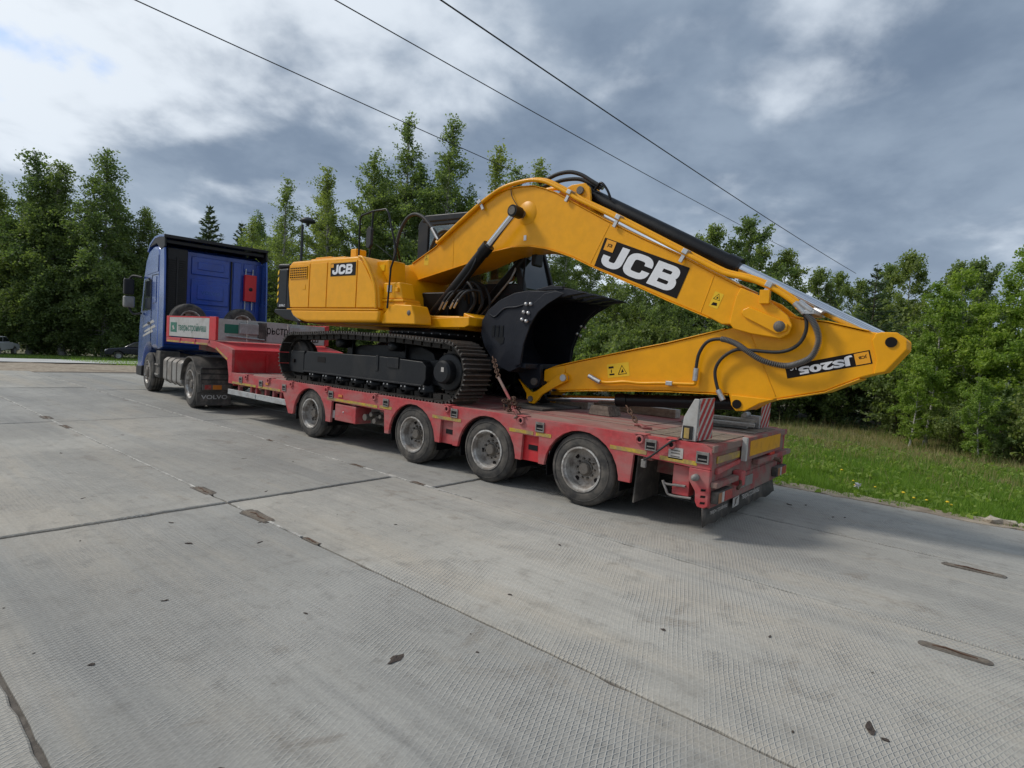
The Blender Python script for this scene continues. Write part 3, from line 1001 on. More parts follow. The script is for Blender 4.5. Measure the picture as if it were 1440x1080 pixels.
def make_wheel(parent, R0, w, rr, depth, hub_out, hub_r, nholes, nuts=10):
    ty = wheel_parts('w', R0, w, rr).build('wheel', 'tyre', parent, world=False)
    r, d = rim_parts(rr, depth)
    r.build('rim', 'rim', ty)
    d.build('wheel_disc', 'rim_inner', ty)
    hb_ = MB().lathe([(hub_r * 1.25, depth - 0.010), (hub_r * 1.2, depth - 0.03), (hub_r, depth - 0.035), (hub_r * 0.96, -hub_out + 0.02), (hub_r * 0.8, -hub_out), (0.001, -hub_out)], n=24, hard=True)
    hb_.build('hub', 'hub', ty)
    nt = MB()
    for i in range(nuts):
        a = 2 * math.pi * i / nuts
        p = (hub_r * 1.55 * math.cos(a), 0, hub_r * 1.55 * math.sin(a))
        nt.cyl((p[0], depth - 0.012, p[2]), (p[0], depth - 0.045, p[2]), 0.013, n=6)
    nt.build('wheel_nuts', 'hub', ty)['kind'] = 'stuff'
    hl = MB()
    for i in range(nholes):
        a = 2 * math.pi * (i + 0.35) / nholes
        q = rr * 0.74
        hl.lathe([(0.001, depth - 0.0035), (0.028, depth - 0.0035)], (q * math.cos(a), 0, q * math.sin(a)), 'y', 14)
    hl.build('hand_holes', 'decal_black', ty)['kind'] = 'stuff'
    return ty


w0 = None
rw = random.Random(9)
for i, xc in enumerate(AX):
    for side in (0, 1):
        for dual in (0, 1):
            yy = (0.03 if dual == 0 else 0.335)
            if side == 0:
                loc, rot = trp(xc, yy, 0.397), (0, rw.uniform(0, 6.28), 0)
            else:
                loc, rot = trp(xc, WID - yy, 0.397), (0, rw.uniform(0, 6.28), math.pi)
            if w0 is None:
                w0 = make_wheel(TR, 0.397, 0.235, 0.232, 0.125, -0.05, 0.07, 4)
                o = w0
            else:
                o = dup(w0, TR)
            o.location = loc
            o.rotation_euler = rot
    MB().cyl((xc, 0.3, 0.397), (xc, WID - 0.3, 0.397), 0.06, n=12).build('axle', 'hub', TR)

# black rubber flap behind the last wheel
MB().prism([(0.63, 0.66), (0.645, 0.66), (0.62, 0.16), (0.605, 0.16)], 0.08, 0.64).build('wheel_flap', 'plastic_dusty', TR)
MB().prism([(0.63, 0.66), (0.645, 0.66), (0.62, 0.16), (0.605, 0.16)], WID - 0.64, WID - 0.08).build('wheel_flap', 'plastic_dusty', TR)
tube_hook = MB().tube(smooth_path([(1.16, 0.05, 0.44), (0.98, 0.03, 0.43), (0.94, 0.02, 0.46), (0.98, 0.02, 0.38), (1.02, 0.03, 0.33), (1.22, 0.05, 0.335)], 4), 0.012, 8)
tube_hook.build('tie_hook', 'galv_dirty', TR)
MB().bx(1.04, 1.16, 0.03, 0.07, 0.43, 0.445).build('hook_plate', 'galv_dirty', TR, 0.003)

# rear end
MB().bx(1.40, 1.425, 0.0, WID, 0.80, 0.868).build('rear_sill', 'dirty_red', TR, 0.008)
MB().bx(1.34, 1.398, 0.05, WID - 0.05, 0.50, 0.798).build('rear_beam', 'dirty_red', TR, 0.01)
MB().bx(1.40, 1.412, 0.14, 0.78, 0.69, 0.755).build('reflective_tape', 'stripe', TR)
# left and right corner brackets with three slots
for y0, y1 in ((-0.002, 0.06), (WID - 0.06, WID + 0.002)):
    MB().prism([(1.20, 0.638), (1.402, 0.638), (1.402, 0.30), (1.36, 0.275), (1.30, 0.28), (1.275, 0.33), (1.27, 0.42), (1.235, 0.47), (1.20, 0.52)], y0, y1).build('corner_bracket', 'red', TR, 0.01)
for k, z in enumerate((0.325, 0.385, 0.445)):
    MB().prism([(1.325, z - 0.012), (1.37, z - 0.006), (1.375, z + 0.014), (1.33, z + 0.010)], -0.0045, -0.0025).build('bracket_slot', 'decal_black', TR)
MB().bx(1.02, 1.19, 0.06, 0.2, 0.34, 0.63).build('rear_hanger', 'red', TR, 0.008)
MB().lathe([(0.001, -0.09), (0.018, -0.09), (0.02, -0.05), (0.032, -0.05), (0.034, 0.0)], (1.275, -0.002, 0.555), 'y', 16).build('pivot_pin', 'galv_dirty', TR)
# big yellow marker board
bd = MB().bx(1.43, 1.465, 0.84, 2.10, 0.655, 0.885).build('marker_board', 'dirty_red', TR, 0.006)
MB().bx(1.466, 1.469, 0.92, 2.06, 0.69, 0.85).build('marker_reflector', 'reflect', bd)
MB().bx(1.42, 1.47, 0.79, 0.838, 0.65, 0.89).build('board_edge', 'grey_panel', bd, 0.004)
# underrun bumper, lamps, hooks, number plate
MB().bx(1.40, 1.47, 0.02, 0.72, 0.475, 0.53).build('rear_rail', 'dirty_red', TR, 0.012)
MB().bx(1.40, 1.47, 1.25, WID + 0.06, 0.56, 0.62).build('rear_rail', 'dirty_red', TR, 0.012)
MB().prism([(0.12, 0.59), (0.75, 0.63), (0.78, 0.67), (0.12, 0.645)], 1.399, 1.43, 'x').build('rear_stiffener', 'red', TR, 0.006)
MB().bx(1.36, 1.40, 0.06, 2.30, 0.27, 0.498).build('underrun_beam', 'dirty_red', TR, 0.012)
tow = MB().bx(1.40, 1.50, 0.62, 0.74, 0.42, 0.57).build('tow_jaw', 'red', TR, 0.015)
MB().tube([(1.47, 0.66, 0.50), (1.50, 0.60, 0.45), (1.49, 0.54, 0.41)], 0.016, 8).build('air_coupling', 'rust', TR)
lr = MB().bx(1.40, 1.455, 1.75, 1.95, 0.56, 0.66).build('coupling_block', 'redbox', TR, 0.02)
MB().cyl((1.45, 1.86, 0.58), (1.52, 1.95, 0.54), 0.022, n=10).build('coupling_plug', 'rust', lr)
for y0 in (0.05, 2.06):
    lm = MB().bx(1.401, 1.47, y0, y0 + 0.40, 0.325, 0.44).build('tail_lamp', 'plastic_dusty', TR, 0.012)
    for q, (a, b, mm) in enumerate(((0.02, 0.10, 'lampdirty'), (0.11, 0.17, 'whitedirty'), (0.18, 0.38, 'lampred'))):
        MB().bx(1.471, 1.476, y0 + a, y0 + b, 0.335, 0.43).build('lamp_lens', mm, lm, 0.002)
nplate = MB().bx(1.402, 1.412, 0.80, 1.30, 0.345, 0.455).build('number_plate', 'galv_dirty', TR, 0.004)
# wide rear mud flap with the maker's name
rf = MB()
nf = 24
ptsb = [(0.0 + 2.30 * i / nf, 0.10 + 0.018 * math.sin(i * 0.55) + 0.012 * math.sin(i * 1.7)) for i in range(nf + 1)]
vs, fs = [], []
for i, (y, z) in enumerate(ptsb):
    dx = 0.02 * math.sin(i * 0.6)
    vs += [(1.345, y, 0.30), (1.365 + dx, y, z), (1.353, y, 0.30), (1.373 + dx, y, z)]
for i in range(nf):
    a, b = 4 * i, 4 * i + 4
    fs += [(a, b, b + 1, a + 1), (a + 2, a + 3, b + 3, b + 2), (a + 1, b + 1, b + 3, a + 3), (a, a + 2, b + 2, b)]
fs += [(0, 1, 3, 2), (4 * nf, 4 * nf + 2, 4 * nf + 3, 4 * nf + 1)]
rf.add(vs, fs, True)
rf.build('mud_flap', 'plastic_dusty', TR)
add_text('lettering', 'тверьстроймаш', 0.48, 0.055, 'whitedirty', TR, trp(1.392, 0.10, 0.195), (0, 1, 0), Z3, (1, 0, 0), 0.01)
add_text('lettering', 'тверьстроймаш', 0.62, 0.085, 'whitedirty', TR, trp(1.396, 1.02, 0.19), (0, 1, 0), Z3, (1, 0, 0), 0.01)
MB().prism([(0.74, 0.165), (0.93, 0.17), (0.93, 0.27), (0.74, 0.265)], 1.393, 1.396, 'x').build('flap_emblem', 'whitedirty', TR)
MB().prism([(0.76, 0.17), (0.84, 0.2), (0.84, 0.235), (0.91, 0.262), (0.79, 0.25), (0.80, 0.20)], 1.3965, 1.398, 'x').build('emblem_swoosh', 'plastic_dusty', TR)
# info sticker on the side
st = MB().bx(0.985, 1.13, -0.004, -0.001, 0.69, 0.80).build('side_sticker', 'whitedirty', TR)
for z in (0.715, 0.745, 0.772):
    MB().bx(1.01, 1.10, -0.0052, -0.0042, z - 0.005, z + 0.005).build('print_line', 'plastic_dusty', st)
# worn boards let into the rear deck
for y0 in (0.22, 1.42):
    for q in range(4):
        MB().bx(0.62 + q * 0.185, 0.62 + q * 0.185 + 0.175, y0, y0 + 0.86, 0.8692, 0.876).build('deck_board', 'wood', TR, 0.003)
MB().bx(0.40, 0.60, 0.25, 2.3, 0.8692, 0.874).build('deck_strip', 'deck', TR)
# planks run along the deck towards the gooseneck
for q in range(6):
    y0 = 0.62 + q * 0.225
    MB().bx(-1.45, 0.36, y0, y0 + 0.215, 0.8692, 0.875).build('deck_plank', 'deck', TR, 0.002)
MB().bx(-1.6, -1.52, 0.25, 2.3, 0.8692, 0.877).build('deck_strip', 'dirty_red', TR)

# striped wide-load boards at the rear corners
def warn_board(y0, y1, xw, z0, z1, flip):
    b = MB().prism([(y0 + 0.04, z0), (y1 - 0.02, z0), (y1, z0 + 0.05), (y1, z1), (y0, z1), (y0, z0 + 0.03)], xw - 0.008, xw, 'x').build('warning_board', 'whitedirty', TR)
    b['label'] = 'red and white striped warning board'
    n = 4
    H, Wd = z1 - z0, y1 - y0
    for k in range(-3, 5):
        a = z0 + k * 0.135
        sgn = 1
        quad = [(y0, a), (y1, a + Wd * 1.05), (y1, a + Wd * 1.05 + 0.072), (y0, a + 0.072)]
        if flip:
            quad = [(y0 + y1 - p, q) for p, q in quad]
        poly = clip_z(clip_z(quad, z0 + 0.002, True), z1 - 0.002, False)
        if len(poly) > 2:
            MB().prism(poly, xw + 0.0003, xw + 0.002, 'x').build('red_stripe', 'darkred', b)
    return b


def clip_z(poly, zc, keep_above):
    out = []
    n = len(poly)
    for i in range(n):
        a, b = poly[i], poly[(i + 1) % n]
        ina = (a[1] >= zc) == keep_above
        inb = (b[1] >= zc) == keep_above
        if ina:
            out.append(a)
        if ina != inb:
            t = (zc - a[1]) / (b[1] - a[1])
            out.append((a[0] + (b[0] - a[0]) * t, zc))
    return out


warn_board(0.04, 0.40, 1.245, 0.885, 1.285, False)
warn_board(2.02, 2.38, 1.245, 0.885, 1.205, False)
MB().prism([(1.08, 0.88), (1.23, 0.88), (1.236, 1.28), (1.19, 1.28), (1.10, 1.10)], 0.02, 0.045).build('board_bracket', 'grey_panel', TR, 0.006)
MB().bx(1.10, 1.236, 0.046, 0.30, 0.886, 0.93).build('board_foot', 'galv', TR, 0.006)
MB().bx(1.10, 1.20, 0.010, 0.0195, 0.89, 1.02).build('bracket_latch', 'plastic', TR, 0.006)
MB().bx(1.12, 1.17, 0.002, 0.0098, 0.90, 1.0).build('latch_spring', 'stripe', TR, 0.003)
MB().bx(1.02, 1.24, 1.98, 2.06, 0.88, 1.03).build('board_bracket', 'galv', TR, 0.006)
MB().cyl((1.10, 1.86, 1.04), (1.10, 2.0, 1.04), 0.03, n=10).build('bracket_pin', 'galv', TR)
# ---------------------------------------------------------------- blue tractor unit
TK = thing('tractor_truck', 'blue sleeper cab tractor truck coupled to the red low loader', 'truck', (-9.68, -0.05, 0.0), R_(-7.5), frame=(0, 0, 0))
TK['_frame'] = [0.0, 0.0, 0.0]
# chassis
for y in (0.83, 1.60):
    MB().bx(-5.0, 0.95, y, y + 0.08, 0.74, 1.0).build('chassis_rail', 'plastic_dusty', TK, 0.008)
for x in (-2.6, -1.3, 0.4, 0.9):
    MB().bx(x - 0.06, x + 0.06, 0.912, 1.598, 0.78, 0.96).build('chassis_cross_member', 'plastic_dusty', TK, 0.008)
MB().bx(-0.55, 0.45, 0.78, 1.75, 1.003, 1.12).build('fifth_wheel', 'hub', TK, 0.03)
# cab shell: side profile
side = [(-2.90, 1.10), (-2.90, 3.50), (-3.05, 3.68), (-3.60, 3.74), (-4.10, 3.66), (-4.42, 3.42), (-4.66, 2.98), (-4.92, 2.20), (-5.06, 1.70), (-5.14, 1.10), (-5.16, 0.55),
        (-5.08, 0.36), (-4.62, 0.36), (-4.52, 0.62)] + [(-3.8 + 0.66 * math.cos(R_(a)), 0.50 + 0.66 * math.sin(R_(a))) for a in (165, 145, 125, 105, 90, 75, 60)] + [(-3.30, 1.10)]
cab_o = MB().prism(side, 0.035, 2.465).build('cab', 'blue_side', TK, 0.14, 5, angle=50)
MB().bx(-2.898, -2.875, 0.06, 2.44, 1.25, 3.60).build('cab_rear_wall', 'blue', TK, 0.01)
# pressed panels in the rear wall
for (y0, y1, z0, z1) in ((0.72, 1.62, 3.05, 3.50), (0.72, 1.62, 2.30, 2.92), (0.72, 1.62, 1.75, 2.18), (1.72, 1.92, 1.75, 3.50), (2.30, 2.40, 1.75, 3.50), (1.98, 2.26, 3.28, 3.50)):
    fr = MB().bx(-2.8745, -2.840, y0, y1, z0, z1).build('pressed_panel', 'blue', TK, 0.03, 3)
    if y1 - y0 > 0.5:
        MB().bx(-2.8395, -2.815, y0 + 0.14, y1 - 0.14, z0 + 0.13, z1 - 0.13).build('pressed_field', 'blue', fr, 0.022, 3)
add_text('lettering', 'VOLVO', 0.46, 0.09, 'blue_side', TK, (-2.8135, 0.94, 2.56), (0, 1, 0), (0, 0, 1), (1, 0, 0), 0.02)
MB().cyl((-2.85, 1.67, 1.8), (-2.85, 1.67, 3.5), 0.022, n=8).build('cable_conduit', 'plastic', TK)
# ribbed air intake stack on the left
st_ = MB().bx(-2.872, -2.70, 0.14, 0.60, 1.55, 3.62).build('air_intake', 'plastic', TK, 0.03)
for k in range(26):
    z = 2.02 + k * 0.052
    MB().bx(-2.699, -2.672, 0.17, 0.57, z, z + 0.026).build('intake_rib', 'plastic', st_)
MB().bx(-2.70, -2.66, 0.345, 0.385, 1.7, 3.4).build('intake_spine', 'plastic', st_, 0.005)
# roof air deflector, hollow towards the rear, and side fairings
dprof = [(-2.52, 3.88), (-3.0, 3.93), (-3.5, 3.93), (-4.0, 3.80), (-4.25, 3.62), (-4.2, 3.58), (-3.95, 3.74), (-3.5, 3.87), (-3.0, 3.87), (-2.53, 3.82)]
MB().prism(dprof, 0.03, 2.47).build('roof_deflector', 'blue_side', TK, 0.01)
for y0, y1 in ((0.03, 0.075), (2.425, 2.47)):
    MB().prism([(-2.52, 3.82), (-2.50, 3.60), (-2.85, 3.55), (-3.3, 3.74), (-4.0, 3.70), (-3.5, 3.866), (-3.0, 3.866)], y0 + 0.003, y1 - 0.003).build('deflector_cheek', 'plastic', TK, 0.006)
    MB().prism([(-2.89, 1.12), (-2.42, 1.20), (-2.40, 2.2), (-2.47, 3.3), (-2.52, 3.58), (-2.89, 3.54)], y0, y1).build('side_fairing', 'blue_side', TK, 0.015)
MB().bx(-2.70, -2.60, 0.10, 2.40, 3.70, 3.78).build('deflector_stay', 'plastic', TK, 0.01)
MB().bx(-2.55, -2.49, 0.025, 2.475, 3.815, 3.89).build('deflector_lip', 'plastic', TK, 0.01)
# side glazing, door, seams
gl = MB().prism([(-4.58, 2.06), (-3.72, 2.10), (-3.72, 2.86), (-3.88, 2.92), (-4.38, 2.88)], 0.022, 0.034).build('door_window', 'glass', TK, 0.006)
MB().prism([(-3.55, 2.25), (-3.16, 2.27), (-3.16, 2.92), (-3.48, 2.92)], 0.022, 0.034).build('sleeper_panel', 'blue_side', TK, 0.006)
MB().prism([(-4.30, 2.99), (-3.02, 3.03), (-3.02, 3.44), (-3.95, 3.46)], 0.024, 0.034).build('roof_side_panel', 'blue_side', TK, 0.008)
MB().bx(-3.655, -3.64, 0.026, 0.0345, 1.15, 2.95).build('door_seam', 'plastic', TK)
MB().bx(-3.63, -3.0, 0.026, 0.0345, 2.955, 2.97).build('door_seam', 'plastic', TK)
MB().bx(-3.95, -3.74, 0.012, 0.034, 1.72, 1.78).build('door_handle', 'plastic', TK, 0.008)
# pale streamer graphics on the door
for k, (x0, x1, z) in enumerate(((-4.55, -3.3, 1.62), (-4.35, -3.15, 1.50), (-4.5, -3.4, 1.38))):
    MB().prism([(x0, z), (x1, z + 0.16), (x1 - 0.12, z + 0.22), (x0 + 0.05, z + 0.05)], 0.029, 0.0342).build('door_stripe', 'grey_panel', TK)
MB().prism([(-5.02, 1.72), (-4.90, 2.15), (-4.72, 2.75), (-4.50, 3.25), (-4.52, 3.28), (-4.76, 2.80), (-4.96, 2.15), (-5.10, 1.70)], 0.12, 2.38).build('windscreen', 'glass', TK)
MB().prism([(-4.35, 3.36), (-4.75, 3.10), (-4.78, 3.13), (-4.40, 3.47)], 0.10, 2.40).build('sun_visor', 'plastic', TK, 0.008)
# lower front: bumper, steps, wheel arch lip
MB().prism([(-5.20, 0.33), (-4.60, 0.33), (-4.55, 0.62), (-5.22, 0.60)], 0.03, 2.47).build('bumper', 'plastic', TK, 0.03)
MB().prism([(-3.20, 0.42), (-2.75, 0.42), (-2.72, 1.08), (-3.12, 1.08)], 0.06, 0.5).build('step_block', 'plastic_dusty', TK, 0.02)
for z in (0.48, 0.72):
    MB().bx(-3.12, -2.78, 0.03, 0.0585, z, z + 0.035).build('step_tread', 'alu', TK, 0.004)
# mirrors
for y0, sg in ((0.0, -1), (2.5, 1)):
    mr = MB().tube(smooth_path([(-4.62, y0, 2.95), (-4.85, y0 + sg * 0.16, 2.98), (-4.92, y0 + sg * 0.25, 2.85)], 4), 0.03, 8).build('mirror_arm', 'plastic', TK)
    MB().tube(smooth_path([(-4.62, y0, 2.0), (-4.85, y0 + sg * 0.14, 1.98), (-4.92, y0 + sg * 0.23, 2.15)], 4), 0.028, 8).build('mirror_stay', 'plastic', mr)
    MB().bx(-5.0, -4.84, y0 + sg * 0.12, y0 + sg * 0.36, 2.48, 2.90).build('mirror_housing', 'plastic', mr, 0.04, 3)
    MB().bx(-5.0, -4.84, y0 + sg * 0.10, y0 + sg * 0.36, 2.14, 2.44).build('wide_mirror', 'alu', mr, 0.04, 3)
# red document box with zinc rods on the rear wall
rb = MB().bx(-2.845, -2.72, 1.98, 2.28, 2.50, 3.20).build('red_locker', 'redbox', TK, 0.012)
MB().lathe([(0.001, 0.0), (0.05, 0.0), (0.055, -0.01)], (-2.716, 2.13, 2.82), 'x', 14).build('locker_lock', 'plastic', rb)
for y in (2.02, 2.20):
    MB().cyl((-2.80, y, 2.28), (-2.80, y, 3.36), 0.014, n=8).build('locker_rod', 'zinc', rb)
# deck plate, tanks and battery box
MB().bx(-2.8, -0.9, 0.85, 1.66, 1.003, 1.03).build('catwalk', 'plastic_dusty', TK, 0.004)
for y0, y1 in ((0.06, 0.66), (1.84, 2.44)):
    tk = MB().prism([(y0 + 0.08, 0.36), (y1 - 0.08, 0.36), (y1, 0.44), (y1, 0.88), (y1 - 0.08, 0.96), (y0 + 0.08, 0.96), (y0, 0.88), (y0, 0.44)], -2.42, -0.84, 'x').build('fuel_tank', 'alu', TK, 0.03)
    for x in (-2.05, -1.62, -1.2):
        MB().prism([(y0 + 0.075, 0.352), (y1 - 0.075, 0.352), (y1 + 0.008, 0.435), (y1 + 0.008, 0.885), (y1 - 0.075, 0.968), (y0 + 0.075, 0.968), (y0 - 0.008, 0.885), (y0 - 0.008, 0.435)], x - 0.03, x + 0.03, 'x').build('tank_strap', 'plastic_dusty', tk)
# air lines coiled between cab and trailer
for k, (ya, yb) in enumerate(((0.9, 1.1), (1.1, 1.2), (1.3, 1.25))):
    pts = [(-2.7 + 1.5 * t, ya + (yb - ya) * t + 0.05 * math.sin(t * 40), 1.9 - 0.5 * math.sin(t * 3.14) + 0.05 * math.cos(t * 40)) for t in [i / 60 for i in range(61)]]
    MB().tube(pts, 0.012, 6).build('air_line', ('redbox', 'rubber', 'rubber')[k], TK)
# wheels
wf = make_wheel(TK, 0.50, 0.31, 0.292, 0.02, 0.035, 0.12, 8)
wf.location = (-3.8, 0.02, 0.5)
c_ = dup(wf, TK, (-3.8, 2.48, 0.5), (0, 0, math.pi))
wr = make_wheel(TK, 0.50, 0.29, 0.292, 0.13, -0.01, 0.10, 8)
wr.location = (0, 0.03, 0.5)
dup(wr, TK, (0, 0.37, 0.5), (0, 0.7, 0))
dup(wr, TK, (0, 2.47, 0.5), (0, 0.3, math.pi))
dup(wr, TK, (0, 2.13, 0.5), (0, 1.1, math.pi))
for x in (-3.8, 0):
    MB().cyl((x, 0.3, 0.5), (x, 2.2, 0.5), 0.08, n=12).build('axle', 'hub', TK)
# rear mudguards: arched shell, rear panel with lamps, flap with lettering
for y0, y1 in ((-0.01, 0.66), (1.84, 2.51)):
    arc = [(0.63 * math.cos(R_(a)), 0.50 + 0.585 * math.sin(R_(a))) for a in range(176, 20, -12)] + [(0.70, 0.76), (0.735, 0.40)]
    arc2 = [(0.60 * math.cos(R_(a)), 0.50 + 0.560 * math.sin(R_(a))) for a in range(176, 20, -12)] + [(0.67, 0.74), (0.705, 0.40)]
    mg = MB().prism(arc + arc2[::-1], y0, y1).build('mudguard', 'plastic_dusty', TK, 0.006)
    MB().bx(0.742, 0.765, y0 + 0.02, y1 - 0.02, 0.395, 0.88).build('mudguard_panel', 'plastic_dusty', mg, 0.008)
    MB().bx(0.742, 0.80, y0 + 0.03, y1 - 0.03, 0.86, 0.90).build('panel_bar', 'plastic', mg, 0.008)
    lmp = MB().bx(0.767, 0.80, y0 + 0.06, y1 - 0.06, 0.44, 0.56).build('rear_lamp', 'hub', mg, 0.01)
    MB().bx(0.801, 0.806, y0 + 0.10, y0 + 0.22, 0.455, 0.545).build('lamp_lens', 'lampred', lmp)
    MB().bx(0.801, 0.806, y0 + 0.25, y0 + 0.42, 0.455, 0.545).build('lamp_lens', 'lamporange', lmp)
    for z in (0.64, 0.76):
        MB().bx(0.7655, 0.772, y0 + 0.03, y1 - 0.03, z, z + 0.02).build('panel_rib', 'plastic', mg)
    MB().bx(0.745, 0.757, y0 - 0.03, y1 - 0.05, 0.125, 0.39).build('mud_flap', 'plastic_dusty', mg, 0.003)
    if y0 < 1:
        add_text('lettering', 'VOLVO', 0.50, 0.085, 'grey_panel', mg, (0.7585, y0 + 0.05, 0.255), (0, 1, 0), (0, 0, 1), (1, 0, 0), 0.02)
# ---------------------------------------------------------------- excavator
EX = thing('excavator', 'yellow tracked excavator with folded arm lashed on the low loader deck', 'excavator', (-3.95, 1.275, 0.877))
ef = EX['_frame']
YC = 1.275
M['rubber_grey'] = mat('hose_guard_plastic', (0.13, 0.125, 0.12), 0.55, 0, None, fine_amt=0.1)


def ep(x, y, z):
    return (x - ef[0], y - ef[1], z - ef[2])


# ---- undercarriage
def track_loop():
    import math as m
    xi, zi, xs, zs, r = -5.86, 1.285, -2.21, 1.285, 0.385
    pts = []
    n = 40
    for i in range(n + 1):                     # bottom run front -> sprocket
        t = i / n
        pts.append((xi + (xs - xi) * t, zi - r))
    for i in range(1, 30):
        a = -90 + 180 * i / 30
        pts.append((xs + r * m.cos(R_(a)), zs + r * m.sin(R_(a))))
    top = [(xs, zs + r), (-2.6, 1.685), (-3.2, 1.715), (-3.75, 1.715), (-4.3, 1.725), (-4.8, 1.715), (-5.3, 1.69), (xi, zi + r)]
    sp = smooth_path([(a, 0, b) for a, b in top], 8)
    pts += [(p.x, p.z) for p in sp]
    for i in range(1, 30):
        a = 90 + 180 * i / 30
        pts.append((xi + r * m.cos(R_(a)), zi + r * m.sin(R_(a))))
    return pts


loop = track_loop()
seg = [math.hypot(loop[(i + 1) % len(loop)][0] - loop[i][0], loop[(i + 1) % len(loop)][1] - loop[i][1]) for i in range(len(loop))]
LT = sum(seg)
NSH = 51


def loop_at(d):
    d %= LT
    for i, s_ in enumerate(seg):
        if d <= s_:
            a, b = loop[i], loop[(i + 1) % len(loop)]
            t = d / s_ if s_ else 0
            return a[0] + (b[0] - a[0]) * t, a[1] + (b[1] - a[1]) * t
        d -= s_
    return loop[0]


sh = MB()
pit = LT / NSH
sh.bx(-pit / 2 + 0.004, pit / 2 - 0.010, -0.25, 0.25, -0.012, 0.010)
sh.bx(-0.075, 0.075, -0.10, -0.06, -0.075, -0.0125).bx(-0.075, 0.075, 0.06, 0.10, -0.075, -0.0125)
nbase = len(sh.f)
for gx in (-0.068, -0.004, 0.060):
    sh.prism([(gx - 0.011, 0.0102), (gx + 0.011, 0.0102), (gx + 0.007, 0.040), (gx - 0.007, 0.040)], -0.25, 0.25)
shoe_me = sh.mesh('track_shoe', 'track')
shoe_me.materials.append(M['grouser'])
for i_, p_ in enumerate(shoe_me.polygons):
    if i_ >= nbase:
        p_.material_index = 1
for side in (0, 1):
    yc = 0.285 if side == 0 else 2 * YC - 0.285
    ch = MB()
    inner, outer = [], []
    for i in range(0, 120):
        x, z = loop_at(LT * i / 120)
        x2, z2 = loop_at(LT * (i + 0.5) / 120)
        dx, dz = x2 - x, z2 - z
        l = math.hypot(dx, dz)
        nx, nz = dz / l, -dx / l
        outer.append((x - nx * 0.02, z - nz * 0.02))
        inner.append((x - nx * 0.085, z - nz * 0.085))
    vs, fs = [], []
    for i in range(120):
        for q in (outer[i], inner[i]):
            for yy in (yc - 0.055, yc + 0.055):
                vs.append((q[0], yy, q[1]))
    for i in range(120):
        a, b = 4 * i, 4 * ((i + 1) % 120)
        fs += [(a, b, b + 1, a + 1), (a + 2, a + 3, b + 3, b + 2), (a, a + 2, b + 2, b), (a + 1, b + 1, b + 3, a + 3)]
    ch.add(vs, fs)
    track = ch.build('track', 'track', EX)
    for k in range(NSH):
        d = pit * k
        x, z = loop_at(d)
        xa, za = loop_at(d - 0.03)
        xb, zb = loop_at(d + 0.03)
        ang = math.atan2(zb - za, xb - xa)
        o = bpy.data.objects.new('track_shoe', shoe_me)
        COL.objects.link(o)
        o.parent = track
        o.location = (x, yc, z)
        # local x along the path, local z pointing outwards (right of travel)
        o.rotation_euler = (math.pi, -ang, 0) if True else (0, 0, 0)
    s0 = -1 if side == 0 else 1
    yo, yi = (0.13, 0.47) if side == 0 else (2 * YC - 0.47, 2 * YC - 0.13)
    yf = yo if side == 0 else yi                        # outer face
    tf = MB().prism([(-5.62, 1.07), (-2.66, 1.07), (-2.62, 1.16), (-2.62, 1.33), (-2.70, 1.395), (-3.55, 1.42), (-5.55, 1.40), (-5.62, 1.33)], yo, yi).build('track_frame', 'charcoal', EX, 0.012)
    MB().bx(-5.60, -2.66, yf - 0.03, yf + 0.03, 1.055, 1.08).build('frame_ledge', 'charcoal', tf, 0.004)
    MB().bx(-3.70, -3.64, yf - 0.012, yf + 0.012, 1.20, 1.43).build('frame_step', 'charcoal', tf, 0.005)
    MB().bx(-3.42, -3.18, yf - 0.016, yf + 0.016, 1.27, 1.42).build('frame_cover', 'charcoal', tf, 0.006)
    MB().bx(-5.22, -5.0, yf - 0.004, yf + 0.004, 1.24, 1.33).build('frame_opening', 'decal_black', tf)
    MB().bx(-6.10, -5.66, yo + 0.02, yi - 0.02, 1.02, 1.40).build('idler_yoke', 'charcoal', EX, 0.02)
    MB().bx(-5.98, -5.93, yf - 0.005 if side == 0 else yf - 0.03, yf + 0.03 if side == 0 else yf + 0.005, 1.19, 1.25).build('yoke_hole', 'decal_black', EX)
    MB().lathe([(0.10, -0.09), (0.27, -0.09), (0.28, -0.06), (0.28, -0.035), (0.31, -0.03), (0.31, 0.03), (0.28, 0.035), (0.28, 0.06), (0.27, 0.09), (0.10, 0.09)], (-5.86, yc, 1.285), 'y', 36).build('idler', 'track', EX)
    sp = MB()
    teeth = []
    for i in range(42):
        a = 2 * math.pi * i / 42
        r = 0.325 if i % 2 else 0.285
        teeth.append((-2.21 + r * math.cos(a), 1.285 + r * math.sin(a)))
    sp.prism(teeth, yc - 0.035, yc + 0.035)
    spo = sp.build('sprocket', 'track', EX)
    q = -1 if side == 0 else 1
    yh = 0.05 if side == 0 else 2 * YC - 0.05
    MB().lathe([(0.25, 0.24 * -q), (0.25, 0.15 * -q), (0.235, 0.14 * -q), (0.165, 0.13 * -q), (0.155, 0.03 * -q), (0.13, 0.0 * -q), (0.125, 0.0), (0.001, 0.0)], (-2.25, yh, 1.285), 'y', 32, hard=True).build('final_drive', 'charcoal', EX)
    MB().bx(-2.24, -2.19, yh + q * 0.001, yh + q * 0.003, 1.29, 1.35).build('drive_plate', 'whitedirty', EX)
    MB().prism([(-2.70, 1.10), (-2.30, 1.05), (-2.24, 1.20), (-2.30, 1.45), (-2.70, 1.42)], yc - 0.01, yi if side == 0 else yc + 0.01 + 0.19).build('drive_bracket', 'charcoal', EX, 0.01)
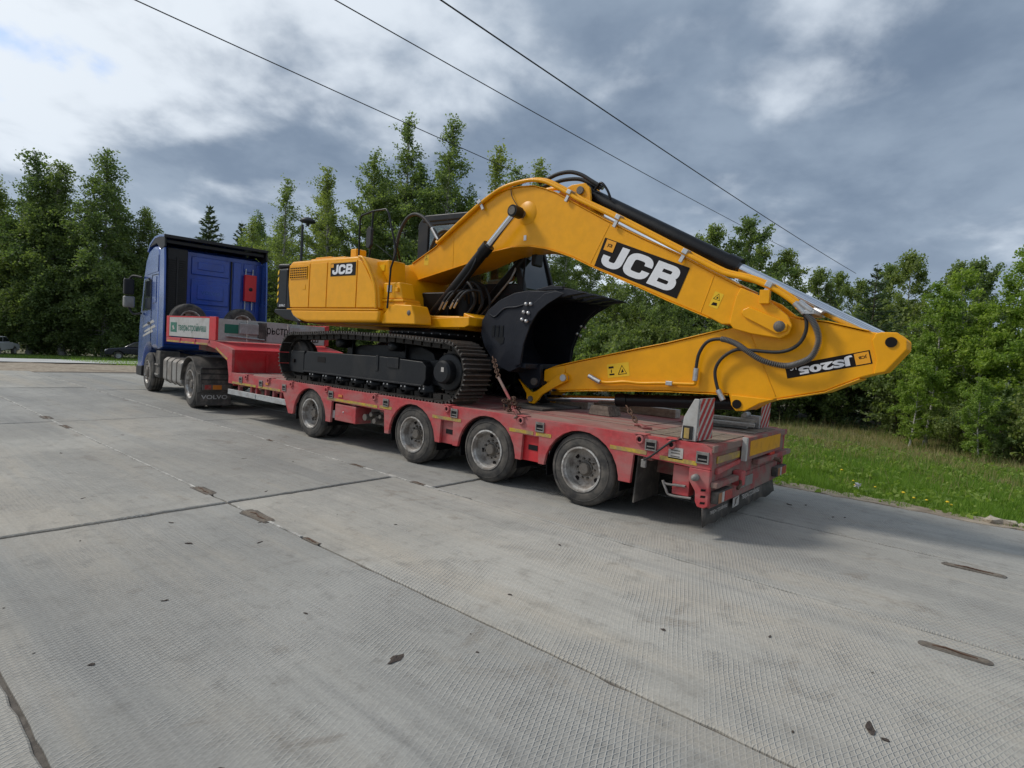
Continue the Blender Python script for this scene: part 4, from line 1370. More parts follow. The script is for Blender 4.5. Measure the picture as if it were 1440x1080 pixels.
    for k in range(8):
        x = -5.36 + k * 0.385
        ro = MB().lathe([(0.05, -0.17), (0.085, -0.16), (0.085, -0.06), (0.105, -0.055), (0.105, 0.055), (0.085, 0.06), (0.085, 0.16), (0.05, 0.17)], (x, yc, 0.995), 'y', 20).build('track_roller', 'black_paint', EX)
        MB().bx(x - 0.06, x + 0.06, yf - 0.008 if side == 0 else yf - 0.03, yf + 0.03 if side == 0 else yf + 0.008, 0.975, 1.054).build('roller_mount', 'black_paint', ro, 0.006)
        bo = MB()
        for dx in (-0.04, 0.04):
            bo.cyl((x + dx, yf - 0.02 if side == 0 else yf + 0.02, 1.03), (x + dx, yf, 1.03), 0.013, n=6)
        bo.build('roller_bolts', 'zinc', ro)['kind'] = 'stuff'
    for x in (-4.75, -3.45):
        MB().lathe([(0.0005, -0.1), (0.07, -0.1), (0.07, 0.1), (0.0005, 0.1)], (x, yc, 1.575), 'y', 18).build('carrier_roller', 'black_paint', EX)
        MB().bx(x - 0.07, x + 0.07, yi - 0.06 if side == 0 else yo, yi if side == 0 else yo + 0.06, 1.40, 1.64).build('carrier_bracket', 'black_paint', EX, 0.01)
MB().prism([(-5.0, 1.14), (-2.9, 1.14), (-2.75, 1.32), (-2.85, 1.52), (-3.1, 1.60), (-4.0, 1.60), (-4.6, 1.56), (-5.0, 1.40)], 0.471, 2 * YC - 0.471).build('car_body', 'charcoal', EX, 0.02)
SLX = -3.45
sr = MB().lathe([(0.70, 1.601), (0.86, 1.605), (0.86, 1.70), (0.80, 1.705), (0.80, 1.74), (0.88, 1.745), (0.88, 1.865), (0.5, 1.87)], (SLX, YC, 0), 'z', 56).build('slew_ring', 'black_paint', EX)
for zz, rr_ in ((1.66, 0.862), (1.80, 0.882)):
    bo = MB()
    for i in range(44):
        a = 2 * math.pi * i / 44
        bo.cyl((SLX + rr_ * math.cos(a), YC + rr_ * math.sin(a), zz), (SLX + (rr_ + 0.012) * math.cos(a), YC + (rr_ + 0.012) * math.sin(a), zz), 0.011, n=6)
    bo.build('ring_bolts', 'galv', sr)['kind'] = 'stuff'

# ---- upper structure
MB().bx(-6.0, -2.45, 0.55, 2.0, 1.872, 2.06).build('slew_frame', 'yellow', EX, 0.02)
MB().prism([(-2.50, 1.90), (-2.26, 1.93), (-2.24, 2.05), (-2.50, 2.12)], 0.67, 1.95).build('frame_nose', 'yellow', EX, 0.02)
MB().bx(-4.8, -2.42, 1.68, 2.5, 1.92, 2.06).build('cab_platform', 'yellow', EX, 0.015)
# rounded engine house: section in y-z, trimmed front edge
hp = [(-6.10, 2.10), (-6.10, 2.86), (-6.02, 2.905), (-4.16, 2.905), (-4.05, 2.875), (-3.92, 2.76), (-3.76, 2.55), (-3.66, 2.36), (-3.62, 2.10)]
MB().prism(hp, 0.065, 2.485).build('engine_house', 'yellow', EX, 0.05, 4)
MB().prism([(-6.10, 2.095), (-3.60, 2.095), (-3.59, 1.99), (-3.62, 1.91), (-5.50, 1.885), (-6.10, 1.96)], 0.05, 2.50).build('lower_skirt', 'yellow', EX, 0.045, 4)
MB().bx(-6.10, -3.62, 0.045, 0.075, 2.083, 2.107).build('skirt_lip', 'yellow', EX, 0.008)
# counterweight, black, rounded tail
cw_plan = []
for i in range(15):
    t = i / 14
    y = 0.05 + 2.45 * t
    cw_plan.append((-6.46 - 0.10 * math.sin(math.pi * t) ** 0.6, y))
cw_plan = [(-6.105, 0.05)] + cw_plan + [(-6.105, 2.50)]
MB().prism(cw_plan, 2.10, 2.80, 'z').build('counterweight', 'black_paint', EX, 0.05, 4)
MB().prism(cw_plan[1:-1] + [(-6.15, 2.45), (-6.15, 0.10)], 2.803, 2.885, 'z').build('counterweight_cap', 'black_paint', EX, 0.05, 4)
MB().prism([(-6.50, 2.095), (-5.98, 2.098), (-5.88, 2.0), (-5.62, 1.89), (-5.75, 1.875), (-6.15, 1.92), (-6.50, 2.03)], 0.042, 2.508).build('counterweight_base', 'black_paint', EX, 0.02, 3)
MB().prism([(-6.105, 2.11), (-6.0, 2.11), (-6.08, 2.50), (-6.105, 2.83)], 0.045, 0.066).build('tail_panel', 'black_paint', EX, 0.004)
add_text('lettering', 'JS205LC', 0.20, 0.045, 'white', EX, ep(-6.36, 0.0485, 2.13), X3, Z3, NY, 0.02)
for k in range(5):
    MB().prism([(-6.425, 2.20 + k * 0.12), (-6.385, 2.235 + k * 0.12), (-6.385, 2.295 + k * 0.12), (-6.425, 2.26 + k * 0.12)], 0.044, 0.056).build('hazard_stripe', 'decal_yellow', EX)
# side doors with real gaps
d1 = [(-5.995, 2.125), (-5.445, 2.125), (-5.445, 2.84), (-6.06, 2.84), (-6.075, 2.5)]
MB().prism(d1, 0.048, 0.0645).build('engine_door', 'yellow', EX, 0.008)
MB().bx(-5.425, -4.945, 0.048, 0.0645, 2.125, 2.84).build('engine_door', 'yellow', EX, 0.008)
MB().bx(-4.925, -4.165, 0.048, 0.0645, 2.125, 2.84).build('engine_door', 'yellow', EX, 0.008)
d4 = [(-4.145, 2.125), (-3.70, 2.125), (-3.71, 2.34), (-3.80, 2.52), (-3.95, 2.70), (-4.07, 2.82), (-4.145, 2.84)]
MB().prism(d4, 0.048, 0.0645).build('engine_door', 'yellow', EX, 0.008)
MB().tube(smooth_path([(-4.13, 0.055, 2.885), (-4.02, 0.055, 2.85), (-3.86, 0.055, 2.66), (-3.72, 0.055, 2.42), (-3.67, 0.055, 2.12)], 6), 0.022, 8).build('edge_trim', 'yellow', EX)
gr = MB().bx(-6.02, -5.50, 0.043, 0.0478, 2.60, 2.80).build('air_grille', 'black_paint', EX)
for k in range(6):
    z = 2.60 + k * 0.0375
    MB().bx(-6.02, -5.50, 0.036, 0.0428, z, z + 0.0125).build('grille_slat', 'yellow', gr)
for k in range(10):
    x = -6.02 + k * 0.0567
    MB().bx(x, x + 0.0075, 0.034, 0.0428, 2.60, 2.80).build('grille_bar', 'yellow', gr)
MB().bx(-5.62, -5.54, 0.042, 0.0478, 2.42, 2.50).build('door_latch', 'yellow', EX, 0.004)
dk = MB().bx(-4.84, -4.19, 0.0445, 0.0475, 2.61, 2.81).build('logo_plate', 'decal_black', EX)
o = bpy.data.objects.new('lettering', jcb_letters(0.55, 0.15))
COL.objects.link(o)
o.parent = EX
on_plane(o, ep(-4.80, 0.0435, 2.635), X3, Z3, NY)
MB().bx(-4.83, -4.76, 0.0425, 0.0443, 2.745, 2.80).build('logo_corner', 'decal_orange', EX)
# hood on top, exhaust stub, handrails
MB().bx(-5.85, -4.85, 0.30, 2.2, 2.907, 2.975).build('hood', 'yellow', EX, 0.03, 3)
MB().bx(-5.75, -5.30, 0.34, 2.1, 2.977, 3.0).build('hood_cover', 'yellow', EX, 0.01)
MB().bx(-4.78, -4.62, 0.35, 0.55, 2.907, 3.09).build('exhaust_box', 'yellow', EX, 0.02)
rail_mat = 'black_paint'
rl = MB().tube([(-4.26, 0.14, 2.90), (-4.27, 0.14, 3.46), (-4.24, 0.14, 3.52), (-3.98, 0.14, 3.56), (-3.66, 0.14, 3.56), (-3.60, 0.14, 3.50), (-3.38, 0.14, 2.93), (-3.46, 0.12, 2.70), (-3.47, 0.10, 2.12)], 0.014, 8).build('handrail', rail_mat, EX)
MB().tube([(-3.96, 0.14, 3.55), (-3.97, 0.14, 3.2), (-4.0, 0.14, 2.88)], 0.014, 8).build('rail_post', rail_mat, rl)
MB().tube([(-3.72, 0.50, 2.86), (-3.60, 0.36, 2.96), (-3.41, 0.16, 3.00)], 0.012, 8).build('rail_stay', rail_mat, rl)
mi = MB().cyl((-3.97, 0.14, 3.15), (-3.92, 0.10, 3.17), 0.014, n=8).build('mirror_bracket', 'black_paint', EX)
MB().prism([(-4.00, 3.02), (-3.93, 2.99), (-3.88, 3.05), (-3.88, 3.28), (-3.94, 3.33), (-4.0, 3.28)], 0.06, 0.11).build('side_mirror', 'plastic', EX, 0.015, 3)
# tank wall, step boxes on the near side
MB().prism([(-4.02, 2.3), (-4.02, 2.86), (-3.74, 2.86), (-3.66, 2.3)], 0.30, 0.62).build('fuel_tank', 'yellow', EX, 0.02)
MB().prism([(-3.66, 2.26), (-3.655, 2.50), (-3.30, 2.50), (-3.22, 2.26)], 0.16, 0.42).build('valve_box', 'yellow', EX, 0.02)
MB().bx(-3.66, -3.18, 0.14, 0.46, 2.22, 2.258).build('step_plate', 'yellow', EX, 0.008)
MB().bx(-3.66, -3.15, 0.16, 0.46, 2.08, 2.218).build('step_riser', 'yellow', EX, 0.01)
MB().bx(-3.56, -3.46, 0.152, 0.1585, 2.36, 2.46).build('box_plate', 'whitedirty', EX)
MB().bx(-3.36, -3.30, 0.13, 0.1585, 2.36, 2.42).build('box_catch', 'yellow', EX, 0.005)
MB().prism([(-3.62, 2.02), (-3.44, 2.15), (-3.34, 2.185), (-2.98, 2.17), (-2.90, 2.02), (-2.88, 1.90), (-3.62, 1.90)], 0.12, 0.44).build('front_step_box', 'yellow', EX, 0.02)
MB().lathe([(0.001, -0.004), (0.035, -0.004), (0.04, 0.004)], (-3.02, 0.118, 2.06), 'y', 14).build('box_knob', 'hub', EX)
MB().prism([(-3.00, 1.88), (-2.30, 1.90), (-2.22, 1.93), (-2.22, 2.05), (-3.00, 2.02)], 0.50, 0.66).build('frame_rail', 'yellow', EX, 0.012)
MB().bx(-3.96, -3.82, 0.290, 0.2995, 2.70, 2.79).build('warning_decal', 'decal_yellow', EX)

# ---- cab on the far side
cb = MB().prism([(-4.62, 2.07), (-4.66, 3.72), (-4.55, 3.86), (-2.85, 3.80), (-2.52, 3.62), (-2.24, 2.60), (-2.30, 2.07)], 1.66, 1.72)
cbo = None


def cab_side(y0, y1):
    fr = MB()
    outer = [(-4.62, 2.07), (-4.66, 3.72), (-4.55, 3.86), (-2.85, 3.80), (-2.52, 3.62), (-2.24, 2.60), (-2.30, 2.07)]
    # posts and rails instead of a solid wall
    fr.prism([(-4.66, 2.07), (-4.68, 3.74), (-4.56, 3.86), (-4.42, 3.74), (-4.40, 2.07)], y0, y1)
    fr.prism([(-3.60, 2.2), (-3.60, 3.76), (-3.46, 3.76), (-3.46, 2.2)], y0, y1)
    fr.prism([(-2.96, 3.68), (-2.62, 3.66), (-2.22, 2.62), (-2.28, 2.07), (-2.38, 2.07), (-2.34, 2.62), (-2.72, 3.62)], y0, y1)
    fr.prism([(-4.56, 3.70), (-4.56, 3.86), (-2.90, 3.81), (-2.60, 3.66), (-2.90, 3.66)], y0 - 0.001, y1 + 0.001)
    fr.prism([(-4.42, 2.07), (-4.42, 2.66), (-2.40, 2.66), (-2.30, 2.62), (-2.34, 2.07)], y0 + 0.001, y1 - 0.001)
    return fr


cabp = cab_side(1.66, 1.73).build('cab', 'charcoal', EX, 0.02)
cab_side(2.43, 2.50).build('cab_outer_frame', 'charcoal', cabp, 0.02)
MB().prism([(-4.60, 3.80), (-4.50, 3.885), (-2.86, 3.83), (-2.56, 3.66), (-2.9, 3.72), (-4.56, 3.76)], 1.64, 2.52).build('cab_roof', 'charcoal', cabp, 0.03)
MB().bx(-4.66, -4.60, 1.731, 2.429, 2.07, 2.9).build('cab_back', 'charcoal', cabp, 0.01)
MB().prism([(-2.30, 2.12), (-2.26, 2.60), (-2.62, 3.60), (-2.65, 3.60), (-2.29, 2.60), (-2.33, 2.12)], 1.75, 2.41).build('windscreen', 'glass', cabp)


def glass_mat():
    m = bpy.data.materials.new('cab_window_glass')
    m.use_nodes = True
    N = NT(m.node_tree)
    m.node_tree.nodes.clear()
    out = N.new('ShaderNodeOutputMaterial')
    a = N.new('ShaderNodeBsdfTransparent')
    a.inputs[0].default_value = (0.80, 0.86, 0.84, 1)
    g = N.new('ShaderNodeBsdfGlossy')
    g.inputs['Roughness'].default_value = 0.03
    mx = N.new('ShaderNodeMixShader')
    mx.inputs[0].default_value = 0.16
    N.l.new(a.outputs[0], mx.inputs[1])
    N.l.new(g.outputs[0], mx.inputs[2])
    N.l.new(mx.outputs[0], out.inputs[0])
    return m


M['window'] = glass_mat()
for y in (1.69, 2.46):
    MB().bx(-4.42, -3.60, y - 0.003, y + 0.003, 2.66, 3.70).build('side_window', 'window', cabp)
    MB().prism([(-3.46, 2.66), (-2.40, 2.66), (-2.75, 3.66), (-3.46, 3.66)], y - 0.003, y + 0.003).build('side_window', 'window', cabp)
MB().bx(-4.655, -4.64, 1.73, 2.43, 2.9, 3.72).build('rear_window', 'window', cabp)
seat = MB().bx(-3.75, -3.25, 1.85, 2.3, 2.45, 2.6).build('operator_seat', 'plastic', cabp, 0.04)
MB().prism([(-3.80, 2.60), (-3.62, 2.60), (-3.72, 3.30), (-3.86, 3.30)], 1.87, 2.28).build('seat_back', 'plastic', seat, 0.04)
MB().bx(-3.1, -2.7, 1.8, 1.9, 2.3, 2.75).build('control_console', 'grey_panel', cabp, 0.02)
MB().tube([(-2.18, 1.58, 2.55), (-2.16, 1.58, 3.3), (-2.30, 1.62, 3.45)], 0.016, 8).build('cab_handrail', 'black_paint', cabp)
MB().tube([(-2.25, 1.66, 3.18), (-1.98, 1.62, 3.20)], 0.015, 8).build('mirror_arm', 'black_paint', cabp)
MB().bx(-2.0, -1.93, 1.50, 1.72, 2.88, 3.13).build('cab_mirror', 'plastic', cabp, 0.03, 3)

# ---- boom
btop = [(-4.12, 2.90), (-3.99, 2.915), (-3.48, 3.14), (-2.80, 3.55), (-2.48, 3.73), (-2.30, 3.82), (-2.08, 3.86), (-1.85, 3.865), (-1.62, 3.845), (-1.45, 3.79), (-1.27, 3.72), (-0.98, 3.56), (-0.46, 3.28), (0.02, 3.04), (0.47, 2.83), (0.96, 2.57), (1.22, 2.44)]
bend = [(1.48, 2.32), (1.70, 2.15), (1.75, 2.05), (1.72, 1.96), (1.64, 1.92)]
bbot = [(1.50, 1.935), (1.04, 2.05), (0.90, 2.12), (0.41, 2.31), (0.07, 2.455), (-0.41, 2.65), (-0.66, 2.75), (-0.92, 2.865), (-1.15, 2.945), (-1.38, 3.01), (-1.64, 3.055), (-1.93, 3.06), (-2.26, 3.02), (-2.58, 2.93), (-2.75, 2.875), (-3.44, 2.74), (-3.95, 2.64)]
foot = [(-4.18, 2.60), (-4.32, 2.62), (-4.38, 2.72), (-4.34, 2.82), (-4.24, 2.88)]
boom = MB().prism(btop[1:] + bbot[0:0] + [(1.30, 2.05), (1.04, 2.05)] + bbot[2:] + foot, 0.985, 1.565).build('boom', 'yellow', EX, 0.012)
MB().strip(btop[1:], 0.012, 0.968, 1.582).build('top_flange', 'yellow', boom, 0.004)
MB().strip([(x, z - 0.0) for x, z in bbot[2:]], 0.012, 0.968, 1.582).build('bottom_flange', 'yellow', boom, 0.004)
for y0, y1 in ((0.955, 0.984), (1.566, 1.595)):
    MB().prism([(1.18, 2.35), (1.22, 2.435), (1.48, 2.32), (1.70, 2.15), (1.755, 2.05), (1.73, 1.965), (1.65, 1.915), (1.50, 1.935), (1.36, 1.955), (1.18, 2.00), (1.13, 2.06)], y0, y1).build('boom_end_cheek', 'yellow', boom, 0.012)
# seams on the boom side
for a, b in (((-0.42, 3.24), (-0.66, 2.77)), ((0.92, 2.58), (0.80, 2.17)), ((-3.10, 3.34), (-3.08, 2.82))):
    MB().tube([(a[0], 0.986, a[1]), (b[0], 0.986, b[1])], 0.006, 6).build('weld_seam', 'yellow', boom)
lv = MB().prism([(1.27, 2.20), (1.33, 2.23), (1.60, 2.12), (1.72, 2.06), (1.71, 1.99), (1.62, 1.96), (1.50, 2.02), (1.28, 2.13), (1.255, 2.165)], 0.925, 0.954).build('pin_keeper', 'yellow', boom, 0.01)
MB().lathe([(0.001, -0.012), (0.052, -0.012), (0.056, 0.0)], (1.64, 0.924, 2.035), 'y', 24).build('boom_arm_pin', 'hub', EX)
MB().cyl((1.64, 0.93, 2.035), (1.64, 1.62, 2.035), 0.05, n=20).build('boom_arm_pin', 'hub', EX)
# boom foot bosses and mounting cheeks
for y0, y1 in ((0.88, 0.98), (1.57, 1.67)):
    MB().prism([(-4.55, 2.05), (-3.85, 2.05), (-4.02, 2.68), (-4.10, 2.86), (-4.25, 2.90), (-4.40, 2.84), (-4.46, 2.70)], y0, y1).build('boom_mount', 'yellow', EX, 0.02)
MB().lathe([(0.001, -0.008), (0.055, -0.008), (0.09, -0.006), (0.095, 0.0)], (-4.24, 0.879, 2.745), 'y', 24).build('boom_foot_pin', 'hub', EX)
# round boss where the lift cylinders pin to the boom
MB().lathe([(0.001, -0.008), (0.15, -0.008), (0.16, 0.0)], (-1.72, 0.984, 3.50), 'y', 32).build('boom_boss', 'yellow', boom)
MB().cyl((-1.79, 0.74, 3.49), (-1.79, 1.81, 3.49), 0.055, n=20).build('lift_cylinder_pin', 'hub', EX)


def cyl_unit(name, base, tip, y, rb, rr_, frac, base_r=None):
    """hydraulic cylinder: barrel, gland, rod, eyes"""
    a, b = Vector((base[0], y, base[1])), Vector((tip[0], y, tip[1]))
    m_ = a.lerp(b, frac)
    d = (b - a).normalized()
    ob = MB().cyl(a, m_, rb, n=24).build(name, 'black_paint', EX)
    MB().cyl(m_ - d * 0.02, m_ + d * 0.13, rb * 1.14, n=24).build('cylinder_gland', 'black_paint', ob)
    MB().cyl(m_ + d * 0.10, b, rr_, n=20).build('piston_rod', 'chrome', ob)
    MB().cyl(Vector((a.x, y - rb * 1.05, a.z)), Vector((a.x, y + rb * 1.05, a.z)), rb * 1.15, n=20).build('base_eye', 'black_paint', ob)
    MB().cyl(Vector((b.x, y - rb * 1.0, b.z)), Vector((b.x, y + rb * 1.0, b.z)), rb * 1.0, n=20).build('rod_eye', 'black_paint', ob)
    return ob


for y in (0.83, 1.72):
    c1 = cyl_unit('lift_cylinder', (-3.36, 2.02), (-1.79, 3.49), y, 0.080, 0.048, 0.655)
    ln = MB().tube(smooth_path([(-3.22, y - 0.05, 2.07), (-3.10, y - 0.10, 2.10), (-2.55, y - 0.09, 2.63), (-2.42, y - 0.085, 2.80), (-2.40, y - 0.06, 2.90)], 5), 0.016, 8).build('oil_line', 'zinc' if y > 1 else 'black_paint', c1)
MB().bx(-3.50, -3.22, 0.70, 1.85, 1.94, 2.08).build('cylinder_mount', 'yellow', EX, 0.02)
for q, x in enumerate((-3.04, -2.96, -2.82, -2.74)):
    fit_ = MB().cyl((x, 0.72, 2.16 + 0.01 * q), (x + 0.10, 0.70, 2.28 + 0.01 * q), 0.016, n=8).build('hose_fitting', 'zinc', EX)
    MB().tube(smooth_path([(x + 0.08, 0.70, 2.27), (x + 0.20, 0.75, 2.42), (x + 0.25, 0.95, 2.45), (x + 0.1, 1.15, 2.30)], 5), 0.018, 8).build('hydraulic_hose', 'rubber', EX)
# swing motor, swivel and hose bundle in the gap under the boom
MB().cyl((-3.0, 1.2, 2.06), (-3.0, 1.2, 2.5), 0.16, n=20).build('swing_motor', 'black_paint', EX)
MB().bx(-3.7, -3.1, 0.95, 1.6, 2.06, 2.45).build('control_valve', 'black_paint', EX, 0.02)
for q in range(3):
    y = 1.05 + 0.17 * q
    MB().tube(smooth_path([(-3.15, y, 2.4), (-2.95, y, 2.62), (-2.75, y, 2.55), (-2.65, y, 2.30), (-2.8, y, 2.1)], 5), 0.022, 8).build('hydraulic_hose', 'rubber', EX)

# arm cylinder on the boom's back
MB().prism([(-1.38, 3.72), (-1.10, 3.83), (-0.90, 3.83), (-0.82, 3.76), (-0.80, 3.66), (-0.78, 3.46)], 1.10, 1.14).build('cylinder_lug', 'yellow', boom, 0.01)
MB().prism([(-1.38, 3.72), (-1.10, 3.83), (-0.90, 3.83), (-0.82, 3.76), (-0.80, 3.66), (-0.78, 3.46)], 1.41, 1.45).build('cylinder_lug', 'yellow', boom, 0.01)
MB().cyl((-0.95, 1.07, 3.735), (-0.95, 1.48, 3.735), 0.05, n=18).build('arm_cylinder_pin', 'hub', EX)
cyl_unit('arm_cylinder', (-0.95, 3.735), (2.575, 1.925), YC, 0.092, 0.058, 0.545)
MB().tube(smooth_path([(-0.80, 1.20, 3.75), (-0.70, 1.17, 3.82), (-0.60, 1.165, 3.72), (-0.54, 1.17, 3.60)], 5), 0.016, 8).build('oil_line', 'black_paint', EX)

# steel oil pipes along the boom
pipe = [(-3.40, 3.20), (-2.75, 3.60), (-2.43, 3.77), (-2.12, 3.89), (-1.73, 3.925), (-1.46, 3.885), (-1.24, 3.785), (-1.02, 3.665), (-0.85, 3.565), (-0.30, 3.29), (0.59, 2.82), (0.97, 2.62), (1.10, 2.57), (1.30, 2.52), (1.46, 2.455), (1.58, 2.395), (1.74, 2.285), (1.80, 2.22)]
for q, (y, dz) in enumerate(((0.945, 0.0), (1.02, 0.028), (1.50, 0.028))):
    pts = smooth_path([(x, y, z + dz) for x, z in pipe], 4)
    pp = MB().tube(pts, 0.026, 10).build('oil_pipe', 'yellow', boom)
for (x, z, a) in ((-2.55, 3.715, -30), (-1.02, 3.67, 28), (-0.29, 3.285, 28), (0.585, 2.825, 28), (1.50, 2.44, 25)):
    m_ = Matrix.Translation((x, 0, z)) @ Matrix.Rotation(R_(a), 4, 'Y')
    MB().bx(-0.035, 0.035, 0.91, 1.06, -0.012, 0.045, m_).build('pipe_clamp', 'zinc', boom, 0.008)
    MB().bx(-0.022, 0.022, 0.935, 0.965, -0.11, -0.0125, m_).build('clamp_stem', 'zinc', boom, 0.004)
MB().bx(1.43, 1.53, 0.90, 0.953, 2.26, 2.40, None).build('pipe_bracket', 'yellow', boom, 0.006)
# hoses over the crown of the boom
for q, (pts, y0, y1) in enumerate((([(-1.60, 3.90), (-1.47, 3.95), (-1.33, 4.0), (-1.16, 4.01), (-1.00, 3.96), (-0.84, 3.86), (-0.70, 3.77)], 1.05, 1.22), ([(-1.62, 3.89), (-1.50, 3.92), (-1.32, 3.955), (-1.10, 3.945), (-0.94, 3.875), (-0.80, 3.80)], 1.18, 1.32))):
    k = len(pts)
    MB().tube(smooth_path([(x, y0 + (y1 - y0) * i / (k - 1), z) for i, (x, z) in enumerate(pts)], 5), 0.026, 10).build('hydraulic_hose', 'rubber', EX)
MB().cyl((-0.86, 1.2, 3.87), (-0.70, 1.23, 3.77), 0.03, n=10).build('hose_fitting', 'zinc', EX)
# hoses looping up behind the boom foot
for q, (pts, y) in enumerate((([(-4.50, 2.80), (-4.48, 3.15), (-4.40, 3.45), (-4.24, 3.66), (-4.05, 3.72), (-3.84, 3.65), (-3.66, 3.50), (-3.52, 3.36), (-3.42, 3.22)], 1.02), ([(-4.10, 2.9), (-4.02, 3.15), (-3.86, 3.42), (-3.66, 3.50), (-3.44, 3.42), (-3.20, 3.35)], 1.35), ([(-4.2, 2.9), (-4.1, 3.2), (-3.92, 3.45), (-3.72, 3.52), (-3.50, 3.42), (-3.25, 3.30)], 1.50))):
    MB().tube(smooth_path([(x, y, z) for x, z in pts], 5), 0.028, 10).build('hydraulic_hose', 'rubber', EX)
MB().cyl((-3.62, 1.02, 3.46), (-3.46, 1.02, 3.27), 0.032, n=10).build('hose_fitting', 'zinc', EX)
MB().tube([(-3.50, 1.02, 3.24), (-3.38, 1.0, 3.20), (-3.20, 1.0, 3.32)], 0.028, 8).build('oil_pipe', 'yellow', boom)
MB().tube(smooth_path([(-2.02, 0.97, 3.86), (-1.98, 0.955, 3.75), (-1.90, 0.955, 3.64), (-1.82, 0.95, 3.56)], 5), 0.006, 6).build('grease_line', 'rubber', boom)
MB().bx(-1.74, -1.70, 0.975, 0.984, 3.13, 3.20).build('side_decal', 'white', boom)
# boom lettering panel
ctr = Vector((0.0, 0.0, 0.0))
Pa, Pb, Pd = Vector((-0.47, 0.9815, 3.08)), Vector((0.64, 0.9815, 2.665)), Vector((-0.60, 0.9815, 2.735))
Ux = (Pb - Pa)
Lx = Ux.length
Ux.normalize()
Vz = Vector((-Ux.z, 0, Ux.x))
Hh = 0.362
org = Pa - Vz * Hh
pl = MB().add([(0, 0, 0), (Lx, 0, 0), (Lx, Hh, 0), (0, Hh, 0), (0, 0, -0.002), (Lx, 0, -0.002), (Lx, Hh, -0.002), (0, Hh, -0.002)], [(0, 1, 2, 3), (4, 7, 6, 5), (0, 4, 5, 1), (1, 5, 6, 2), (2, 6, 7, 3), (3, 7, 4, 0)]).build('logo_plate', 'decal_black', EX, world=False)
on_plane(pl, ep(*org), Ux, Vz, NY)
o = bpy.data.objects.new('lettering', jcb_letters(Lx * 0.925, Hh * 0.80))
COL.objects.link(o)
o.parent = EX
on_plane(o, ep(*(org + Ux * (Lx * 0.04) + Vz * (Hh * 0.10) + Vector((0, -0.0015, 0)))), Ux, Vz, NY)
c_ = MB().add([(0, 0, 0), (0.14, 0, 0), (0.14, 0.13, 0), (0, 0.13, 0)], [(0, 1, 2, 3)]).build('logo_corner', 'decal_orange', EX, world=False)
on_plane(c_, ep(*(org + Ux * (Lx * 0.035) + Vz * (Hh * 0.615) + Vector((0, -0.0055, 0)))), Ux, Vz, NY)
add_text('lettering', 'JCB', 0.07, 0.05, 'decal_black', EX, ep(*(org + Ux * (Lx * 0.035 + 0.035) + Vz * (Hh * 0.615 + 0.04) + Vector((0, -0.007, 0)))), Ux, Vz, NY, 0.03)


def warn_sticker(parent, org, Ux, Vz, w, h, tri_at):
    b = MB().add([(0, 0, 0), (w, 0, 0), (w, h, 0), (0, h, 0)], [(0, 1, 2, 3)]).build('warning_sticker', 'decal_yellow', EX, world=False)
    on_plane(b, ep(*org), Ux, Vz, NY)
    cx, cy, s = tri_at
    t = MB()
    L, Rr = stroke_polys([(cx - s, cy - s * 0.8), (cx + s, cy - s * 0.8), (cx, cy + s), (cx - s, cy - s * 0.8)], s * 0.16)
    vs = []
    for a, c in zip(L, Rr):
        vs += [(a[0], a[1], 0.001), (c[0], c[1], 0.001)]
    t.add(vs, [(2 * i, 2 * i + 1, 2 * i + 3, 2 * i + 2) for i in range(3)])
    t.add([(cx - s * 0.35, cy - s * 0.5, 0.001), (cx + s * 0.35, cy - s * 0.45, 0.001), (cx + s * 0.1, cy + s * 0.3, 0.001)], [(0, 1, 2)])
    t.build('sticker_print', 'decal_black', b)['kind'] = 'stuff'
    return b


wb = warn_sticker(boom, Vector((0.885, 0.9825, 2.245)), Ux, Vz, 0.105, 0.17, (0.052, 0.12, 0.036))
MB().add([(0.02, 0.02, 0.0012), (0.085, 0.03, 0.0012), (0.075, 0.06, 0.0012), (0.03, 0.055, 0.0012)], [(0, 1, 2, 3)]).build('sticker_print', 'decal_black', wb)
warn_sticker(boom, Vector((-3.72, 0.9825, 2.88)), Vector((1, 0, 0)), Vector((0, 0, 1)), 0.10, 0.17, (0.05, 0.11, 0.034))

# ---- arm (folded back under the boom)
atop = [(-1.29, 1.24), (-1.31, 1.38), (-1.12, 1.45), (-0.82, 1.53), (0.06, 1.74), (0.41, 1.82), (1.09, 2.01), (1.42, 2.12), (1.70, 2.145), (1.82, 2.12), (2.05, 2.09), (2.35, 2.02), (2.49, 2.005), (2.62, 2.01), (2.70, 1.94), (2.705, 1.86), (2.56, 1.65), (2.36, 1.575), (2.07, 1.42)]
abot = [(1.62, 1.295), (1.48, 1.24), (1.33, 1.145), (1.24, 1.135), (1.18, 1.19), (1.145, 1.305), (0.46, 1.275), (0.10, 1.25), (-0.60, 1.19), (-1.06, 1.14), (-1.20, 1.16)]
arm = MB().prism(atop + abot, 1.085, 1.465).build('arm', 'yellow', EX, 0.012)
MB().strip([(-1.30, 1.385), (-1.12, 1.455), (-0.82, 1.535), (0.06, 1.745), (0.41, 1.825), (1.05, 2.0)], 0.012, 1.07, 1.48).build('arm_flange', 'yellow', arm, 0.004)
MB().strip([(2.36, 1.57), (2.07, 1.415), (1.64, 1.298)], 0.012, 1.07, 1.48).build('arm_flange', 'yellow', arm, 0.004)
MB().strip([(1.14, 1.30), (0.46, 1.27), (0.10, 1.245), (-0.60, 1.185), (-1.06, 1.135)], 0.012, 1.07, 1.48).build('arm_flange', 'yellow', arm, 0.004)
MB().strip([(2.40, 2.015), (2.05, 2.095), (1.82, 2.125), (1.72, 2.15)][::-1], 0.012, 1.07, 1.48).build('arm_flange', 'yellow', arm, 0.004)
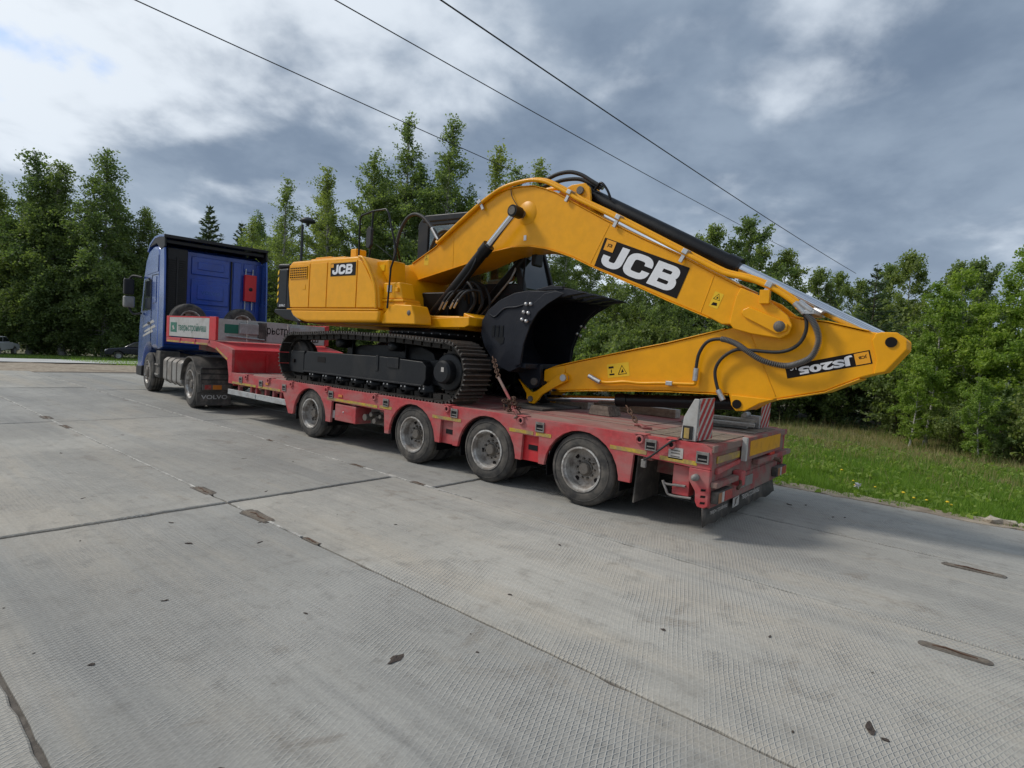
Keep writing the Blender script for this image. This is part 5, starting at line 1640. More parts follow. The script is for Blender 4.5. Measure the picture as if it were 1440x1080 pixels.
for y0, y1 in ((1.062, 1.084), (1.466, 1.488)):
    MB().prism([(2.43, 1.93), (2.455, 2.0), (2.50, 2.012), (2.625, 2.012), (2.705, 1.945), (2.71, 1.86), (2.56, 1.645), (2.47, 1.615), (2.48, 1.75)], y0, y1).build('arm_end_cheek', 'yellow', arm, 0.012)
    MB().prism([(1.18, 1.30), (1.185, 1.19), (1.24, 1.13), (1.335, 1.14), (1.48, 1.237), (1.62, 1.292)], y0, y1).build('cylinder_lug', 'yellow', arm, 0.01)
for x, z in ((2.585, 1.92), (1.25, 1.205)):
    MB().cyl((x, 1.05, z), (x, 1.50, z), 0.048, n=20).build('arm_pin', 'decal_black', EX)
MB().tube([(1.30, 1.083, 2.0), (1.62, 1.083, 1.33)], 0.006, 6).build('weld_seam', 'yellow', arm)
MB().prism([(-1.31, 1.245), (-1.05, 1.245), (-0.98, 1.40), (-1.0, 1.475), (-1.12, 1.45), (-1.315, 1.385)], 1.072, 1.084).build('arm_nose_plate', 'yellow', arm, 0.005)
# label JS205 - upside down because the arm is folded
A0 = Vector((2.425, 1.058, 1.825))
Ua = (Vector((1.695, 1.058, 1.625)) - A0)
La = Ua.length
Ua.normalize()
Va = Vector((-Ua.z, 0, Ua.x))
Va = -Va if Va.z > 0 else Va
pl = MB().add([(0, 0, 0), (La, 0, 0), (La, 0.13, 0), (0, 0.13, 0), (0, 0, -0.0012), (La, 0, -0.0012), (La, 0.13, -0.0012), (0, 0.13, -0.0012)], [(0, 1, 2, 3), (4, 7, 6, 5), (0, 4, 5, 1), (1, 5, 6, 2), (2, 6, 7, 3), (3, 7, 4, 0)]).build('model_label', 'decal_black', EX, world=False)
AO = Vector((2.418, 1.083, 1.842))
on_plane(pl, ep(*AO), Ua, Va, NY)
sq = MB().add([(0.012, 0.010, 0.0008), (0.135, 0.010, 0.0008), (0.135, 0.12, 0.0008), (0.012, 0.12, 0.0008)], [(0, 1, 2, 3)]).build('label_square', 'decal_orange', EX, world=False)
on_plane(sq, ep(*AO), Ua, Va, NY)
add_text('lettering', 'JCB', 0.07, 0.035, 'decal_black', EX, ep(*(AO + Ua * 0.032 + Va * 0.035 + Vector((0, -0.0018, 0)))), Ua, Va, NY, 0.03)
add_text('lettering', 'JS205', 0.49, 0.098, 'white', EX, ep(*(AO + Ua * 0.15 + Va * 0.016 + Vector((0, -0.0018, 0)))), Ua, Va, NY, 0.05)
add_text('lettering', 'LC', 0.06, 0.045, 'white', EX, ep(*(AO + Ua * 0.655 + Va * 0.013 + Vector((0, -0.0018, 0)))), Ua, Va, NY, 0.025)
Ub = Vector((0.985, 0, 0.17)).normalized()
Vb = Vector((-Ub.z, 0, Ub.x))
ws = warn_sticker(arm, Vector((-0.345, 1.0825, 1.36)), Ub, Vb, 0.30, 0.17, (0.205, 0.078, 0.058))
MB().add([(0.02, 0.115, 0.001), (0.09, 0.115, 0.001), (0.09, 0.14, 0.001), (0.02, 0.14, 0.001), (0.025, 0.03, 0.001), (0.095, 0.03, 0.001), (0.095, 0.05, 0.001), (0.025, 0.05, 0.001), (0.05, 0.06, 0.001), (0.062, 0.06, 0.001), (0.062, 0.10, 0.001), (0.05, 0.10, 0.001)], [(0, 1, 2, 3), (4, 5, 6, 7), (8, 9, 10, 11)]).build('sticker_print', 'decal_black', ws)

# oil pipe along the arm's lower edge with fittings
MB().tube(smooth_path([(0.78, 1.045, 1.44), (0.775, 1.045, 1.385), (0.70, 1.045, 1.375), (0.40, 1.045, 1.36), (0.12, 1.045, 1.335), (-0.10, 1.045, 1.335), (-0.34, 1.045, 1.305), (-0.50, 1.045, 1.33), (-0.58, 1.045, 1.36)], 5), 0.020, 8).build('arm_pipe', 'yellow', arm)
for x, z in ((-0.56, 1.36), (-0.50, 1.335), (-0.45, 1.315)):
    MB().cyl((x - 0.03, 1.03, z + 0.01), (x + 0.03, 1.03, z - 0.012), 0.030, n=8).build('hose_fitting', 'zinc', arm)
MB().bx(0.44, 0.52, 1.02, 1.083, 1.34, 1.39).build('pipe_clamp', 'zinc', arm, 0.006)
# the two hoses that hang from the boom end to the arm
hA = [(1.78, 2.24), (1.88, 2.16), (1.965, 2.04), (2.0, 1.90), (1.95, 1.75), (1.83, 1.675), (1.70, 1.645), (1.49, 1.685), (1.32, 1.78), (1.20, 1.85), (1.05, 1.89), (0.90, 1.86), (0.81, 1.73), (0.785, 1.56), (0.785, 1.45)]
hp_ = smooth_path([(x, 0.945 + 0.09 * (i / 14.0), z) for i, (x, z) in enumerate(hA)], 10)
MB().tube(hp_, 0.019, 8).build('hydraulic_hose', 'rubber', EX)
sl = MB()
acc = 0
for i in range(10, len(hp_) - 40):
    a, b = hp_[i], hp_[i + 1]
    for t in (0.0,):
        p = a.lerp(b, t)
        d = (b - a).normalized()
        sl.tube([p - d * 0.0045, p + d * 0.0045], 0.031, 8)
sl.build('hose_spiral_guard', 'rubber_grey', EX)['kind'] = 'stuff'
hB = [(1.80, 2.22), (1.865, 2.12), (1.87, 1.98), (1.80, 1.85), (1.64, 1.78), (1.36, 1.785), (1.20, 1.78), (1.06, 1.68), (1.0, 1.54), (1.04, 1.36), (1.10, 1.25)]
MB().tube(smooth_path([(x, 0.985 + 0.05 * (i / 10.0), z) for i, (x, z) in enumerate(hB)], 8), 0.018, 8).build('hydraulic_hose', 'rubber', EX)
for a, b in (((1.76, 2.27), (1.86, 2.17)), ((1.80, 2.28), (1.92, 2.19)), ((0.785, 1.56), (0.78, 1.42)), ((1.045, 1.34), (1.11, 1.235))):
    MB().cyl((a[0], 0.945 if a[0] > 1.5 else 1.035, a[1]), (b[0], 0.945 if a[0] > 1.5 else 1.035, b[1]), 0.030, n=10).build('hose_fitting', 'zinc', EX)
MB().bx(1.83, 1.95, 0.92, 1.40, 2.16, 2.20).build('fitting_bar', 'zinc', EX, 0.006)

# bucket cylinder under the arm, rocker and link
cyl_unit('bucket_cylinder', (1.25, 1.205), (-1.44, 1.0), YC, 0.075, 0.045, 0.525)
for y0, y1 in ((1.02, 1.06), (1.49, 1.53)):
    MB().prism([(-0.99, 1.38), (-0.92, 1.36), (-0.91, 1.28), (-0.96, 1.25), (-1.13, 1.16), (-1.30, 1.06), (-1.36, 0.98), (-1.42, 0.925), (-1.50, 0.93), (-1.545, 0.985), (-1.56, 1.06), (-1.72, 1.25), (-1.55, 1.13), (-1.46, 1.08), (-1.40, 1.10), (-1.20, 1.24), (-1.06, 1.35)], y0, y1).build('rocker_link', 'yellow', EX, 0.008)
MB().cyl((-0.965, 1.0, 1.315), (-0.965, 1.55, 1.315), 0.045, n=18).build('rocker_pin', 'zinc', EX)
MB().cyl((-1.475, 1.0, 0.99), (-1.475, 1.55, 0.99), 0.04, n=18).build('rocker_pin', 'hub', EX)
for y0, y1 in ((1.10, 1.15), (1.40, 1.45)):
    MB().prism([(-1.475, 1.05), (-1.42, 1.02), (-1.62, 1.36), (-1.70, 1.34)], y0, y1).build('bucket_link', 'black_paint', EX, 0.01)

# ---- bucket
shell = [(-0.90, 2.375), (-1.08, 2.405), (-1.38, 2.415), (-1.62, 2.385), (-1.86, 2.295), (-2.06, 2.16), (-2.16, 2.02), (-2.17, 1.84), (-2.10, 1.67), (-1.97, 1.52), (-1.80, 1.40), (-1.62, 1.34), (-1.44, 1.42)]
front = [(-1.44, 1.47), (-1.415, 1.72), (-1.33, 1.96), (-1.22, 2.13), (-1.06, 2.27), (-0.90, 2.36)]
BY0, BY1 = 0.70, 1.88
bk = MB()
inner = []
k = len(shell)
for i in range(k):
    a, b = shell[max(0, i - 1)], shell[min(k - 1, i + 1)]
    dx, dz = b[0] - a[0], b[1] - a[1]
    l = math.hypot(dx, dz)
    inner.append((shell[i][0] - dz / l * 0.03, shell[i][1] + dx / l * 0.03))
bk.prism(shell + inner[::-1], BY0 + 0.03, BY1 - 0.03)
bucket = bk.build('bucket', 'bucket', EX)
for y0, y1 in ((BY0, BY0 + 0.029), (BY1 - 0.029, BY1)):
    MB().prism(shell + front, y0, y1).build('bucket_side', 'bucket', bucket, 0.008)
    yo_ = y0 - 0.018 if y0 < 1 else y1
    MB().prism([(-0.86, 2.35), (-0.94, 2.405), (-1.36, 2.40), (-1.60, 1.86), (-1.52, 1.42), (-1.44, 1.45), (-1.40, 1.72), (-1.31, 1.97), (-1.19, 2.14), (-1.04, 2.26)], yo_, yo_ + 0.018).build('side_cutter_plate', 'bucket', bucket, 0.006)
    yo2 = yo_ - 0.016 if y0 < 1 else yo_ + 0.018
    MB().prism([(-0.80, 2.365), (-0.92, 2.395), (-1.10, 2.37), (-1.30, 2.22), (-1.34, 2.02), (-1.27, 2.02), (-1.18, 2.14), (-1.04, 2.24)], yo2, yo2 + 0.016).build('side_cutter', 'bucket', bucket, 0.006)
    MB().tube(smooth_path([(-2.02, yo_ + 0.009, 2.10), (-1.92, yo_ + 0.009, 2.07), (-1.76, yo_ + 0.009, 2.18), (-1.56, yo_ + 0.009, 2.20), (-1.40, yo_ + 0.009, 2.24)], 5), 0.012, 6).build('side_weld', 'bucket', bucket)
for x, z in ((-1.38, 2.235), (-1.305, 2.235), (-1.41, 2.13), (-1.335, 2.12), (-1.43, 2.035), (-1.36, 2.015)):
    MB().lathe([(0.026, 0.0), (0.026, -0.012), (0.016, -0.026), (0.001, -0.028)], (x, BY0 - 0.034, z), 'y', 14).build('cutter_bolt', 'zinc', bucket)
for x, z in ((-1.24, 2.16), (-1.17, 2.14), (-1.30, 2.05), (-1.24, 2.02)):
    MB().lathe([(0.022, 0.0), (0.022, -0.012), (0.012, -0.022), (0.001, -0.023)], (x - 0.04, BY1 - 0.03, z - 0.12), 'y', 12).build('cutter_bolt', 'zinc', bucket)
# raised emblem on the bucket side
emb = MB()
for q in range(3):
    x = -1.965 + q * 0.075
    emb.bx(x, x + 0.05, BY0 - 0.008, BY0 - 0.0005, 1.80, 1.92 + 0.012 * (q % 2))
    emb.prism([(x, 1.925), (x + 0.05, 1.925), (x + 0.05, 1.955), (x, 1.945)], BY0 - 0.008, BY0 - 0.0005)
emb.prism([(-1.93, 1.795), (-1.74, 1.795), (-1.75, 1.72), (-1.80, 1.70)], BY0 - 0.006, BY0 - 0.0005)
emb.build('bucket_emblem', 'black_paint', bucket)['kind'] = 'stuff'
# lip and five teeth pointing backwards
MB().prism([(-1.10, 2.37), (-0.94, 2.35), (-0.92, 2.365), (-0.96, 2.405), (-1.10, 2.412)], BY0 + 0.03, BY1 - 0.03).build('cutting_lip', 'bucket', bucket, 0.004)
for q in range(5):
    y = BY0 + 0.08 + q * (BY1 - BY0 - 0.16) / 4
    th = MB().prism([(-1.02, 2.44), (-0.80, 2.435), (-0.58, 2.385), (-0.56, 2.375), (-0.80, 2.345), (-0.84, 2.33), (-0.98, 2.325)], y - 0.048, y + 0.048).build('bucket_tooth', 'bucket', bucket, 0.01)
    MB().prism([(-1.28, 2.43), (-1.05, 2.475), (-0.88, 2.46), (-0.86, 2.42), (-1.28, 2.418)], y - 0.06, y + 0.06).build('tooth_adapter', 'bucket', th, 0.006)
# pivot ears to the arm
for y0, y1 in ((1.0, 1.07), (1.48, 1.55)):
    MB().prism([(-1.98, 1.50), (-1.75, 1.36), (-1.62, 1.20), (-1.48, 1.12), (-1.36, 1.16), (-1.32, 1.28), (-1.34, 1.46), (-1.46, 1.48), (-1.62, 1.36), (-1.80, 1.42)], y0, y1).build('bucket_ear', 'bucket', bucket, 0.01)
MB().cyl((-1.41, 0.97, 1.23), (-1.41, 1.58, 1.23), 0.05, n=18).build('bucket_pin', 'hub', EX)
MB().bx(-1.50, -1.38, BY0 + 0.03, BY1 - 0.03, 1.40, 1.47).build('bucket_heel', 'bucket', bucket, 0.01)
# ---------------------------------------------------------------- trees, shrubs, grass
def leaf_quads(C, size, rng, elong=1.5, hang=0.3):
    n = len(C)
    d = rng.normal(size=(n, 3))
    d[:, 2] -= hang * 1.5
    d /= np.linalg.norm(d, axis=1)[:, None]
    e = rng.normal(size=(n, 3))
    e -= d * (e * d).sum(1)[:, None]
    e /= np.linalg.norm(e, axis=1)[:, None]
    s = size * rng.uniform(0.55, 1.25, size=(n, 1))
    a = C - d * s * elong * 0.5
    b = C + e * s * 0.5 - d * s * 0.1
    c = C + d * s * elong * 0.5
    f = C - e * s * 0.5 - d * s * 0.1
    V = np.stack([a, b, c, f], 1).reshape(-1, 3)
    F = np.arange(4 * n).reshape(-1, 4)
    return V, F


def branch_tree(seed, H, Rm, nleaf, leaf, base=0.10, up=45, droop=0.25, clump=0.22, peak=0.32, trunk_r=None, multi=1, spread=0.0, nb_per_m=7, gap=0.0, lean=0.0, twig=7.0, topexp=0.9):
    rng = np.random.default_rng(seed)
    wood = MB()
    starts, dirs = [], []
    for mi in range(multi):
        az0 = rng.uniform(0, 6.28)
        tilt = spread * rng.uniform(0.4, 1.0) if multi > 1 else 0
        Hm = H * (1 - 0.22 * mi / max(1, multi - 1) if multi > 1 else 1)
        bend = rng.normal(size=2) * 0.02 * H
        def tp(t):
            return np.array([math.cos(az0) * tilt * Hm * t + bend[0] * math.sin(t * 3) + lean * H * t * t, math.sin(az0) * tilt * Hm * t + bend[1] * math.sin(t * 2.3), Hm * t])
        tr = (trunk_r or H * 0.011) * (1 - 0.25 * (mi > 0))
        ts = np.linspace(0, 1, 9)
        wood.tube([tp(t) for t in ts], [tr * (1 - 0.93 * t) + (0.4 * tr if t == 0 else 0) for t in ts], 7, cap=False)
        nb = int(Hm * nb_per_m)
        for i in range(nb):
            t = base + (0.985 - base) * ((i + rng.uniform()) / nb)
            q = (t - base) / (1 - base)
            pr = (q / peak) ** 0.6 if q < peak else ((1 - q) / (1 - peak)) ** topexp
            pr = max(pr, 0.06)
            L = Rm * pr * rng.uniform(0.35, 1.15)
            az = i * 2.399 + rng.uniform(-0.6, 0.6)
            el = R_(up * (0.35 + 0.85 * q) + rng.uniform(-12, 12))
            dv = np.array([math.cos(az) * math.cos(el), math.sin(az) * math.cos(el), math.sin(el)])
            p0 = tp(t)
            def bp(s):
                return p0 + dv * L * s + np.array([0, 0, -droop * L * s * s])
            ss = [0, 0.35, 0.7, 1.0]
            wood.tube([bp(s) for s in ss], [max(0.006, tr * 0.34 * (1 - t * 0.6)) * (1 - 0.85 * s) for s in ss], 4, cap=False)
            ntw = max(3, int(L * twig))
            if rng.uniform() < gap:
                ntw = max(1, ntw // 3)
            for k in range(ntw):
                s = rng.uniform(0.15, 1.0) ** 0.7
                td = dv * 0.7 + rng.normal(size=3) * 0.55 + np.array([0, 0, 0.45 - 1.6 * droop])
                td /= np.linalg.norm(td)
                starts.append(bp(s))
                dirs.append(td * rng.uniform(0.5, 1.3) * (clump * 1.6 + 0.10 * L))
    starts, dirs = np.array(starts), np.array(dirs)
    ln = np.linalg.norm(dirs, axis=1)
    idx = rng.choice(len(starts), size=nleaf, p=ln / ln.sum())
    u = rng.uniform(0.0, 1.0, (nleaf, 1))
    P = starts[idx] + dirs[idx] * u + np.array([0, 0, -1.0]) * (droop * ln[idx][:, None] * u * u) + rng.normal(size=(nleaf, 3)) * clump * 0.26
    P[:, 2] = np.maximum(P[:, 2], 0.05)
    V, F = leaf_quads(P, leaf, rng)
    return wood, V, F


def conifer(seed, H, Rm, leaf=0.10, base=0.04, dens=1.0):
    rng = np.random.default_rng(seed)
    wood = MB()
    ts = np.linspace(0, 1, 8)
    wood.tube([(0, 0, H * t) for t in ts], [H * 0.012 * (1 - 0.95 * t) for t in ts], 7, cap=False)
    V, F = [], []
    nv = 0
    layers = int(H * 3.4)
    for i in range(layers):
        t = base + (0.99 - base) * i / layers
        L0 = Rm * (1 - t) ** 0.85 + 0.06
        nb = 6 + int(5 * (1 - t))
        for k in range(nb):
            az = 6.283 * (k + rng.uniform(-0.25, 0.25)) / nb + i * 0.8
            L = L0 * rng.uniform(0.65, 1.1)
            el = R_(-8 + 42 * t + rng.uniform(-8, 8))
            dv = np.array([math.cos(az) * math.cos(el), math.sin(az) * math.cos(el), math.sin(el)])
            sd = np.array([-math.sin(az), math.cos(az), 0])
            p0 = np.array([0, 0, H * t])
            wood.tube([p0, p0 + dv * L * 0.6 + np.array([0, 0, -0.03 * L]), p0 + dv * L + np.array([0, 0, -0.02 * L])], [0.012, 0.008, 0.003], 3, cap=False)
            m = max(4, int(L * 22 * dens))
            s = rng.uniform(0.12, 1.0, m)
            C = p0 + dv * (L * s)[:, None] + sd * (rng.normal(size=m) * 0.17 * L * (1.05 - s))[:, None] + np.array([0, 0, 1]) * (-0.10 * L * s ** 2 + 0.10 * L * s ** 3 + rng.normal(size=m) * 0.045)[:, None]
            d = dv * 0.8 + sd * rng.normal(size=m)[:, None] * 0.8 + np.array([0, 0, 1]) * rng.normal(-0.15, 0.3, m)[:, None]
            d /= np.linalg.norm(d, axis=1)[:, None]
            e = np.cross(d, rng.normal(size=(m, 3)))
            e /= np.linalg.norm(e, axis=1)[:, None]
            l = leaf * rng.uniform(0.8, 1.7, (m, 1))
            V.append(np.stack([C - d * l * 0.5, C + e * l * 0.14, C + d * l * 0.5, C - e * l * 0.14], 1).reshape(-1, 3))
    V = np.concatenate(V)
    return wood, V, np.arange(len(V)).reshape(-1, 4)


class TreeKind:
    def __init__(s, data, leafm, barkm):
        wood, V, F = data
        s.wood = wood.mesh('trunk', barkm)
        s.crown = np_mesh('crown', V, F, leafm)

    def place(s, name, label, cat, x, y, scale=1.0, rz=0.0, group=None, zs=None, z=None):
        r = thing(name, label, cat, (x, y, (zt(x) - 0.06) if z is None else z), rz, group)
        r.scale = (scale, scale, zs or scale)
        for nm, me in (('trunk', s.wood), ('crown', s.crown)):
            o = bpy.data.objects.new(nm, me)
            COL.objects.link(o)
            o.parent = r
        return r


K = {}
# broad dense weeping birches, far left
K['weep1'] = TreeKind(branch_tree(101, 15.0, 4.0, 56000, 0.105, 0.04, 40, 0.55, 0.42, 0.30, nb_per_m=10, twig=9, topexp=1.1), 'leaf_dark', 'birchbark')
K['weep2'] = TreeKind(branch_tree(102, 14.0, 3.7, 50000, 0.105, 0.05, 44, 0.5, 0.42, 0.28, nb_per_m=10, gap=0.05, twig=9, topexp=1.0), 'leaf_dark', 'birchbark')
# slim airy birches and aspens, middle
K['slim1'] = TreeKind(branch_tree(201, 11.0, 2.7, 24000, 0.062, 0.10, 62, 0.08, 0.28, 0.18, nb_per_m=7, gap=0.2, twig=8, topexp=1.0), 'leaf_birch', 'birchbark')
K['slim2'] = TreeKind(branch_tree(202, 10.0, 2.4, 15000, 0.062, 0.12, 64, 0.06, 0.28, 0.20, nb_per_m=6.5, gap=0.3, twig=7, topexp=1.0), 'leaf_birch', 'birchbark')
K['slim3'] = TreeKind(branch_tree(203, 10.5, 3.0, 32000, 0.068, 0.05, 56, 0.10, 0.28, 0.18, nb_per_m=8, gap=0.15, twig=8, topexp=1.0), 'leaf_birch', 'birchbark')
# bushy young birches near the verge, right
K['near1'] = TreeKind(branch_tree(301, 6.4, 2.2, 26000, 0.062, 0.05, 45, 0.18, 0.24, 0.30, nb_per_m=8, gap=0.2), 'leaf_bright', 'birchbark')
K['near2'] = TreeKind(branch_tree(302, 5.6, 2.0, 23000, 0.062, 0.04, 42, 0.2, 0.24, 0.35, nb_per_m=7, multi=2, spread=0.12, gap=0.2), 'leaf_bright', 'birchbark')
K['near3'] = TreeKind(branch_tree(303, 7.0, 2.5, 27000, 0.070, 0.04, 50, 0.16, 0.28, 0.30, nb_per_m=7, gap=0.25), 'leaf_birch', 'birchbark')
K['willow'] = TreeKind(branch_tree(304, 6.0, 3.0, 32000, 0.072, 0.03, 55, 0.2, 0.28, 0.35, nb_per_m=6, multi=4, spread=0.28, gap=0.2), 'leaf_birch', 'bark')
K['shrub'] = TreeKind(branch_tree(401, 2.2, 1.5, 8000, 0.064, 0.03, 50, 0.15, 0.2, 0.4, nb_per_m=11, multi=4, spread=0.35), 'leaf_birch', 'bark')
K['sapling'] = TreeKind(branch_tree(402, 3.4, 1.0, 6500, 0.058, 0.05, 45, 0.12, 0.18, 0.35, nb_per_m=10), 'leaf_bright', 'birchbark')
K['spruce'] = TreeKind(conifer(501, 9.5, 2.5, 0.22, dens=1.6), 'needle', 'bark')
K['pine'] = TreeKind(conifer(502, 6.4, 2.1, 0.16, 0.08, dens=1.2), 'needle', 'bark')

ri = random.Random(21)


def rz():
    return ri.uniform(0, 6.28)


GL = 'dense birches behind the parked cars'
for nm, x, y, sc, lab in (
        ('weep2', -52.0, 3.1, 0.93, 'tall dense birch at the left picture edge above the silver car'),
        ('weep1', -49.6, 5.3, 0.97, 'tall narrow topped birch right of the silver car'),
        ('weep2', -48.0, 6.9, 0.98, 'birch between the two tallest birches at the left'),
        ('weep1', -45.8, 8.8, 0.99, 'broadest dense birch standing left of the blue truck cab'),
        ('weep2', -44.0, 10.5, 0.78, 'rounded birch whose crown meets the blue truck cab')):
    x, y, sc = 3.26 + (x - 3.26) * 1.22, -5.29 + (y + 5.29) * 1.22, sc * 1.21
    K[nm].place('birch_tree', lab, 'tree', x, y, sc * 1.22, rz(), GL, zs=sc)
for i, (nm, x, y, sc) in enumerate((('weep2', -60, 0.5, 1.0), ('weep1', -58, 4, 1.0), ('weep2', -57, 8.5, 1.0), ('weep1', -54, 12, 0.85), ('weep2', -62, -3, 1.0))):
    x, y, sc = 3.26 + (x - 3.26) * 1.22, -5.29 + (y + 5.29) * 1.22, sc * 1.21
    K[nm].place('birch_tree', 'dense birch in the second row behind the parked cars', 'tree', x, y, sc, rz(), 'second row of birches at the left')
for i, (x, y, sc) in enumerate(((-50.2, 1.6, 1.3), (-49.5, 6.5, 1.2), (-48.5, 8.0, 1.4), (-46.6, 11.6, 1.5), (-52.5, 6.6, 1.6), (-50.5, 9.6, 1.5))):
    x, y, sc = 3.26 + (x - 3.26) * 1.22, -5.29 + (y + 5.29) * 1.22, sc * 1.21
    K['shrub'].place('shrub', 'leafy shrub under the dense birches at the left', 'shrub', x, y, sc, rz(), 'shrubs under the left birches')
for x, y, sc, lab in ((-39.0, 12.8, 1.17, 'dark spruce peeking up just right of the truck cab roof'), (-37.2, 14.2, 1.05, 'slender spruce second from the truck cab roof'), (-36.2, 15.0, 1.06, 'slender spruce left of the street lamp'), (-41.5, 12.6, 0.95, 'low spruce top directly behind the truck cab roof')):
    K['spruce'].place('spruce_tree', lab, 'tree', x, y, sc, rz(), 'spruces behind the truck cab')
GM = 'airy birches behind the excavator'
for nm, x, y, sc, lab in (
        ('slim2', -19.9, 7.9, 0.82, 'airy slim birch directly behind the street lamp'),
        ('slim2', -18.7, 8.7, 0.88, 'airy slim birch just right of the street lamp'),
        ('slim3', -17.3, 10.0, 0.90, 'bushy birch above the engine cover of the excavator'),
        ('slim1', -16.6, 10.7, 1.0, 'tallest birch above the excavator handrail'),
        ('slim3', -15.4, 11.2, 0.85, 'bushy birch between the two tallest middle birches'),
        ('slim1', -14.5, 12.0, 0.98, 'airy birch crossed by the overhead cable'),
        ('slim2', -12.9, 13.3, 1.0, 'airy birch left of the excavator boom crown'),
        ('slim2', -11.9, 14.2, 0.96, 'airy birch touching the top of the excavator boom'),
        ('slim2', -10.3, 14.6, 0.66, 'thin birch seen under the boom beside the cab mirror'),
        ('slim3', -13.6, 13.6, 0.72, 'leafy birch behind the excavator cab')):
    K[nm].place('birch_tree', lab, 'tree', x, y, sc * 1.3, rz(), GM, zs=sc)
for x, y, sc in ((-23.5, 9.5, 0.62), (-22.0, 11.0, 0.66), (-20.0, 12.5, 0.7), (-18.0, 14.0, 0.75), (-16.5, 15.5, 0.75), (-14.5, 16.5, 0.7), (-12.0, 17.5, 0.6), (-25.5, 9.0, 0.62), (-28.0, 10.5, 0.7), (-16.0, 13.2, 0.85), (-18.6, 11.6, 0.8), (-13.4, 15.0, 0.82), (-21.2, 10.2, 0.74), (-10.4, 16.4, 0.62)):
    K['slim3'].place('birch_tree', 'leafy birch in the back row of the middle wood', 'tree', x, y, sc * 1.45, rz(), 'back row birches behind the excavator', zs=sc * 1.12)
for x, y, sc in ((-21.5, 7.4, 1.5), (-20.3, 8.2, 1.5), (-18.9, 9.2, 1.6), (-17.6, 9.6, 1.5), (-16.2, 10.2, 1.6), (-14.9, 10.9, 1.5), (-13.4, 11.7, 1.5), (-12.2, 12.5, 1.5), (-10.9, 12.9, 1.5), (-9.6, 12.6, 1.4), (-8.4, 12.9, 1.5), (-23.5, 7.6, 1.6), (-26, 8.2, 1.6), (-29, 9, 1.7)):
    K['shrub'].place('shrub', 'green shrub in the hedge line behind the trailer and excavator', 'shrub', x, y, sc, rz(), 'shrubs along the wood edge')
K['pine'].place('young_spruce', 'small dark green spruce left of the street lamp', 'tree', -20.6, 7.2, 0.85, rz())
GR = 'birches and willows on the right'
for nm, x, y, sc, lab in (
        ('willow', -6.6, 13.6, 0.80, 'bushy willow seen between bucket and boom lettering'),
        ('willow', -5.0, 12.8, 0.74, 'bushy willow below the boom lettering'),
        ('near3', -4.7, 15.6, 0.93, 'tall leafy tree rising over the arm cylinder'),
        ('near3', -3.6, 16.6, 0.99, 'highest leafy tree right of the arm cylinder'),
        ('near3', -2.6, 17.6, 0.84, 'leafy tree below the end of the overhead cables'),
        ('pine', 0.5, 15.6, 0.80, 'dark pine standing behind the tip of the folded arm'),
        ('near3', 1.0, 19.0, 0.84, 'rounded tree top right of the dark pine'),
        ('near1', 2.3, 12.3, 0.62, 'young birch with pale trunk at the edge of the grass'),
        ('near2', 3.1, 12.6, 0.78, 'two stemmed young birch behind the pale trunked birch'),
        ('near1', 3.9, 13.6, 0.80, 'bright young birch reaching the right picture edge'),
        ('near2', 4.6, 12.2, 0.85, 'bright leafy birch cut by the right picture edge'),
        ('near3', 3.0, 16.8, 0.74, 'tree behind the bright young birches at the right'),
        ('pine', -0.9, 16.6, 0.72, 'smaller dark conifer in the shade left of the pine'),
        ('near3', -0.6, 19.6, 0.72, 'leafy tree behind the two dark conifers')):
    K[nm].place('pine_tree' if nm == 'pine' else 'birch_tree' if nm != 'willow' else 'willow_tree', lab, 'tree', x, y, sc, rz(), GR)
for nm, x, y, sc in (('willow', -8.0, 16.5, 0.75), ('near3', -6.5, 18.5, 0.9), ('near3', -1.5, 21.5, 0.8), ('near3', 2.2, 22.0, 0.85), ('near3', 5.0, 20.5, 0.9), ('willow', 5.8, 15.5, 0.9), ('near3', -4.5, 20.5, 0.95), ('near3', -8.5, 20.5, 0.85), ('near3', 7.5, 18, 0.95), ('near3', -5.6, 16.4, 0.80), ('near3', -1.9, 19.2, 0.78), ('near3', 0.2, 22.4, 0.86), ('willow', -3.6, 18.4, 0.9), ('near1', 6.5, 12.5, 0.9)):
    K[nm].place('birch_tree' if nm != 'willow' else 'willow_tree', 'leafy tree filling the depth of the right hand wood', 'tree', x, y, sc, rz(), 'trees deep in the right hand wood')
for x, y, sc in ((-7.2, 11.8, 1.3), (-5.8, 11.6, 1.2), (-4.2, 12.2, 1.2), (-2.9, 13.2, 1.2), (-1.6, 14.3, 1.2), (-0.2, 15.0, 1.1), (1.6, 14.0, 1.0), (2.9, 11.6, 0.55), (3.8, 11.2, 0.7), (4.6, 10.6, 0.8), (5.3, 11.3, 1.0), (-3.4, 14.6, 1.5), (-1.2, 17.0, 1.7), (1.8, 17.5, 1.6)):
    K['shrub'].place('shrub', 'low leafy shrub at the foot of the right hand wood', 'shrub', x, y, sc, rz(), 'shrubs along the right wood edge')
for x, y, sc, lab in ((2.05, 11.5, 0.62, 'thin sapling left of the pale trunked birch'), (3.35, 10.3, 0.5, 'thin sapling nearest to the grass'), (4.3, 11.4, 0.9, 'leafy sapling near the right picture edge')):
    K['sapling'].place('sapling', lab, 'sapling', x, y, sc, rz(), 'saplings on the grass')


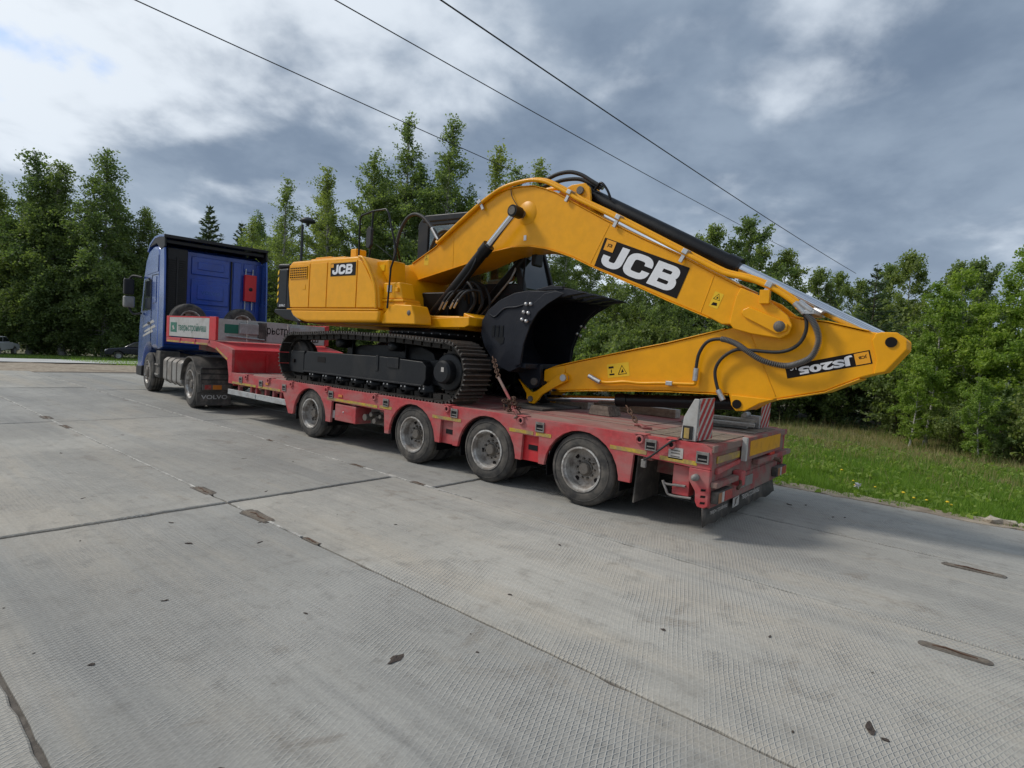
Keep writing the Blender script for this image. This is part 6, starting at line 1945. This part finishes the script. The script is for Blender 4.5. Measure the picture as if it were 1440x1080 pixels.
# repeats that only their place tells apart: number them from the left of the picture
ORD = 'first second third fourth fifth sixth seventh eighth ninth tenth eleventh twelfth thirteenth fourteenth fifteenth sixteenth'.split()
for grp, tail in (('second row of birches at the left', 'from the left of the dense birches behind the front birch row'), ('shrubs under the left birches', 'shrub from the left under the dense birches behind the cars'),
                  ('back row birches behind the excavator', 'birch from the left in the back row behind truck and excavator'), ('shrubs along the wood edge', 'shrub from the left in the hedge line behind trailer and excavator'),
                  ('trees deep in the right hand wood', 'tree from the left in the depth of the right hand wood'), ('shrubs along the right wood edge', 'low shrub from the left at the foot of the right hand wood')):
    mem = [o for o in bpy.data.objects if o.get('group') == grp]
    cpos = cam.matrix_world.translation
    mem.sort(key=lambda o: (o.location - cpos).dot(_R) / max(0.1, (o.location - cpos).dot(_F)))
    for k, o in enumerate(mem):
        o['label'] = ORD[k] + ' ' + tail


def blades(name, label, pts, hmin, hmax, w, material, seed):
    rng = np.random.default_rng(seed)
    n = len(pts)
    az = rng.uniform(0, 6.283, n)
    h = rng.uniform(hmin, hmax, n)
    bx_, by_ = np.array(pts)[:, 0], np.array(pts)[:, 1]
    h *= np.clip(0.75 + 0.55 * vnoise(bx_ * 2.3, by_ * 2.3) + 0.3 * vnoise(bx_ * 7.1 + 2, by_ * 6.3), 0.25, 1.7)
    lean = rng.normal(size=(n, 2)) * 0.28 * h[:, None]
    B = np.array(pts)
    ww = w * rng.uniform(0.7, 1.3, n)
    ox, oy = np.cos(az) * ww, np.sin(az) * ww
    zb = B[:, 2]
    v0 = np.stack([B[:, 0] - ox, B[:, 1] - oy, zb], 1)
    v1 = np.stack([B[:, 0] + ox, B[:, 1] + oy, zb], 1)
    v2 = np.stack([B[:, 0] + lean[:, 0], B[:, 1] + lean[:, 1], zb + h], 1)
    V = np.stack([v0, v1, v2], 1).reshape(-1, 3)
    o = bpy.data.objects.new(name, np_mesh(name, V, np.arange(3 * n).reshape(-1, 3), material))
    COL.objects.link(o)
    tag(o, label, 'grass', kind='stuff')
    return o


rg = np.random.default_rng(77)


def vnoise(x, y, s=1.0):
    return (np.sin(x * 1.7 * s + 1.3) * np.cos(y * 1.3 * s + 0.4) + 0.6 * np.sin(x * 3.9 * s + y * 2.1 * s) + 0.4 * np.cos(y * 5.3 * s - x * 1.1 * s)) / 2.0


def scatter(n, x0, x1, y0, y1, fn):
    x = rg.uniform(x0, x1, n)
    y = rg.uniform(y0, y1, n) 
    k = rg.uniform(size=n) < fn(x, y)
    x, y = x[k], y[k]
    z = np.array([zt(a) for a in x]) - 0.06
    return np.stack([x, y, z], 1)


edge_y = lambda x: 3.34 - 0.011 * x
gp = scatter(150000, -2.5, 7.0, 3.3, 9.0, lambda x, y: (y > edge_y(x) + 0.02 + 0.06 * np.abs(vnoise(x, y, 4))) * np.clip(1.15 - (y - 3.3) / 6.5 + 0.45 * vnoise(x, y), 0.0, 1))
blades('grass', 'bright green grass verge beside the concrete slabs', gp, 0.04, 0.17, 0.0060, 'blade', 1)
gp = scatter(130000, -6.0, 8.0, 4.0, 16.0, lambda x, y: np.clip(-0.15 + (y - 5.0) / 5 - 0.5 * vnoise(x, y), 0, 1.0))
blades('dry_grass', 'dry straw coloured grass in front of the wood', gp, 0.04, 0.20, 0.006, 'blade_dry', 2)
gp = scatter(45000, -4.0, 8.0, 6.0, 16.0, lambda x, y: np.clip(0.25 + 0.5 * vnoise(x, y, 1.6), 0, 1))
blades('wood_edge_grass', 'taller green grass at the foot of the wood', gp, 0.06, 0.26, 0.007, 'blade', 3)
gp = scatter(7000, -4.0, 8.0, 5.0, 15.0, lambda x, y: np.clip(0.2 + 0.7 * vnoise(x * 1.3 + 3, y), 0, 1))
blades('tall_dry_stalks', 'tall dry stalks standing above the grass before the wood', gp, 0.22, 0.55, 0.005, 'blade_dry', 6)
gp = scatter(50000, -34, -2.5, 3.4, 12, lambda x, y: np.clip(0.6 + 0.4 * vnoise(x, y), 0, 1))
blades('verge_grass', 'green grass verge behind the trailer', gp, 0.08, 0.30, 0.012, 'blade', 4)
gp = scatter(50000, -58, -35.6, -10, 18, lambda x, y: np.clip(0.7 + 0.3 * vnoise(x, y), 0, 1))
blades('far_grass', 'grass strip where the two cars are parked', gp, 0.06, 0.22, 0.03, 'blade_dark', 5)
# broad-leaved weeds: low rosettes between the blades
rw_ = np.random.default_rng(9)
wp = scatter(5200, -2.0, 7.0, 3.3, 10.0, lambda x, y: (y > edge_y(x) - 0.02) * np.clip(0.25 + 0.8 * vnoise(x * 1.6 + 5, y * 1.6), 0, 1))
wc = np.repeat(wp, 7, axis=0) + rw_.normal(size=(len(wp) * 7, 3)) * np.array([0.045, 0.045, 0.0])
wc[:, 2] += rw_.uniform(0.015, 0.10, len(wc))
wV, wF = leaf_quads(wc, 0.045, rw_, 1.7, 0.0)
o = bpy.data.objects.new('weeds', np_mesh('weeds', wV, wF, 'leaf_bright'))
COL.objects.link(o)
tag(o, 'broad leaved weeds scattered through the grass verge', 'weeds', kind='stuff')
# dandelions
rd = random.Random(4)
head = MB().lathe([(0.001, 0.012), (0.010, 0.010), (0.019, 0.004), (0.016, -0.004), (0.001, -0.008)], (0, 0, 0.15), 'z', 10)
head_me = head.mesh('flower_head', 'petal')
stem_me = MB().tube([(0, 0, 0), (0.01, 0, 0.08), (0, 0, 0.145)], 0.003, 5).mesh('stem', 'blade')
for (x, y) in ((2.02, 3.95), (2.25, 4.05), (2.72, 3.62), (3.06, 3.60), (3.10, 3.64), (2.85, 3.66), (1.95, 4.3), (2.6, 3.7), (1.7, 4.9)):
    d = thing('dandelion', 'small yellow dandelion in the grass beside the slabs', 'flower', (x, y, -0.05), rd.uniform(0, 6), 'dandelions in the verge')
    s = rd.uniform(0.8, 1.2)
    d.scale = (s, s, s)
    for nm, me in (('flower_head', head_me), ('stem', stem_me)):
        o = bpy.data.objects.new(nm, me)
        COL.objects.link(o)
        o.parent = d
# ---------------------------------------------------------------- cables, lamp, cars, lashings, debris
def cable(pts, r, label):
    k = 24
    a, b = Vector(pts[0]), Vector(pts[1])
    P = []
    for i in range(k + 1):
        t = i / k
        p = a.lerp(b, t)
        p.z -= 0.35 * (1 - (2 * t - 1) ** 2) - 0.30
        P.append(p)
    o = MB().tube(P, r, 6).build('overhead_cable', 'wire')
    tag(o, label, 'cable', 'overhead cables')


cable([(-12.27, -20, 9.0), (-12.27, 34, 9.0)], 0.014, 'leftmost overhead cable crossing the sky above the truck')
cable([(-9.15, -20, 9.0), (-7.0, 36, 9.0)], 0.013, 'middle overhead cable crossing the sky above the boom')
cable([(-7.1, -18, 9.0), (-4.9, 46, 9.0)], 0.018, 'rightmost overhead cable crossing the sky above the boom')

lp = thing('street_lamp', 'dark street lamp with domed head behind the truck', 'street lamp', (-17.15, 6.85, -0.05))
MB().tube([(-17.15, 6.85, -0.05), (-17.15, 6.85, 5.9)], [0.07, 0.045], 10).build('pole', 'wire', lp)
MB().lathe([(0.05, 5.86), (0.06, 5.95), (0.26, 5.99), (0.30, 6.04), (0.20, 6.14), (0.05, 6.19), (0.001, 6.19)], (-17.02, 6.98, 0), 'z', 20).build('lamp_head', 'wire', lp)


def sedan(name, label, loc, rz_, paint, scale=1.0):
    t = thing(name, label, 'car', loc, rz_, None, frame=(0, 0, 0))
    t.scale = (scale,) * 3
    arches = []
    low = [(-2.2, 0.36)]
    for xc in (-1.35, 1.35):
        low += [(xc + 0.36 * math.cos(R_(a)), 0.32 + 0.36 * math.sin(R_(a))) for a in range(175, 0, -25)]
    low += [(2.2, 0.36)]
    body = [(2.24, 0.55), (2.22, 0.88), (2.10, 0.98), (1.55, 1.02), (-0.95, 0.98), (-2.05, 0.84), (-2.24, 0.66)]
    b = MB().prism(low + body, -0.86, 0.86).build('body', paint, t, 0.06, 3)
    MB().prism([(1.75, 1.0), (1.10, 1.40), (0.80, 1.455), (-0.10, 1.45), (-0.35, 1.40), (-1.05, 0.97)], -0.70, 0.70).build('cabin', paint, t, 0.08, 3)
    for y in (-0.70, 0.70):
        s_ = 1 if y > 0 else -1
        MB().prism([(1.45, 1.05), (1.02, 1.36), (0.42, 1.39), (0.42, 1.05)], y - 0.006 * (s_ < 0), y + 0.006 * (s_ > 0)).build('side_window', 'glass', t)
        MB().prism([(0.34, 1.05), (0.34, 1.39), (-0.10, 1.385), (-0.32, 1.33), (-0.80, 1.05)], y - 0.006 * (s_ < 0), y + 0.006 * (s_ > 0)).build('side_window', 'glass', t)
    MB().prism([(1.71, 1.035), (1.16, 1.38), (1.17, 1.395), (1.73, 1.05)], -0.60, 0.60).build('rear_window', 'glass', t)
    MB().prism([(-1.0, 1.02), (-0.42, 1.38), (-0.44, 1.395), (-1.03, 1.035)], -0.60, 0.60).build('windscreen', 'glass', t)
    for y in (-0.84, 0.60):
        MB().bx(2.20, 2.262, y, y + 0.24, 0.72, 0.86).build('tail_lamp', 'lampred', t, 0.02)
        MB().bx(-2.25, -2.15, y, y + 0.24, 0.64, 0.74).build('headlight', 'white', t, 0.02)
    MB().bx(2.241, 2.25, -0.26, 0.26, 0.62, 0.73).build('number_plate', 'whitedirty', t)
    MB().bx(2.12, 2.27, -0.82, 0.82, 0.34, 0.46).build('bumper', 'plastic', t, 0.03)
    for x in (-1.35, 1.35):
        for y, r in ((-0.86, 0), (0.86, math.pi)):
            ty = MB().lathe([(0.19, 0.0), (0.22, -0.01), (0.30, 0.0), (0.315, 0.03), (0.315, 0.17), (0.29, 0.2), (0.19, 0.2)], n=24).build('wheel', 'tyre', t, world=False)
            ty.location = (x, y, 0.315)
            ty.rotation_euler = (0, 0, r)
            MB().lathe([(0.20, 0.0), (0.19, 0.02), (0.06, 0.01), (0.001, 0.005)], n=20).build('rim', 'galv', ty)
    return t


sedan('parked_car', 'silver saloon car parked on the grass at the left edge', (-55.4, 4.35, zt(-55) - 0.04), R_(-30), 'car_white', 1.0)
sedan('parked_car', 'dark saloon car half hidden behind the truck front', (-47.0, 11.4, zt(-47) - 0.04), R_(172 - 100), 'car_dark', 0.95)

# spare wheels standing on the gooseneck behind the cab
for y, lab in ((0.42, 'spare wheel standing behind the left gooseneck side panel'), (1.62, 'spare wheel standing behind the middle of the gooseneck headboard')):
    sp_ = thing('spare_wheel', lab, 'wheel', (-10.85, y, 1.442), 0, 'spare wheels on the gooseneck', frame=(0, 0, 0))
    w_ = dup(w0, sp_, (0.0, 0.0, 0.392), (0, 0, R_(90)))
    w_.name = 'tyre'

# lashing chain from the track down to the deck edge
ch = thing('lashing_chain', 'rusty red lashing chain and load binder from track to deck edge', 'chain', (-1.05, 0.14, 0.88))


def chain_links(mb, a, b, n, r=0.028, th=0.008):
    a, b = Vector(a), Vector(b)
    d = (b - a).normalized()
    u = d.orthogonal().normalized()
    w = d.cross(u)
    for i in range(n):
        c = a.lerp(b, (i + 0.5) / n)
        e = u if i % 2 else w
        L = (b - a).length / n * 0.75
        pts = [c + d * (L * math.cos(q)) + e * (r * math.sin(q)) for q in [2 * math.pi * k / 8 for k in range(9)]]
        mb.tube(pts, th, 4, cap=False)


mb = MB()
chain_links(mb, (-1.70, 0.45, 1.52), (-1.42, 0.25, 1.28), 8)
mb.build('chain', 'rust', ch)['kind'] = 'stuff'
MB().cyl((-1.42, 0.25, 1.28), (-1.13, 0.15, 1.03), 0.018, n=8).build('load_binder', 'dirty_red', ch)
mb = MB()
rc = random.Random(8)
for k in range(26):
    c = Vector((-1.10 + rc.uniform(-0.09, 0.07), 0.16 + rc.uniform(-0.06, 0.09), 0.90 + rc.uniform(0, 0.16)))
    d = Vector((rc.uniform(-1, 1), rc.uniform(-1, 1), rc.uniform(-1, 1))).normalized()
    chain_links(mb, c, c + d * 0.05, 1, 0.024, 0.008)
mb.build('chain_heap', 'rust', ch)['kind'] = 'stuff'
mb = MB()
chain_links(mb, (-1.08, 0.14, 0.99), (-0.93, 0.03, 0.87), 5)
mb.build('chain', 'dirty_red', ch)['kind'] = 'stuff'
MB().tube(smooth_path([(-0.98, 0.03, 0.92), (-0.92, -0.01, 0.93), (-0.88, -0.012, 0.88), (-0.92, -0.012, 0.845)], 4), 0.014, 8).build('hook', 'dirty_red', ch)
ch2 = thing('rear_lashing_strap', 'thin dark strap hooked over the rear deck edge to the side ring', 'strap', (1.06, 0.03, 0.88))
MB().tube([(1.12, 0.05, 0.90), (1.02, -0.03, 0.86), (0.82, -0.035, 0.68), (0.74, -0.01, 0.63)], 0.011, 6).build('strap', 'rubber', ch2)
MB().bx(0.71, 0.765, -0.015, 0.02, 0.55, 0.635).build('strap_buckle', 'galv_dirty', ch2, 0.01)
chm = thing('deck_tie_down', 'red chain shackle lying on the deck under the bucket cylinder', 'shackle', (0.35, 0.55, 0.877))
mb = MB()
chain_links(mb, (0.18, 0.62, 1.08), (0.40, 0.50, 0.90), 5, 0.022, 0.008)
mb.build('chain', 'rust', chm)['kind'] = 'stuff'
MB().tube(smooth_path([(0.36, 0.50, 0.90), (0.44, 0.48, 0.91), (0.50, 0.44, 0.89), (0.56, 0.50, 0.886)], 4), 0.016, 6).build('shackle', 'dirty_red', chm)

# grey planks stacked on the rear deck, timber bearers under bucket
for k, (x, y, z, a) in enumerate(((0.90, 1.78, 0.880, 8), (0.88, 1.98, 0.880, 5), (0.95, 1.86, 0.918, 14), (0.98, 2.02, 0.918, 14), (1.0, 1.70, 0.918, 12), (0.96, 1.90, 0.956, 20))):
    o = MB().bx(-0.50, 0.26, -0.07, 0.07, 0, 0.034).build('timber_plank', 'wood_grey', None, 0.004)
    o.location = (x, y, z)
    o.rotation_euler = (0, R_(-1 + k * 0.4), R_(a))
    tag(o, ('lowest grey timber plank on the rear deck, nearer the camera', 'lowest grey timber plank on the rear deck, by the far warning board', 'middle layer plank between two others on the rear deck pile', 'middle layer plank at the far side of the rear deck pile', 'middle layer plank nearest the left warning board', 'topmost grey timber plank of the pile on the rear deck')[k], 'plank', 'planks on the rear deck')
for k, (x0, x1, y0, lab) in enumerate(((-1.75, -0.95, 1.65, 'grey timber bearer lying on the deck under the bucket'), (-1.3, 0.2, 1.95, 'long timber bearer along the far side of the deck'))):
    o = MB().bx(x0, x1, y0, y0 + 0.16, 0.878, 0.99).build('timber_bearer', 'wood_grey', None, 0.006)
    tag(o, lab, 'timber')
o = MB().bx(-1.72, -1.05, 0.72, 1.75, 0.878, 0.905).build('rubber_mat', 'plastic_dusty', None, 0.006)
tag(o, 'dark mat on the deck beneath the bucket', 'mat')
o = MB().prism([(-0.62, 0.878), (-0.30, 0.878), (-0.34, 1.0), (-0.58, 1.0)], 1.12, 1.42).build('timber_chock', 'wood', None, 0.008)
tag(o, 'timber chock on the deck below the arm', 'chock')


# mud clods and stones scattered on the slabs
def clod(seed, r, flat, material):
    rnd = random.Random(seed)
    bm = bmesh.new()
    bmesh.ops.create_icosphere(bm, subdivisions=2, radius=r)
    for v in bm.verts:
        k = rnd.uniform(0.35, 1.35)
        v.co.x *= k * 1.25
        v.co.y *= k
        v.co.z = max(-0.004, v.co.z * flat * k)
    me = bpy.data.meshes.new('mud_clod')
    bm.to_mesh(me)
    bm.free()
    me.materials.append(M[material])
    return me


clods = [clod(s, 0.024, 0.22, 'mud') for s in range(5)]
rk = random.Random(12)
spots = [(1.05, -3.35, 1.6), (0.95, -2.3, 0.9), (1.3, -3.0, 0.6), (2.2, -3.75, 1.3), (0.3, -3.4, 0.7), (-0.4, -3.9, 0.8), (-1.0, -3.0, 0.8), (1.9, -2.0, 0.8), (3.0, -2.2, 1.7), (3.06, -2.25, 1.2), (2.4, -1.6, 0.6),
         (-1.9, -3.3, 1.0), (-1.3, -3.4, 1.2), (-2.4, -2.2, 0.9), (-0.7, -1.9, 0.6), (0.6, -1.2, 0.7), (1.6, 2.2, 1.6), (1.75, 2.35, 1.1), (2.1, 2.0, 1.0), (2.2, 2.1, 0.9), (-3.1, -3.6, 1.1), (-4.1, -1.6, 1.1), (-5.5, -3.2, 1.3), (-6.6, -2.2, 1.2), (-3.6, -1.2, 1.0), (1.9, -4.1, 0.7), (1.2, -4.3, 0.8), (0.1, -4.4, 1.0), (-0.5, -4.7, 0.9)]
for i in range(30):
    spots.append((rk.uniform(-8, 3.2), rk.uniform(-4.8, 0.0), rk.uniform(0.2, 0.4)))
for i, (x, y, s) in enumerate(spots):
    o = bpy.data.objects.new('mud_clod', rk.choice(clods))
    COL.objects.link(o)
    o.location = (x, y, 0.003)
    s *= 0.62
    o.scale = (s * rk.uniform(0.8, 1.8), s * rk.uniform(0.6, 1.1), s)
    o.rotation_euler = (0, 0, rk.uniform(0, 6.28))
    tag(o, 'small flattened clod of dark dried mud on the concrete slabs', 'mud clod', 'mud clods on the slabs')
st1 = clod(31, 0.12, 0.7, 'stone')
for (x, y, s, lab) in ((3.55, 3.45, 1.2, 'pale lump of sand at the slab edge by the right picture edge'), (3.80, 3.5, 0.8, 'smaller pale stone right of the sand lump')):
    o = bpy.data.objects.new('stone', st1)
    COL.objects.link(o)
    o.location = (x, y, -0.02)
    o.scale = (s, s, s)
    tag(o, lab, 'stone')
sc_ = MB()
rp = random.Random(3)
vs = [(rp.uniform(-0.06, 0.06), rp.uniform(-0.05, 0.05), rp.uniform(0, 0.10)) for _ in range(12)]
sc_.add(vs, [(0, 1, 2), (2, 3, 4), (4, 5, 6), (6, 7, 8), (8, 9, 10), (10, 11, 0), (1, 5, 9), (3, 7, 11)])
o = sc_.build('paper_scrap', 'white')
o.location = (2.09, 3.72, 0.06)
tag(o, 'crumpled white paper scrap in the grass beside the slabs', 'litter')

# working data used only while building
for o in bpy.data.objects:
    if '_frame' in o:
        del o['_frame']
